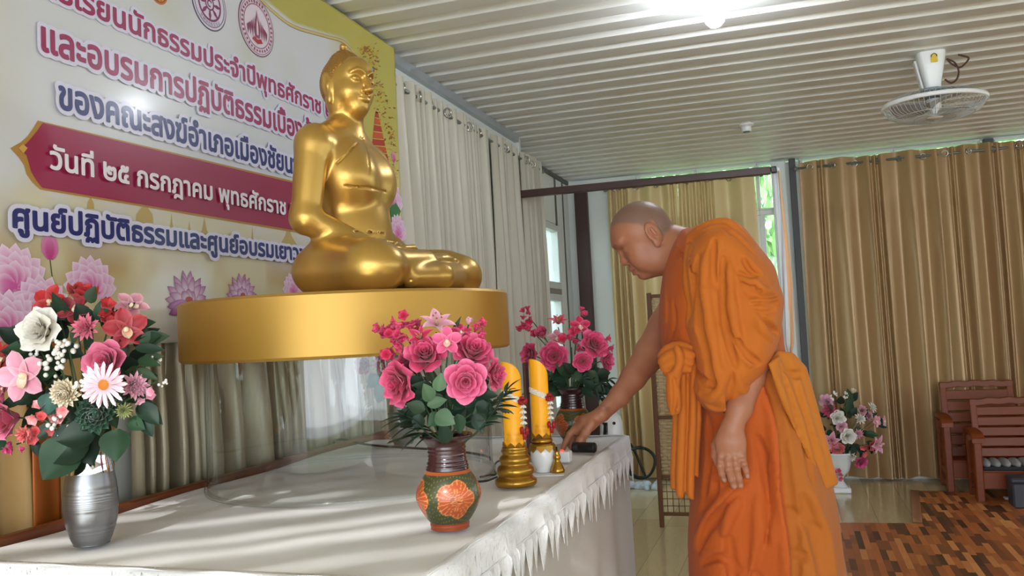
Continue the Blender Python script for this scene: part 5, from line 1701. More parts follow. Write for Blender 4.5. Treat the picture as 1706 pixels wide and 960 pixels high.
# ------------------------------------------------------------------ white urn by the curtains
up = on(1402, 820, 2, 0)
t = thing('urn', 'white footed urn on the floor before the tan curtains', 'urn', up)
M_cer = mat('white_ceramic', (232, 234, 236), .25, coat=.3)
k = proj(up)[2] / FPX
g = G(); g.box(up + [0, 0, 4.5 * k], (30 * k, 30 * k, 9 * k), bev=.006); g.build('foot', M_cer, t, False)
g = G(); g.lathe([(12 * k, 9 * k), (9 * k, 12 * k), (5 * k, 18 * k), (5 * k, 24 * k), (8 * k, 28 * k), (15 * k, 36 * k), (18 * k, 48 * k), (19 * k, 60 * k), (22 * k, 64 * k), (22 * k, 66 * k), (17 * k, 64 * k), (16 * k, 48 * k), (.1 * k, 44 * k)], 40, up)
g.build('bowl', M_cer, t)
I5 = [('rose', 1377, 668, 11, 0, dv(-.3, .4, .8), PALE), ('mum', 1382, 685, 14, -.03, dv(-.3, .2, .9), ROSEPINK, 40), ('rose', 1397, 696, 12, -.05, dv(0, .3, 1), WHITE), ('mum', 1433, 698, 11, -.03, dv(.2, .3, .9), WHITE, 36), ('rose', 1438, 684, 8, -.02, dv(.2, .3, .9), DUSK), ('rose', 1449, 693, 7, 0, dv(.4, .2, .8), DUSK),
      ('mum', 1453, 679, 10, 0, dv(.4, .5, .6), WHITE, 30), ('orchid', 1459, 702, 11, -.02, dv(.5, .1, .8), PALE, .4), ('orchid', 1471, 702, 10, 0, dv(.8, .1, .6), PALE, 1.), ('rose', 1403, 711, 9, -.06, dv(0, .1, 1), PALE), ('rose', 1414, 727, 12, -.08, dv(0, 0, 1), WHITE), ('mum', 1430, 723, 10, -.05, dv(.2, 0, 1), PALE, 30),
      ('lily', 1385, 735, 19, -.05, dv(-.4, 0, .9), PALE), ('lily', 1461, 741, 19, -.03, dv(.5, 0, .9), PALE), ('rose', 1396, 749, 11, -.06, dv(-.1, -.3, .9), CORAL), ('rose', 1436, 771, 11, -.03, dv(.2, -.4, .9), MAGENTA), ('spray', 1446, 748, 10, -.02, dv(.3, -.2, .9), CORAL), ('mum', 1419, 762, 9, -.05, dv(0, -.3, 1), WHITE, 26),
      ('puffs', 1391, 661, 10, .02, dv(-.1, .8, .4), WHITE, 9), ('puffs', 1412, 662, 10, .03, dv(.1, .8, .4), WHITE, 8), ('bud', 1422, 651, 5, .02, dv(.2, 1, .2), CREAM), ('spray', 1400, 790, 8, -.08, dv(-.1, -.6, .8), ROSEPINK)]
L5 = []
for _ in range(48):
    a = rl.uniform(0, 2 * PI); rr = 46 * math.sqrt(rl.uniform(.0, 1))
    L5.append((1418 + rr * math.cos(a), 712 - rr * math.sin(a), math.cos(a) + rl.uniform(-.5, .5), -math.sin(a) + rl.uniform(-.5, .5), rl.uniform(14, 24), rl.uniform(4, 7), (LG1, LG1, LG2, LG4)[rl.randint(4)], rl.uniform(-.05, .12)))
bouquet('mixed_bouquet', 'round bouquet of white and pink flowers with lilies in the white urn', up + [0, 0, 62 * k], up[1], I5, L5)
# ================================================================== MONK
def poly_sd(px, py, poly):
    """signed distance in pixels, positive inside"""
    d = np.full(px.shape, 1e9); inside = np.zeros(px.shape, bool)
    n = len(poly)
    for i in range(n):
        (x0, y0), (x1, y1) = poly[i], poly[(i + 1) % n]
        ex, ey = x1 - x0, y1 - y0
        t = np.clip(((px - x0) * ex + (py - y0) * ey) / (ex * ex + ey * ey + 1e-9), 0, 1)
        d = np.minimum(d, (px - x0 - t * ex) ** 2 + (py - y0 - t * ey) ** 2)
        c = ((y0 > py) != (y1 > py)) & (px < (x1 - x0) * (py - y0) / ((y1 - y0) if y1 != y0 else 1e-9) + x0)
        inside ^= c
    d = np.sqrt(d)
    return np.where(inside, d, -d)
def inflate(s, poly, Yc, T, dm, k=.01, mode='add', tilt=0.0, x0=1200.0, dense=True, power=2.0):
    """rounded body whose outline follows the polygon; centre depth Yc (+ tilt per pixel), half thickness T, edge roundness dm"""
    if dense:
        poly = smooth_path(np.array(list(poly) + [poly[0]], float), 4 * len(poly))[:-1]
    q = np.array([at(x, y, Yc + tilt * (x - x0)) for x, y in poly])
    lo, hi = q.min(0) - .05, q.max(0) + .05
    lo[1] = q[:, 1].min() - T - .06; hi[1] = q[:, 1].max() + T + .06
    sl, X = s.sub(lo, hi)
    if sl is None: return s
    D = [X[i] - np.float32(CAM[i]) for i in range(3)]
    c = [D[0] * ROT[0, j] + D[1] * ROT[1, j] + D[2] * ROT[2, j] for j in range(3)]
    px, py = CX + FPX * c[0] / c[2], CY + FPX * c[1] / c[2]
    qd = poly_sd(px, py, poly) * c[2] / FPX
    a = np.maximum(dm - qd, 0) / dm
    b = np.abs(X[1] - (Yc + tilt * (px - x0))) / T
    f = ((a ** power + b ** power) ** (1 / power) - 1) * min(dm, T)
    s.apply(sl, f.astype(np.float32), k, mode)
    return s

Y0 = 2.42
KP = .00166                                   # metres per pixel at the monk
def robe_mat(name, col, attr=None):
    m = mat(name, col, .8, var=.07, vscale=5, sheen=.06, attr=attr)
    t = NT(m)
    vec = t.coord()
    a = t.noise(vec, 900, 1); b = t.noise(t.coord(scale=(1, 1, .5)), 26, 4, .55)
    t.bump(t.math('ADD', t.math('MULTIPLY', a, .12), t.math('MULTIPLY', b, 1.2)), .5, .006)
    return m
M_robe = robe_mat('orange_robe_cotton', (190, 100, 14))
M_robe4 = robe_mat('two_tone_robe_cotton', (186, 84, 10), 'tint')
M_robe2 = robe_mat('deep_orange_robe_cotton', (186, 84, 10))
M_robe3 = robe_mat('ochre_orange_robe_cotton', (188, 108, 20))
M_skin = mat('tan_skin', (170, 112, 84), .48, attr='tint', sss=.15, bump=.08, bscale=240)

monk = thing('person', 'person with shaved head in orange robes bending over the white table, one arm reaching out', 'person', (*at(1260, 900, Y0)[:2], 0))

def box_of(poly, Yc, T, pad=.06):
    q = np.array([at(x, y, Yc) for x, y in poly])
    lo, hi = q.min(0) - pad, q.max(0) + pad
    lo[1], hi[1] = Yc - T - pad, Yc + T + pad
    return lo, hi

def finish(s, name, material, it=2, root=None, solid=False):
    V, F = s.mesh()
    V = relax(V, F, it)
    return link_mesh(name, V, F.tolist(), material, root or monk, True)

# ---- inner robe: chest and back below the cloak
poly = [(1133, 378), (1112, 425), (1101, 480), (1097, 540), (1104, 585), (1108, 622), (1150, 640), (1230, 640), (1305, 612), (1306, 570), (1300, 520), (1285, 460), (1255, 415), (1215, 385), (1170, 375)]
lo, hi = box_of(poly, Y0, .22)
s = SDF(lo, hi, .0055)
inflate(s, poly, Y0 + .0, .205, .085, k=0)
for pix, r, md in (([(1127, 410), (1140, 420), (1150, 424)], .004, 'add'), ([(1118, 432), (1132, 424), (1146, 432)], .004, 'sub'), ([(1108, 470), (1112, 520), (1108, 570)], .006, 'add'),
                   ([(1122, 500), (1124, 540), (1116, 580)], .005, 'sub'), ([(1282, 600), (1300, 588)], .006, 'sub'), ([(1278, 620), (1305, 600)], .006, 'add'), ([(1286, 575), (1302, 565)], .005, 'sub')):
    s.stroke(pix, r, .006, md)
# neck opening
c = at(1128, 412, Y0); s.ell(c + [-.01, 0, .06], (.075, .085, .06), k=.01, mode='sub')
finish(s, 'inner_robe', M_robe2)

# ---- lower robe
poly = [(1150, 590), (1156, 680), (1152, 770), (1150, 840), (1146, 918), (1150, 1000), (1156, 1100), (1160, 1215), (1180, 1226), (1300, 1232), (1420, 1222), (1432, 1160), (1424, 1060), (1411, 960), (1388, 818), (1352, 690), (1318, 600), (1240, 580)]
lo, hi = box_of(poly, Y0, .24)
s = SDF(lo, hi, .006)
inflate(s, poly, Y0 + .0, .195, .10, k=0)
for pix, r, md in (([(1246, 790), (1222, 820), (1186, 856), (1160, 906)], .013, 'add'), ([(1238, 812), (1212, 842), (1180, 880), (1166, 920)], .010, 'sub'), ([(1232, 830), (1218, 856), (1206, 890)], .010, 'add'),
                   ([(1180, 700), (1184, 760), (1172, 830)], .010, 'sub'), ([(1196, 800), (1186, 830), (1168, 850)], .008, 'sub'),
                   ([(1277, 905), (1288, 850), (1276, 780), (1262, 730)], .010, 'sub'), ([(1290, 900), (1296, 850), (1284, 770)], .012, 'add'), ([(1250, 960), (1262, 890), (1262, 830)], .009, 'add'),
                   ([(1262, 618), (1286, 697), (1300, 818), (1309, 900), (1313, 1010), (1316, 1150)], .011, 'add'), ([(1272, 620), (1297, 697), (1312, 818), (1322, 900), (1326, 1010), (1330, 1150)], .012, 'sub'),
                   ([(1340, 830), (1362, 900), (1378, 990), (1390, 1120)], .013, 'sub'), ([(1350, 820), (1380, 900), (1394, 990)], .010, 'add'), ([(1322, 640), (1338, 720), (1350, 800)], .009, 'sub'),
                   ([(1312, 850), (1340, 870), (1362, 880)], .006, 'sub'), ([(1318, 920), (1345, 930)], .006, 'sub'), ([(1170, 940), (1200, 930), (1230, 950)], .008, 'sub'), ([(1215, 900), (1220, 1000), (1212, 1120)], .010, 'sub'), ([(1260, 960), (1264, 1080), (1258, 1180)], .010, 'sub'), ([(1360, 1000), (1368, 1100), (1366, 1190)], .010, 'sub')):
    s.stroke(pix, r, .012, md)
def ripple(X, Y, Z):
    t = np.clip((1.0 - Z) / .9, 0, 1)
    return .0035 * t * np.sin(X * 46 + Y * 31 + Z * 3) + .002 * np.sin(X * 30 + Z * 22)
s.disp(lo, hi, ripple)
# hollow below, so that the legs stand inside
c = at(1290, 1230, Y0)
s.ell(c + [0, 0, -.02], (.17, .15, .5), k=.01, mode='sub')
V, F = s.mesh(); V = relax(V, F, 2)
c_ = (V - CAM) @ ROT; px_, py_ = CX + FPX * c_[:, 0] / c_[:, 2], CY + FPX * c_[:, 1] / c_[:, 2]
xl = np.interp(py_, [600, 697, 818, 900, 1010, 1220], [1266, 1292, 1306, 1315, 1320, 1324])
w_ = (np.clip((px_ - xl) / 3 + .5, 0, 1) * (V[:, 1] < Y0 + .05))[:, None]
link_mesh('lower_robe', V, F.tolist(), M_robe4, monk, True, A_((186, 82, 10)) * (1 - w_) + A_((176, 96, 18)) * w_)

# ---- outer robe thrown over the left shoulder and arm
YC = Y0 - .135
poly = [(1147, 408), (1138, 446), (1145, 512), (1140, 551), (1155, 604), (1151, 636), (1155, 659), (1172, 680), (1200, 693), (1225, 686), (1253, 651), (1279, 620), (1298, 570), (1306, 512), (1300, 477), (1286, 445), (1260, 413), (1231, 380), (1205, 366), (1168, 378)]
lo, hi = box_of(poly, YC, .20)
s = SDF(lo, hi, .0042)
inflate(s, poly, YC, .135, .07, k=0, power=2.3)
inflate(s, [(1133, 392), (1150, 380), (1180, 370), (1207, 365), (1232, 374), (1262, 408), (1290, 450), (1280, 470), (1240, 430), (1200, 400), (1160, 402), (1140, 420)], YC + .10, .17, .06, k=.03)
for pix, r, md in (
        ([(1178, 420), (1173, 466), (1182, 537), (1194, 608), (1199, 640)], .013, 'add'), ([(1164, 428), (1160, 484), (1169, 558), (1184, 628), (1190, 645)], .011, 'sub'),
        ([(1152, 412), (1155, 477), (1150, 530)], .006, 'sub'), ([(1146, 410), (1143, 460), (1149, 512), (1145, 548)], .0075, 'add'),
        ([(1156, 610), (1172, 634), (1190, 643)], .008, 'sub'), ([(1158, 646), (1180, 664), (1198, 650), (1206, 620)], .010, 'add'), ([(1166, 655), (1186, 678), (1212, 682)], .007, 'add'), ([(1212, 690), (1216, 660), (1222, 620)], .008, 'sub'),
        ([(1204, 430), (1204, 500), (1212, 560), (1226, 610)], .010, 'sub'), ([(1216, 440), (1220, 510), (1232, 570), (1250, 610)], .011, 'add'), ([(1215, 545), (1240, 586), (1266, 606)], .008, 'sub'), ([(1226, 620), (1236, 650), (1246, 646)], .008, 'add'),
        ([(1229, 454), (1246, 463), (1258, 460)], .0055, 'sub'), ([(1232, 462), (1248, 471), (1262, 468)], .006, 'add'), ([(1236, 472), (1250, 480), (1262, 478)], .005, 'sub'),
        ([(1248, 494), (1276, 498), (1294, 493)], .006, 'sub'), ([(1252, 500), (1278, 503), (1296, 499)], .006, 'add'), ([(1253, 507), (1282, 509), (1297, 504)], .0055, 'sub'), ([(1257, 517), (1278, 520), (1292, 516)], .0055, 'sub'), ([(1256, 512), (1280, 514)], .006, 'add'),
        ([(1268, 528), (1280, 545), (1297, 556)], .011, 'sub'), ([(1262, 532), (1272, 552), (1288, 568)], .009, 'add'), ([(1239, 431), (1250, 448), (1262, 456)], .006, 'sub'), ([(1246, 428), (1258, 446), (1272, 456)], .007, 'add'), ([(1262, 470), (1272, 482), (1286, 484)], .006, 'add'), ([(1240, 484), (1256, 490), (1268, 484)], .005, 'sub'),
        ([(1146, 404), (1172, 386), (1204, 377), (1218, 388)], .007, 'sub'), ([(1140, 398), (1170, 378), (1204, 369), (1224, 378), (1256, 408)], .009, 'add'), ([(1220, 388), (1238, 404), (1258, 426)], .006, 'sub'),
        ([(1190, 400), (1188, 440), (1192, 480)], .007, 'sub')):
    s.stroke(pix, r, .0065, md)
s.disp(lo, hi, lambda X, Y, Z: .0016 * np.sin(X * 60 + Z * 41) * np.sin(Z * 33 - X * 20) + 0 * Y)
# opening of the sleeve, from which the forearm comes
c = at(1236, 690, YC + .04); s.ell(c, (.07, .075, .028), k=.01, mode='sub')
finish(s, 'outer_robe', M_robe)

# ---- tail of the robe hanging behind
poly = [(1279, 606), (1296, 584), (1322, 588), (1344, 612), (1361, 672), (1378, 735), (1397, 806), (1362, 826), (1341, 756), (1311, 690)]
lo, hi = box_of(poly, Y0 - .14, .14)
s = SDF(lo, hi, .0045)
inflate(s, poly, Y0 - .150, .016, .016, k=0, tilt=.0011, x0=1325.0, power=3.0, dense=False)
inflate(s, [(1279, 606), (1298, 592), (1318, 640), (1340, 700), (1366, 800), (1362, 826), (1341, 756), (1311, 690)], Y0 - .172, .012, .012, k=.003, tilt=.0011, x0=1325.0, power=3.0, dense=False)
for pix, r, md in (([(1300, 605), (1322, 680), (1350, 770), (1372, 816)], .007, 'sub'), ([(1320, 600), (1345, 690), (1376, 790)], .008, 'add'), ([(1308, 618), (1325, 625), (1336, 622)], .007, 'sub'), ([(1290, 620), (1315, 690), (1345, 770)], .007, 'add')):
    s.stroke(pix, r, .008, md)
finish(s, 'robe_tail', M_robe3)

# ---- sash: knot at the waist, short end and long pleated end
poly = [(1122, 612), (1118, 697), (1116, 768), (1119, 812), (1136, 824), (1157, 828), (1161, 790), (1167, 770), (1168, 690), (1158, 612)]
YS = Y0 - .185
lo, hi = box_of([(1080, 560), (1190, 850)], YS, .10)
s = SDF(lo, hi, .004)
for j, (xa, xb, yb, dy) in enumerate(((1120, 1134, 815, .004), (1129, 1143, 828, -.012), (1139, 1152, 822, .002), (1147, 1160, 830, -.010), (1154, 1168, 792, .006))):
    inflate(s, [(xa + 3, 606), (xa, 700), (xa - 4, yb - 30), (xa - 3, yb), (xb - 4, yb + 4), (xb - 3, yb - 30), (xb + 1, 700), (xb, 606)], YS + dy, .012, .012, k=.002 if j else 0, dense=False)
inflate(s, [(1110, 620), (1109, 660), (1116, 690), (1124, 692), (1135, 682), (1133, 640), (1136, 618)], YS - .045, .018, .02, k=.008)
s.stroke([(1122, 625), (1126, 660), (1122, 690)], .005, .005, 'sub')
c1 = at(1120, 600, YS - .03)
for (pts, r_, dy) in (([(1150, 580), (1130, 577), (1112, 583), (1102, 594)], .013, -.02), ([(1152, 592), (1132, 588), (1114, 594), (1103, 603)], .014, -.035), ([(1150, 604), (1132, 601), (1116, 606), (1106, 613)], .0135, -.04),
                      ([(1148, 616), (1132, 613), (1118, 617), (1110, 622)], .0115, -.035), ([(1128, 580), (1133, 596), (1130, 612), (1122, 624)], .0105, -.052), ([(1140, 584), (1146, 600), (1142, 616)], .012, -.03)):
    q_ = smooth_path(np.array([at(x, y, YS + dy) for x, y in pts]), 10)
    s.chain(q_, list(r_ * (.75 + .25 * np.sin(np.linspace(.2, PI - .2, 10)))), .0035)
s.ell(c1 + [0, .03, 0], (.034, .04, .030), k=.004)
s.cap(at(1140, 600, YS - .01), at(1165, 606, YS + .02), .028, .02, .015)
finish(s, 'waist_sash', M_robe)

# ---- body
SKIN, STUB, LIP, NAIL = A_((168, 110, 82)), A_((112, 92, 82)), A_((150, 84, 76)), A_((206, 160, 140))
right, upv, toc = ROT[:, 0], -ROT[:, 1], -ROT[:, 2]
fF = -.857 * right - .515 * upv
uF = -.515 * right + .857 * upv
lF = toc
RH = np.stack([fF, lF, uF], 1)
HC = at(1068, 398, Y0)
KH = proj(HC)[2] / FPX
def HP(f, l, u): return HC + (f * fF + l * lF + u * uF) * KH
def he(c, r, R=None, k=.01, mode='add', s=None):
    s.ell(HP(*c), np.array(r) * KH, RH if R is None else RH @ R, k=k, mode=mode)
lo, hi = HC - .17, HC + .17
s = SDF(lo, hi, .0023)
he((-6, 0, 12), (51, 45, 49), k=0, s=s)
he((4, 0, -24), (36, 37, 41), k=.02, s=s)
he((26, 0, -51), (11, 14, 11), k=.018, s=s)
for q in (-1, 1):
    he((17, q * 23, -24), (21, 17, 23), k=.016, s=s)
    he((-2, q * 26, -40), (24, 14, 20), k=.016, s=s)
he((34, 0, 16), (11, 30, 9), k=.014, s=s)
he((-14, 0, -44), (40, 33, 26), k=.02, s=s)
s.cap(HP(-22, 0, -22), at(1152, 430, Y0), 37 * KH, 47 * KH, .02)
s.cap(HP(35, 0, 6), HP(43, 0, -17), 4.5 * KH, 7 * KH, .008)
he((41.5, 0, -19), (7, 8, 6.5), k=.006, s=s)
for q in (-1, 1):
    he((36.5, q * 7.5, -22), (7, 5.5, 5.5), k=.006, s=s)
    he((38, q * 4.5, -27), (3, 2.2, 2), k=.002, mode='sub', s=s)
    he((42, q * 17, -2), (8, 11, 5.5), k=.008, mode='sub', s=s)
    he((30.5, q * 17, -3), (8.5, 11, 7), k=.005, s=s)
    s.chain([HP(38.8 - 5.5 * t * t, q * (8 + 17 * t), -4.5 - 2 * math.sin(PI * t)) for t in np.linspace(0, 1, 6)], .0011, .0012, 'sub')
    s.chain([HP(43.5 - 7 * t * t, q * (6 + 20 * t), 11 + 3 * math.sin(PI * t * .8)) for t in np.linspace(0, 1, 6)], .0045, .007)
    s.chain([HP(40 - 6 * t, q * (9 + 9 * t), -22 - 16 * t) for t in np.linspace(0, 1, 4)], .0018, .006, 'sub')
# mouth
s.chain([HP(39.5 - 9 * (t / 15) ** 2, t, -35 + 1.2 * (t / 15) ** 2) for t in np.linspace(-15, 15, 9)], [v * KH for v in (1.5, 3, 4, 4.6, 4.0, 4.6, 4, 3, 1.5)], .004)
s.chain([HP(37 - 8.5 * (t / 14) ** 2, t, -44 - .5 * (t / 14) ** 2) for t in np.linspace(-14, 14, 9)], [v * KH for v in (1.5, 3.2, 4.6, 5.2, 5.2, 5.2, 4.6, 3.2, 1.5)], .004)
s.chain([HP(43 - 9.5 * (t / 16) ** 2, t, -39.5 + .6 * (t / 15) ** 2) for t in np.linspace(-16, 16, 9)], 1.1 * KH, .0015, 'sub')
he((39, 0, -49.5), (3, 9, 2.5), k=.006, mode='sub', s=s)
# ears
for q in (-1, 1):
    Re = rot_axis((0, 1, 0), .14) @ rot_axis((0, 0, 1), q * .35)
    he((-15, q * 46, -1), (12.5, 4.2, 19.5), Re, k=.004, s=s)
    he((-13, q * 50.5, 1), (8, 3.2, 12), Re, k=.003, mode='sub', s=s)
    he((-11, q * 48, -18), (6, 3.8, 7), k=.004, s=s)
    he((-15.5, q * 49, 1), (3.2, 2.6, 9), Re, k=.003, s=s)
    he((-9, q * 47.5, -3), (3, 3, 4.5), k=.003, s=s)
Vh, Fh = s.mesh(); Vh = relax(Vh, Fh, 1)
q = (Vh - HC) @ RH / KH
f_, l_, u_ = q[:, 0], np.abs(q[:, 1]), q[:, 2]
hl = np.where(f_ > -4, 34 - (f_ - 20) * .15 + .0 * l_, np.where(f_ < -26, -14 - (f_ + 26) * .25, 18))
hl = np.where((f_ > -4), np.minimum(42, 22 + np.maximum(f_ + 4, 0) * .75), hl)
m_ = np.clip((u_ - hl) / 6 + .5, 0, 1) * (l_ < 47)
Ch = SKIN * (1 - m_[:, None] * .8) + STUB * m_[:, None] * .8
lipm = np.exp(-((u_ + 40) / 5.5) ** 2) * (f_ > 30) * np.clip((15 - l_) / 4, 0, 1)
Ch = Ch * (1 - .6 * lipm[:, None]) + LIP * .6 * lipm[:, None]
bm = np.exp(-((u_ - 12.5) / 2.0) ** 2) * (f_ > 31) * np.clip((25 - l_) / 3, 0, 1) * np.clip((l_ - 6) / 2, 0, 1)
Ch = Ch * (1 - .35 * bm[:, None]) + A_((60, 44, 38)) * .35 * bm[:, None]
pieces = [(Vh, Fh, Ch)]

# torso, pelvis, legs and feet (inside the robes)
lo, hi = box_of([(1080, 400), (1480, 1290)], Y0, .26)
lo[2] = -.01
s = SDF(lo, hi, .009)
s.cap(at(1240, 620, Y0), at(1180, 470, Y0), .11, .115, .03, flat=((0, 1, 0), 1.25))
for q in (-1, 1):
    hip = at(1255, 660, Y0 + q * .08); fx = at(1285, 1200, Y0 + q * .09)
    knee = at(1262, 930, Y0 + q * .085); ank = np.array([fx[0], fx[1], .085])
    s.cap(hip, knee, .078, .052, .02); s.cap(knee, ank, .050, .034, .015)
    s.cap(ank + [.03, 0, -.052], ank + [-.10, q * .01, -.058], .034, .028, .015, flat=((0, 0, 1), .85))
    for i in range(5):
        y = (i - 2) * .0165 * q
        s.cap(ank + [-.11, y, -.068], ank + [-.148 + abs(i - 1) * .006, y * 1.2, -.070], .011, .009, .004)
s.plane((0, 0, .001), (0, 0, -1), 'int')
Vb, Fb = s.mesh(); pieces.append((Vb, Fb, np.tile(SKIN, (len(Vb), 1))))

# right arm and hand reaching to the table
ARM = [(1125, 525, .16, 35), (1112, 545, .13, 33), (1085, 588, .06, 28), (1055, 630, -.005, 20.5), (1032, 660, -.05, 16.5), (1004, 689, -.10, 12.5)]
YH = Y0 - .12
P = [at(x, y, Y0 + d) for x, y, d, r in ARM]
lo = np.min(P, 0) - .11; hi = np.max(P, 0) + .07
lo[0] = at(930, 750, YH)[0] - .03; lo[2] = .81
s = SDF(lo, hi, .0021)
s.chain(P, [r * KP for x, y, d, r in ARM], .012)
hk = proj(at(965, 720, YH))[2] / FPX
hp = lambda x, y, dy=0.0: at(x, y, YH + dy)
s.cap(hp(1003, 690), hp(978, 706), .020, .023, .012, flat=((0, 1, 0), 1.25))
s.cap(hp(978, 706, .0), hp(964, 716, .0), .022, .018, .012, flat=((0, 1, 0), 1.55))
fing = [[(960, 712, -.014), (949, 724, -.020), (942, 738, -.022), (938, 748, -.022)],
        [(962, 714, .006), (952, 728, .004), (951, 743, .002), (956, 752, .0)],
        [(966, 718, .024), (960, 732, .026), (964, 745, .020), (972, 750, .012)],
        [(972, 722, .040), (970, 734, .042), (974, 745, .034), (981, 749, .024)]]
for i, F_ in enumerate(fing):
    r = np.array([.0098, .0088, .0078, .0066]) * (1, 1.02, .98, .86)[i]
    s.chain([hp(*p) for p in F_], list(r), .004)
s.chain([hp(985, 706, -.026), hp(975, 722, -.038), hp(967, 735, -.040), hp(961, 749, -.034)], [.014, .0115, .0098, .0078], .006)
Va, Fa = s.mesh(); Va = relax(Va, Fa, 1)
Ca = np.tile(SKIN, (len(Va), 1))
nl = hp(961.5, 748, -.046); w = np.exp(-((np.linalg.norm(Va - nl, axis=1)) / .006) ** 2)[:, None]; Ca = Ca * (1 - .6 * w) + NAIL * .6 * w
pieces.append((Va, Fa, Ca))

# left forearm and hand hanging before the robe
YL = Y0 - .235
lp = lambda x, y, dy=0.0: at(x, y, YL + dy)
lo = np.minimum(lp(1180, 830), lp(1300, 560)) - .06; hi = np.maximum(lp(1180, 830), lp(1300, 560)) + .06
lo[1], hi[1] = YL - .07, YL + .20
s = SDF(lo, hi, .0019)
s.chain([lp(1262, 588, .085), lp(1250, 630, .052), lp(1232, 680, .016), lp(1219, 716, .0)], [.036, .034, .030, .0238], .012, flat=((0, 1, 0), .9))
s.cap(lp(1219, 716), lp(1217, 736), .026, .033, .012, flat=((0, 1, 0), .62))
s.cap(lp(1217, 736), lp(1218, 756), .035, .036, .012, flat=((0, 1, 0), .46))
FL = [[(1201, 760, 0), (1200, 776, -.006), (1203, 790, -.003), (1207, 800, .004)],
      [(1212, 763, -.004), (1214, 782, -.011), (1219, 799, -.006), (1223, 811, .002)],
      [(1224, 762, -.004), (1227, 781, -.011), (1231, 798, -.006), (1234, 810, .002)],
      [(1236, 758, .0), (1239, 773, -.006), (1243, 785, -.002), (1245, 794, .005)]]
for i, F_ in enumerate(FL):
    r = np.array([.0105, .0094, .0084, .0070]) * (1, 1.03, 1, .88)[i]
    s.chain([lp(*p) for p in F_], list(r), .0035)
    s.ell(lp(F_[0][0], F_[0][1] + 1, F_[0][2] - .010), (.0075, .006, .0075), k=.006)
    s.ell(lp(F_[1][0], F_[1][1], F_[1][2] - .005), (.0072, .0058, .006), k=.004)
s.chain([lp(1202, 724, .016), lp(1194, 742, .022), lp(1192, 758, .022), lp(1195, 772, .020)], [.015, .0125, .0102, .0078], .008)
Vl, Fl = s.mesh(); Vl = relax(Vl, Fl, 1)
Cl = np.tile(SKIN, (len(Vl), 1))
for F_ in FL:
    nl = lp(F_[3][0], F_[3][1] - 1, F_[3][2] - .0062); w = np.exp(-(np.linalg.norm(Vl - nl, axis=1) / .0052) ** 2)[:, None]; Cl = Cl * (1 - .65 * w) + NAIL * .65 * w
pieces.append((Vl, Fl, Cl))
off = 0; VV = []; FF = []; CC = []
for V, F, C in pieces:
    VV.append(V); FF.extend((F + off).tolist()); CC.append(C); off += len(V)
link_mesh('body', np.concatenate(VV), FF, M_skin, monk, True, np.concatenate(CC))
# ================================================================== CANDLES AND OFFERINGS ON THE TABLE
ZT = TZ + .0035
M_gilt = mat('gilded_stand', (176, 132, 52), .28, .85, var=.08, vscale=40)
M_wax = mat('yellow_wax', (248, 178, 16), .42, attr='tint', sss=.25)
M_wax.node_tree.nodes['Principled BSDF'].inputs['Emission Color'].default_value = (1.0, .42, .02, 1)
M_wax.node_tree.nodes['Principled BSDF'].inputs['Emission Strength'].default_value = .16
M_jas = mat('white_garland', (244, 240, 232), .6)
M_redb = mat('red_garland_rose', (160, 16, 26), .5)
def wax(t, c, z0, r, hl, hr):
    """candle body with a rounded slanting top, high side towards the wall"""
    n = 48; a = np.linspace(0, 2 * PI, n, endpoint=False)
    dirn = np.array([-.95, -.3])
    def top(x, y):
        f = np.clip(((x * dirn[0] + y * dirn[1]) / r + 1) / 2, 0, 1)     # 1 = high side
        return hr + (hl - hr) * np.sqrt(np.clip(1 - (1 - f) ** 2.2, 0, 1))
    R = []; C = []
    for f in np.linspace(0, 1, 40):
        x, y = r * np.cos(a), r * np.sin(a)
        z = f * top(x, y)
        rr = 1 + .03 * np.sin(a * 8 + z * 300) * (z < .03) * (z > .004)
        R.append(np.column_stack([x * rr + c[0], y * rr + c[1], z0 + z]))
        orn = (np.clip(.036 - z, 0, .01) / .01 * (np.sin(a * 6) * .5 + .5 + .3 * np.sin(z * 500)))[:, None]
        C.append(np.clip(A_((250, 176, 16)) * (1 - .55 * np.clip(orn, 0, 1)) + A_((140, 84, 14)) * .55 * np.clip(orn, 0, 1), 0, 1))
    for q in (.8, .5, .2, .02):
        x, y = r * q * np.cos(a), r * q * np.sin(a)
        R.append(np.column_stack([x + c[0], y + c[1], z0 + top(x, y) - .004 * (1 - q)])); C.append(np.tile(A_((252, 190, 40)), (n, 1)))
    g = G(); g.rings(np.array(R), True, True, True, col=np.array(C))
    return g.build('wax_candle', M_wax, t, attr=True, angle=50)
def leaf_crown(g, c, z, r, h, n=7):
    for i in range(n):
        a = 2 * PI * i / n
        d = np.array([math.cos(a), math.sin(a), 0]); w = np.array([-d[1], d[0], 0])
        V = [np.array([*c, z]) + d * (r + .002 * s_) + w * wd * r + np.array([0, 0, hh]) for (wd, hh, s_) in ((-.42, 0, 0), (.42, 0, 0), (.3, h * .5, 1), (0, h, 1.6), (-.3, h * .5, 1))]
        V += [v - d * .0025 for v in V]
        g.add(V, [(0, 1, 2, 3, 4), (9, 8, 7, 6, 5), (0, 5, 6, 1), (1, 6, 7, 2), (2, 7, 8, 3), (3, 8, 9, 4), (4, 9, 5, 0)])
c1 = on(860, 808, 2, ZT); K1 = proj(c1)[2] / FPX / 4
t = thing('candle', 'nearer thick yellow candle on a tiered gilded stand, beside the nearer clay vase', 'candle', c1)
prof = [(.5, 0), (132, 0), (140, 12), (141, 36), (134, 44), (118, 52), (112, 66), (122, 78), (127, 96), (122, 116), (112, 128), (98, 136), (96, 148), (104, 160), (106, 176), (98, 190), (86, 200), (83, 212), (89, 222), (90, 234), (84, 240), (84, 252), (70, 256), (.5, 256)]
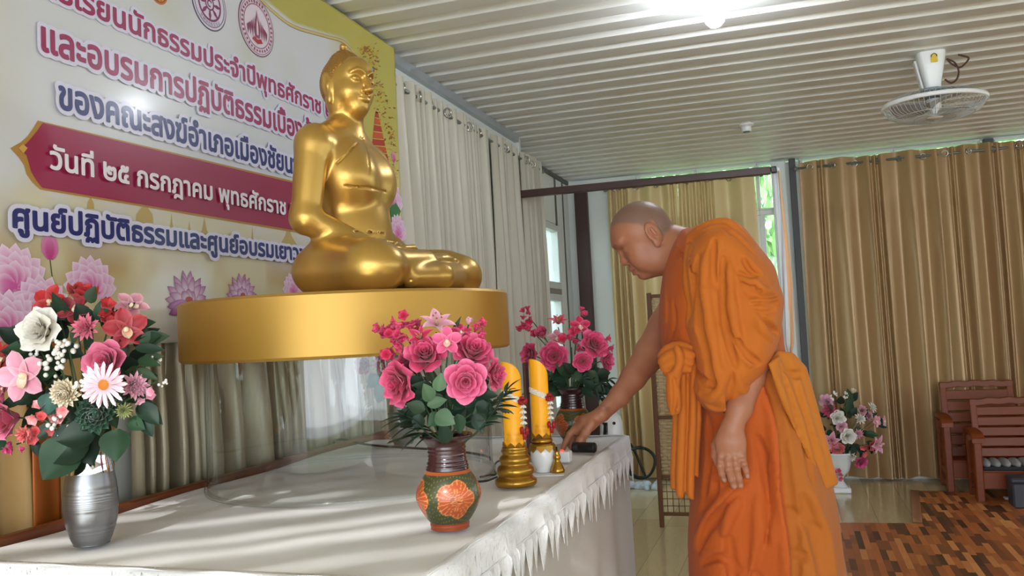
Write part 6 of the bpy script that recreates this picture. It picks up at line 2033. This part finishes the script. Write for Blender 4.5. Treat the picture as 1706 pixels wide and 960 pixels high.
g = G(); g.lathe([(r * K1, z * K1) for r, z in prof], 56, c1); g.build('gilded_stand', M_gilt, t, angle=60)
g = G(); leaf_crown(g, c1[:2], c1[2] + 250 * K1, 70 * K1, 36 * K1, 8); g.build('leaf_crown', M_gilt, t, False)
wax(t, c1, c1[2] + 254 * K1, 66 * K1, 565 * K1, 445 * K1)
def garland(label, c, zc, r, K):
    t = thing('garland', label, 'flower garland', c)
    rl = np.random.RandomState(5)
    def P(a, dz=0): return np.array([c[0] + r * math.cos(a), c[1] + r * math.sin(a), zc - .010 * math.cos(a - .3) + dz])
    g = G()
    for i in range(34):
        for k in (-1, 0, 1):
            a = 2 * PI * (i + .5 * (k % 2)) / 34
            g.ball(P(a, k * .0042), (.0030, .0030, .0026), 6, 4)
    g.build('jasmine_band', M_jas, t)
    a0 = -.35; e = P(a0); e = e + np.array([math.cos(a0), math.sin(a0), 0]) * .007
    g = G(); rose_ = e + [0, 0, -.002]
    for _ in range(22):
        v = rl.normal(size=3); v /= np.linalg.norm(v); g.ball(rose_ + v * .0075, .0042, 6, 4)
    g.build('red_rosebud', M_redb, t)
    g = G(); z = -.012
    for i in range(4):
        for k in range(6):
            a = k * PI / 3 + i * .5
            p = e + np.array([.0035 * math.cos(a), .0035 * math.sin(a), z])
            flat = frame_from((math.cos(a), math.sin(a), -.8))
            g.ball(p, (.0026, .0026, .0060), 6, 4, R=flat)
        z -= .0115
    g.tube([e, e + [0, 0, z - .03]], .0006, 4)
    g.build('jasmine_strand', M_jas, t)
    for (dx, dz) in ((-.004, 0), (.006, -.001), (.001, -.012)):
        g = G(); b = e + np.array([dx, dx * .3, z - .004 + dz])
        g.ball(b, (.0050, .0050, .0072), 8, 6)
        for k in range(5):
            a = k * 2 * PI / 5; g.ball(b + [.003 * math.cos(a), .003 * math.sin(a), -.0065], (.0016, .0016, .003), 5, 4)
        g.build('red_bud', M_redb, t)
    return t
garland('white jasmine garland with red buds around the nearer yellow candle', c1, c1[2] + (915 - 330) * K1, 66 * K1, K1)

c2 = on(900, 786, 2, ZT); c2 = c2 + [.008, .0, 0]
K2 = proj(c2)[2] / FPX / 4
t = thing('pot', 'white round pot with a gilded leaf rim under the farther yellow candle', 'pot', c2)
g = G(); g.lathe([(.5 * K2, 0), (52 * K2, 0), (58 * K2, 8 * K2), (50 * K2, 18 * K2), (70 * K2, 50 * K2), (80 * K2, 90 * K2), (82 * K2, 125 * K2), (76 * K2, 158 * K2), (64 * K2, 176 * K2), (.5 * K2, 176 * K2)], 48, c2)
g.build('bowl', M_cer, t)
g = G(); g.lathe([(62 * K2, 172 * K2), (80 * K2, 176 * K2), (82 * K2, 186 * K2), (70 * K2, 192 * K2), (.5 * K2, 192 * K2)], 40, c2); leaf_crown(g, c2[:2], c2[2] + 178 * K2, 80 * K2, -44 * K2, 9)
g.build('gilded_rim', M_gilt, t, angle=50)
t = thing('candle', 'farther thick yellow candle standing on the white pot with the gilded rim', 'candle', c2 + [0, 0, 192 * K2])
g = G(); g.lathe([(.5 * K2, 192.5 * K2), (62 * K2, 192.5 * K2), (72 * K2, 200 * K2), (70 * K2, 214 * K2), (62 * K2, 222 * K2), (60 * K2, 228 * K2), (.5 * K2, 228 * K2)], 44, c2); g.build('gilded_collar', M_gilt, t)
g = G(); leaf_crown(g, c2[:2], c2[2] + 226 * K2, 62 * K2, 34 * K2, 8); g.build('leaf_crown', M_gilt, t, False)
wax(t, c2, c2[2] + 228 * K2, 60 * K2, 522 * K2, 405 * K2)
garland('white jasmine garland with red buds around the farther yellow candle', c2, c2[2] + (790 - 272) * K2, 61 * K2, K2)
# card under the pot
pc = on(900, 794, 2, ZT)
g = G(); g.box(c2 + [.010, -.018, -.0015], (.085, .07, .0015), rotz(.25)); o = g.build('paper_card', mat('white_card', (240, 240, 240), .6), smooth=False)
tag(o, 'small white paper card lying under the white pot', 'card')
# small gilded bell shaped stand
c3 = on(925, 787, 2, ZT); K3 = proj(c3)[2] / FPX
c3 = c3 + [.006, 0, 0]
t = thing('incense_stand', 'small gilded bell shaped stand just right of the white pot', 'stand', c3)
g = G(); g.lathe([(r * K3, z * K3) for r, z in ((.2, 0), (11.5, 0), (12, 3), (11, 6), (10, 9), (8, 13), (6, 17), (4.6, 20), (5.6, 22), (6.4, 25), (5.4, 28), (4, 31), (4.6, 33), (3, 36), (.2, 36))], 32, c3); g.build('base', M_gilt, t)
g = G(); g.tube([c3 + [0, 0, 36 * K3 - .001], c3 + [0, 0, 42 * K3]], .0022, 8); g.build('socket', mat('dark_bronze', (60, 40, 24), .4, .6), t)
# thin upright dark board between the two candles
cb_ = on(883, 764, 2, ZT)
t = thing('upright_board', 'tall thin dark brown board standing on edge between the two yellow candles', 'board', cb_)
hb = at(883, 604, cb_[1])[2] - ZT
g = G(); g.box(cb_ + [0, 0, hb / 2 + .004], (.0075, .030, hb - .008), bev=.0012); g.build('panel', mat('dark_brown_wood', (74, 44, 36), .45, var=.2, vscale=14, stretch=(1, 1, 8)), t, False)
g = G(); g.box(cb_ + [0, 0, .0025], (.03, .05, .005), bev=.001); g.build('foot', M_dark, t, False)
# black torch and small white switch box with a red light
ca, cb2 = on(952, 757, 2, ZT), on(992, 757, 2, ZT)
kt = proj(ca)[2] / FPX; rt = 8.6 * kt
ya = (ca[1] + cb2[1]) / 2 + .03
A1, B1 = np.array([ca[0] - .002, ya, ZT + rt + .0005]), np.array([cb2[0] - .004, ya - .012, ZT + rt + .0005])
d = (B1 - A1) / np.linalg.norm(B1 - A1); Lr = np.linalg.norm(B1 - A1)
t = thing('torch', 'small black pocket torch lying under the reaching hand on the white tablecloth', 'torch', (*((A1 + B1) / 2)[:2], ZT))
g = G(); g2 = G(); g2.lathe([(.0005, 0), (rt * .85, 0), (rt, rt * .15), (rt, Lr * .25), (rt * .93, Lr * .27), (rt * .93, Lr * .3), (rt, Lr * .32), (rt, Lr - rt * .15), (rt * .86, Lr), (.0005, Lr)], 28)
g.merge(g2, frame_from(d), A1); g.build('barrel', mat('black_rubber', (16, 16, 18), .5, bump=.2, bscale=400), t, angle=40)
g = G(); g2 = G(); g2.lathe([(.0005, Lr * .999), (rt * .6, Lr * .999), (rt * .6, Lr * 1.004), (.0005, Lr * 1.004)], 20); g.merge(g2, frame_from(d), A1); g.build('end_cap', M_dark, t)
cs = on(940, 771, 2, ZT); ks = proj(cs)[2] / FPX
t = thing('switch_box', 'small white switch box with a glowing red light at the fingertip', 'switch box', cs)
g = G(); g.box(cs + [0, .012, 9 * ks], (19 * ks, .03, 18 * ks), bev=.002); g.build('housing', mat('white_plastic', (232, 234, 238), .35), t, False)
g = G(); g.ball(cs + [-4 * ks, .006, 19 * ks], (.0042, .0042, .003), 10, 6); g.build('red_light', mat('red_light', (255, 40, 40), .4, emit=(255, 30, 24), estr=9), t)
# black cord by the gilded stand
g = G(); pts = [on(x, y, 2, ZT + .003) for x, y in ((800, 795), (815, 792), (826, 790), (822, 780), (828, 770), (840, 765))]
g.tube(smooth_path(pts, 40), .0024, 8); g.tube(smooth_path([on(x, y, 2, ZT + .004) for x, y in ((796, 803), (812, 801), (828, 795))], 20), .0024, 8)
tag(g.build('charger_lead', M_dark), 'short black cord loop on the cloth beside the tiered gilded candle stand', 'cord')

# ================================================================== CEILING FAN, BULB
FC = np.array([.665, 4.26]); kf = 3.9 / FPX
t = thing('ceiling_fan', 'white caged orbit fan hanging from the corrugated ceiling', 'fan', (*FC, 2.02))
M_fw = mat('white_fan_plastic', (236, 238, 238), .3, coat=.2)
zf = lambda y: at(1553, y, 4.26)[2]
R = []
for z, w, dpt in ((ZC + .006, 22, 22), (zf(96), 22, 22), (zf(120), 17, 19), (zf(140), 13, 16), (zf(148), 12, 14)):
    a = np.linspace(0, 2 * PI, 28, endpoint=False)
    e = .5
    R.append(np.column_stack([FC[0] + w * kf * np.sign(np.cos(a)) * np.abs(np.cos(a)) ** e, FC[1] + dpt * kf * np.sign(np.sin(a)) * np.abs(np.sin(a)) ** e, np.full(28, z)]))
g = G(); g.rings(np.array(R)); g.build('housing', M_fw, t, angle=50)
g = G(); g.bar((FC[0] - 24 * kf, FC[1] + .02, zf(98)), (FC[0] - 15 * kf, FC[1] + .02, zf(146)), .05, .010, up=(1, 0, 0), bev=.003); g.build('side_bracket', M_fw, t, False)
g = G(); g.lathe([(13 * kf, zf(150)), (22 * kf, zf(150)), (22 * kf, zf(156)), (13 * kf, zf(157))], 32, (*FC, 0)); g.build('motor_collar', mat('steel_blue_grey', (120, 140, 150), .35, .3), t)
yl = FC[1] - 22 * kf
g = G(); g.box((FC[0] + 2 * kf, yl - .001, zf(103)), (10 * kf, .002, 13 * kf)); lb = g.build('sticker', mat('yellow_sticker', (226, 190, 50), .5), t, False)
g = G(); aa = np.linspace(0, PI, 16)
g.tube([(FC[0] + 2 * kf + 4.2 * kf * math.cos(v), yl - .0025, zf(101) + 5.5 * kf * math.sin(v)) for v in aa], .0018, 6); g.build('sticker_mark', M_dark, lb)
ZR = 2.078; RR = 79 * kf
g = G(); g.lathe([(RR - .006, ZR - .008), (RR + .006, ZR - .008), (RR + .006, ZR + .009), (RR - .006, ZR + .009), (RR - .006, ZR - .008)], 72, (*FC, 0), False, False); g.build('guard_rim', M_fw, t)
g = G()
for i in range(60):
    a = 2 * PI * i / 60; d = np.array([math.cos(a), math.sin(a), 0])
    pr = [(.05, .042), (RR * .55, .045), (RR * .9, .026), (RR, .0)]
    g.tube(smooth_path([(FC[0] + d[0] * r, FC[1] + d[1] * r, ZR + z) for r, z in pr], 7), .0011, 4, False)
for r, z in ((RR * .5, .045), (RR * .8, .034)):
    g.tube([(FC[0] + r * math.cos(v), FC[1] + r * math.sin(v), ZR + z) for v in np.linspace(0, 2 * PI, 49)], .0013, 4, False)
g.build('rear_guard', mat('grey_wire', (196, 198, 196), .4, .2), t)
g = G()
for i in range(60):
    a = 2 * PI * i / 60 + .4; d = np.array([math.cos(a), math.sin(a), 0])
    pr = [(.035, -.062), (RR * .5, -.064), (RR * .82, -.05), (RR * .95, -.022), (RR, .0)]
    g.tube(smooth_path([(FC[0] + d[0] * r, FC[1] + d[1] * r, ZR + z) for r, z in pr], 8), .0011, 4, False)
for r, z in ((RR * .4, -.064), (RR * .76, -.055)):
    g.tube([(FC[0] + r * math.cos(v), FC[1] + r * math.sin(v), ZR + z) for v in np.linspace(0, 2 * PI, 49)], .0013, 4, False)
g.build('front_guard', mat('grey_wire', (196, 198, 196), .4, .2), t)
g = G(); g.lathe([(.0005, ZR - .066), (.033, ZR - .064), (.036, ZR - .058), (.0005, ZR - .056)], 28, (*FC, 0)); g.build('guard_badge', M_fw, t)
g = G(); g.lathe([(.0005, ZR - .045), (.012, ZR - .044), (.016, ZR - .03), (.03, ZR - .022), (.032, ZR + .02), (.0005, ZR + .022)], 28, (*FC, 0)); g.build('hub', M_fw, t)
g = G(); g.lathe([(.0005, ZR + .02), (.034, ZR + .022), (.038, zf(157)), (.0005, zf(156))], 28, (*FC, 0)); g.build('motor', M_grey, t)
M_blade = mat('grey_clear_blade', (170, 172, 172), .25, alpha=None)
for b in range(3):
    P = []
    for u in np.linspace(0, 1, 9):
        r = .028 + u * (RR * .84 - .028); wdt = .30 + .42 * math.sin(PI * min(1, .2 + u * .75))
        P.append([(FC[0] + r * math.cos(b * 2 * PI / 3 + .7 + v * wdt), FC[1] + r * math.sin(b * 2 * PI / 3 + .7 + v * wdt), ZR - .008 + v * .018) for v in np.linspace(-1, 1, 7)])
    g = G(); g.grid(np.array(P)); g.build('blade', M_blade, t, solid=.002)
g = G()
q = lambda x, y: at(x, y, 4.24)
g.tube(smooth_path([q(1577, 98), q(1585, 106), q(1597, 112), q(1606, 108), q(1614, 97), q(1604, 93), q(1596, 91)], 40), .004, 8)
g.tube(smooth_path([q(1577, 98), q(1590, 104), q(1597, 118), q(1594, 132), q(1584, 138), q(1574, 132)], 40), .004, 8)
tag_ = g.build('power_cable', mat('brown_cable', (70, 34, 26), .5), t)

BC = np.array([-.192, 3.07])
t = thing('light_bulb', 'lit round white bulb hanging from the corrugated ceiling', 'bulb', (*BC, 2.18))
zb_ = lambda y: at(1191, y, 3.07)[2]
g = G(); g.lathe([(.0005, ZC + .012), (.030, ZC + .012), (.030, ZC - .006), (.022, ZC - .012), (.017, ZC - .016), (.0165, zb_(6)), (.0005, zb_(6))], 28, (*BC, 0)); g.build('lamp_holder', M_fw, t)
rb = 17 * 3.03 / FPX; zc_ = zb_(29)
g = G(); g.lathe([(.0005, zc_ - rb), (rb * .5, zc_ - rb * .87), (rb * .87, zc_ - rb * .5), (rb, zc_), (rb * .92, zc_ + rb * .45), (rb * .66, zc_ + rb * .95), (.0168, zb_(7)), (.0005, zb_(6))], 36, (*BC, 0))
g.build('glass_bulb', mat('lit_bulb', (255, 255, 255), .4, emit=(238, 246, 255), estr=190), t)
sd = on(1243, 207, 2, ZC)
t = thing('lamp_holder', 'small empty white lamp holder on the ceiling above the person', 'lamp holder', (sd[0], sd[1], ZC - .06))
g = G(); g.lathe([(.0005, ZC + .014), (.046, ZC + .014), (.044, ZC - .010), (.030, ZC - .018), (.028, ZC - .045), (.0005, ZC - .046)], 28, (sd[0], sd[1], 0)); g.build('housing', M_fw, t, angle=50)
g = G(); g.lathe([(.0005, ZC - .0455), (.02, ZC - .0455), (.02, ZC - .049), (.0005, ZC - .049)], 20, (sd[0], sd[1], 0)); g.build('socket', M_grey, t)

# ================================================================== FLOOR: MAT, CHAIRS, BOX, SCREEN, HOSE
pA, pB, pC = on(1393, 871, 2, .004), on(1524, 872, 2, .004), on(1520, 818, 2, .004)
pl = [pA, pB, pC, np.array([3.6, pC[1] - .02, .004]), np.array([3.6, 2.6, .004]), np.array([.17, 2.6, .004])]
V = [np.array(p) for p in pl]; n = len(V)
V = V + [v - [0, 0, .0035] for v in V]
g = G(); g.add(V, [tuple(range(n))[::-1], tuple(range(n, 2 * n))] + [(i, (i + 1) % n, n + (i + 1) % n, n + i) for i in range(n)])
o = g.build('floor_mat', M_parq, smooth=False, loc=(0, 0, 0)); tag(o, 'strip parquet patterned vinyl mat in orange and brown on the floor', 'floor mat')
# curled corner of the mat
P = []
for u in np.linspace(0, 1, 14):
    b = pC * (1 - u) + pB * u
    P.append([b + np.array([-.012 + .05 * v, 0, .004 + .035 * math.sin(PI * u) ** .5 * (1 - v) ** 2]) for v in np.linspace(0, 1, 8)])
g = G(); g.grid(np.array(P)); cu_ = g.build('curled_edge', mat('vinyl_back', (150, 104, 74), .5), o, solid=.002)

M_chair = mat('varnished_brown_wood', (124, 54, 12), .38, var=.22, vscale=8, stretch=(1, 1, 5), spec=.35)
def armchair(label, x0, x1, yf, yb, h, harm, hseat, recl):
    """low armchair facing the photographer"""
    t = thing('wooden_armchair', label, 'armchair', ((x0 + x1) / 2, (yf + yb) / 2, 0))
    w = x1 - x0; dep = yb - yf
    for x in (x0 + .022, x1 - .022):
        g = G(); g.bar((x, yf + .03, 0), (x, yf + .03, harm - .02), .044, .055, up=(0, 1, 0), bev=.006); g.build('leg', M_chair, t, False)
        g = G(); g.bar((x, yb - .03, 0), (x, yb - .03, harm - .02), .044, .055, up=(0, 1, 0), bev=.006); g.build('leg', M_chair, t, False)
        g = G(); pts = smooth_path([(x, yf - .035, harm - .03), (x, yf, harm), (x, yf + dep * .5, harm + .012), (x, yb, harm + .006)], 12)
        R = []
        for i, p in enumerate(pts):
            wd = .036 - .008 * i / 11
            R.append([(p[0] + sx * wd, p[1], p[2] + sz * .014) for sx, sz in ((-1, -1), (1, -1), (1, 1), (-1, 1))])
        g.rings(np.array(R)); g.build('armrest', M_chair, t, False, bevel=.004)
        g = G(); g.box((x, (yf + yb) / 2, hseat * .62), (.03, dep - .08, .05), bev=.004); g.box((x, (yf + yb) / 2, hseat * .22), (.026, dep - .08, .03), bev=.004); g.build('side_rail', M_chair, t, False)
        g = G(); g.box((x, (yf + yb) / 2 + .01, harm * .55), (.014, dep - .10, harm * .62), bev=.003); g.build('side_panel', M_chair, t, False)
    g = G(); g.box(((x0 + x1) / 2, yf + .03, hseat - .06), (w - .06, .03, .10), bev=.004); g.build('front_rail', M_chair, t, False)
    g = G()
    for i in range(4): g.box(((x0 + x1) / 2, yf + .05 + i * (dep - .1) / 3.2, hseat - .008), (w - .07, .06, .016), bev=.003)
    g.build('seat', M_chair, t, False)
    y0_, y1_ = yb - .10, yb - .10 + recl
    def bk(f, x): return np.array([x, y0_ + (y1_ - y0_) * f, hseat - .02 + (h - hseat + .02) * f])
    for x in (x0 + .055, x1 - .055):
        g = G(); g.bar(bk(0, x), bk(1, x), .038, .03, up=(0, 1, 0), bev=.005); g.build('back_stile', M_chair, t, False)
    for i in range(6):
        f = .10 + i * .15
        g = G(); a, b = bk(f, x0 + .06), bk(f, x1 - .06); g.bar(a, b, .024, (h - hseat) * .138, up=bk(1, 0) - bk(0, 0), bev=.004); g.build('back_slat', M_chair, t, False)
    g = G(); n = 20; R = []
    for i in range(n):
        u = i / (n - 1); x = x0 + .035 + (w - .07) * u
        c = bk(.985, x); c[2] += .008 * math.sin(PI * u) + .0035 * math.cos(u * 26)
        R.append([c + np.array([0, sy_ * .018, sz * .020]) for sy_, sz in ((-1, -1), (1, -1), (1, 1), (-1, 1))])
    g.rings(np.array(R)); g.build('top_rail', M_chair, t, False, bevel=.004)
    return t
armchair('farther wooden armchair with a slatted back against the tan curtain', .865, 1.37, 6.10, 6.40, .66, .455, .20, .09)
armchair('nearer wooden armchair with a grey cushion at the right border', .98, 1.50, 5.80, 6.08, .575, .395, .185, .075)
t = thing('seat_cushion', 'ribbed grey cushion on the seat of the nearer wooden armchair', 'cushion', (1.24, 5.92, .186))
g = G()
for i in range(8):
    g.ball((1.05 + i * .054, 5.915, .218), (.030, .115, .026), 12, 8)
g.build('ribbed_pad', mat('grey_fabric', (150, 150, 150), .85, bump=.2, bscale=200), t)
g = G(); g.box((1.24, 5.915, .197), (.43, .23, .022), bev=.006); g.build('dark_base', mat('dark_fabric', (44, 42, 46), .9), t, False)

bx0 = on(1690, 848, 2, .004)
t = thing('storage_box', 'dark grey storage box on the parquet mat at the right border', 'box', (bx0[0] + .22, bx0[1] + .07, .004))
hb_ = at(1690, 797, bx0[1])[2]
M_box = mat('dark_grey_plastic', (58, 60, 68), .5)
g = G(); g.box((bx0[0] + .22, bx0[1] + .07, .004 + (hb_ - .034) / 2), (.44, .14, hb_ - .034), bev=.008); g.build('body', M_box, t, False)
g = G(); g.box((bx0[0] + .22, bx0[1] + .07, hb_ - .015), (.455, .15, .028), bev=.008); g.build('lid', M_box, t, False)
wp = on(1683, 833, 2, .008)
g = G(); g.box(wp + [-.0, .02, .006], (.055, .05, .012), bev=.003); tag(g.build('power_strip', mat('white_plastic', (232, 234, 238), .35), smooth=False), 'small white plastic block on the mat beside the dark grey box', 'plastic block')

# woven standing screen behind the monk
t = thing('standing_screen', 'woven wicker standing screen in a brown frame behind the person', 'screen', (-.55, 5.0, 0))
M_frame = mat('brown_screen_wood', (112, 70, 44), .5, var=.15, vscale=10)
sx0, sx1, sh = -.79, -.30, 1.335
for x in (sx0, sx1):
    g = G(); g.box((x + .012, 5.0, sh / 2), (.026, .026, sh), bev=.003); g.build('post', M_frame, t, False)
for z in (.075, .285, .62, 1.0, sh - .02):
    g = G(); g.box(((sx0 + sx1) / 2 + .012, 5.0, z), (sx1 - sx0 - .026, .016, .02), bev=.003); g.build('rail', M_frame, t, False)
M_wick = mat('pale_wicker', (196, 170, 134), .65, var=.15, vscale=30)
for (z0, z1) in ((.297, .608), (.632, .988), (1.012, sh - .032)):
    g = G(); n = int((z1 - z0) / .019)
    for i in range(n):
        z = z0 + .009 + i * (z1 - z0 - .012) / max(1, n - 1)
        pts = np.array([(x, 5.0 + .0045 * math.sin((x - sx0) * 2 * PI / .055 + PI * (i % 2)), z) for x in np.linspace(sx0 + .026, sx1 - .002, 46)])
        g.tube(pts, .0074, 6, flat=.45, upv=(0, 1, 0))
    for x in np.arange(sx0 + .04, sx1, .0275):
        g.tube([(x, 5.0, z0), (x, 5.0, z1)], .0025, 5)
    g.build('woven_panel', M_wick, t)
g = G()
for x in np.arange(sx0 + .05, sx1, .032): g.tube([(x, 5.0, .085), (x, 5.0, .275)], .0022, 5)
for z in (.12, .16, .2, .24): g.tube([(sx0 + .026, 5.0, z), (sx1, 5.0, z)], .0022, 5)
g.build('lattice', M_frame, t)

# coil of dark hose against the curtain, white plastic bag, white appliance
hc = at(1068, 770, 6.36)
g = G(); pts = []
rh = 24 * proj(hc)[2] / FPX
for i in range(120):
    a = i / 119 * 2 * PI * 2.6 + 1.2; w = i / 119
    pts.append(hc + np.array([(rh + .006 * math.sin(a * 3)) * math.cos(a) * (1 + .05 * w), -.06 + .05 * w, (rh * 1.05) * math.sin(a)]))
pts = [p for p in pts]
tailp = smooth_path([pts[-1], at(1052, 742, 6.36), at(1040, 744, 6.36), at(1030, 760, 6.36), at(1026, 790, 6.36)], 20)
g.tube(np.vstack([np.array(pts), tailp[1:]]), .0095, 8)
mz = min(p[2] for p in pts) - .0095
o = g.build('hose', mat('dark_green_hose', (26, 40, 40), .35)); tag(o, 'coil of dark green hose leaning on the gold curtain behind the table end', 'hose')
rl = np.random.RandomState(12)
s = SDF((-1.28, 6.02, -.01), (-.88, 6.32, .10), .006)
for _ in range(16):
    c = np.array([rl.uniform(-1.20, -.96), rl.uniform(6.10, 6.24), rl.uniform(.0, .03)]); s.ell(c, rl.uniform(.02, .045, 3), frame_from(rl.normal(size=3)), k=.006)
s.plane((0, 0, .001), (0, 0, -1), 'int')
V, F = s.mesh(); o = link_mesh('plastic_bag', V, F.tolist(), mat('pale_plastic', (206, 220, 232), .25, bump=.6, bscale=60)); tag(o, 'crumpled pale plastic bag on the floor under the coil of hose', 'bag')
Ya = 4.2; p0, p1 = at(996, 690, Ya), at(1031, 690, Ya)
t = thing('air_cooler', 'white upright appliance with a dark front behind the far table end', 'appliance', ((p0[0] + p1[0]) / 2, Ya, 0))
xa, xb = p0[0], p1[0]; ht = at(1012, 689, Ya)[2]
R = []
for z, q in ((0, .96), (.02, 1), (ht - .10, 1), (ht - .05, .95), (ht - .02, .82), (ht, .5)):
    a = np.linspace(0, 2 * PI, 32, endpoint=False); cx_, wx = (xa + xb) / 2 + .012, (xb - xa) / 2
    R.append(np.column_stack([cx_ + wx * q * np.sign(np.cos(a)) * np.abs(np.cos(a)) ** .7, Ya + .09 * q * np.sign(np.sin(a)) * np.abs(np.sin(a)) ** .7, np.full(32, z)]))
g = G(); g.rings(np.array(R)); g.build('casing', mat('white_plastic', (232, 234, 238), .35), t, angle=60)
g = G(); P = []
for z in np.linspace(.2, ht - .035, 10):
    q = 1.0 if z < ht - .07 else .93
    P.append([((xa + xb) / 2 + .012 + (xb - xa) / 2 * 1.02 * q * math.cos(v), Ya + .093 * q * math.sin(v), z) for v in np.linspace(PI * 1.02, PI * 1.5, 10)])
g.grid(np.array(P)); g.build('dark_front', mat('dark_glass', (22, 28, 36), .1, coat=.4), t, solid=.004)
g = G(); g.ball((xb - .008, Ya - .088, at(1022, 702, Ya)[2]), (.008, .004, .008), 12, 6); g.build('knob', M_dark, t)
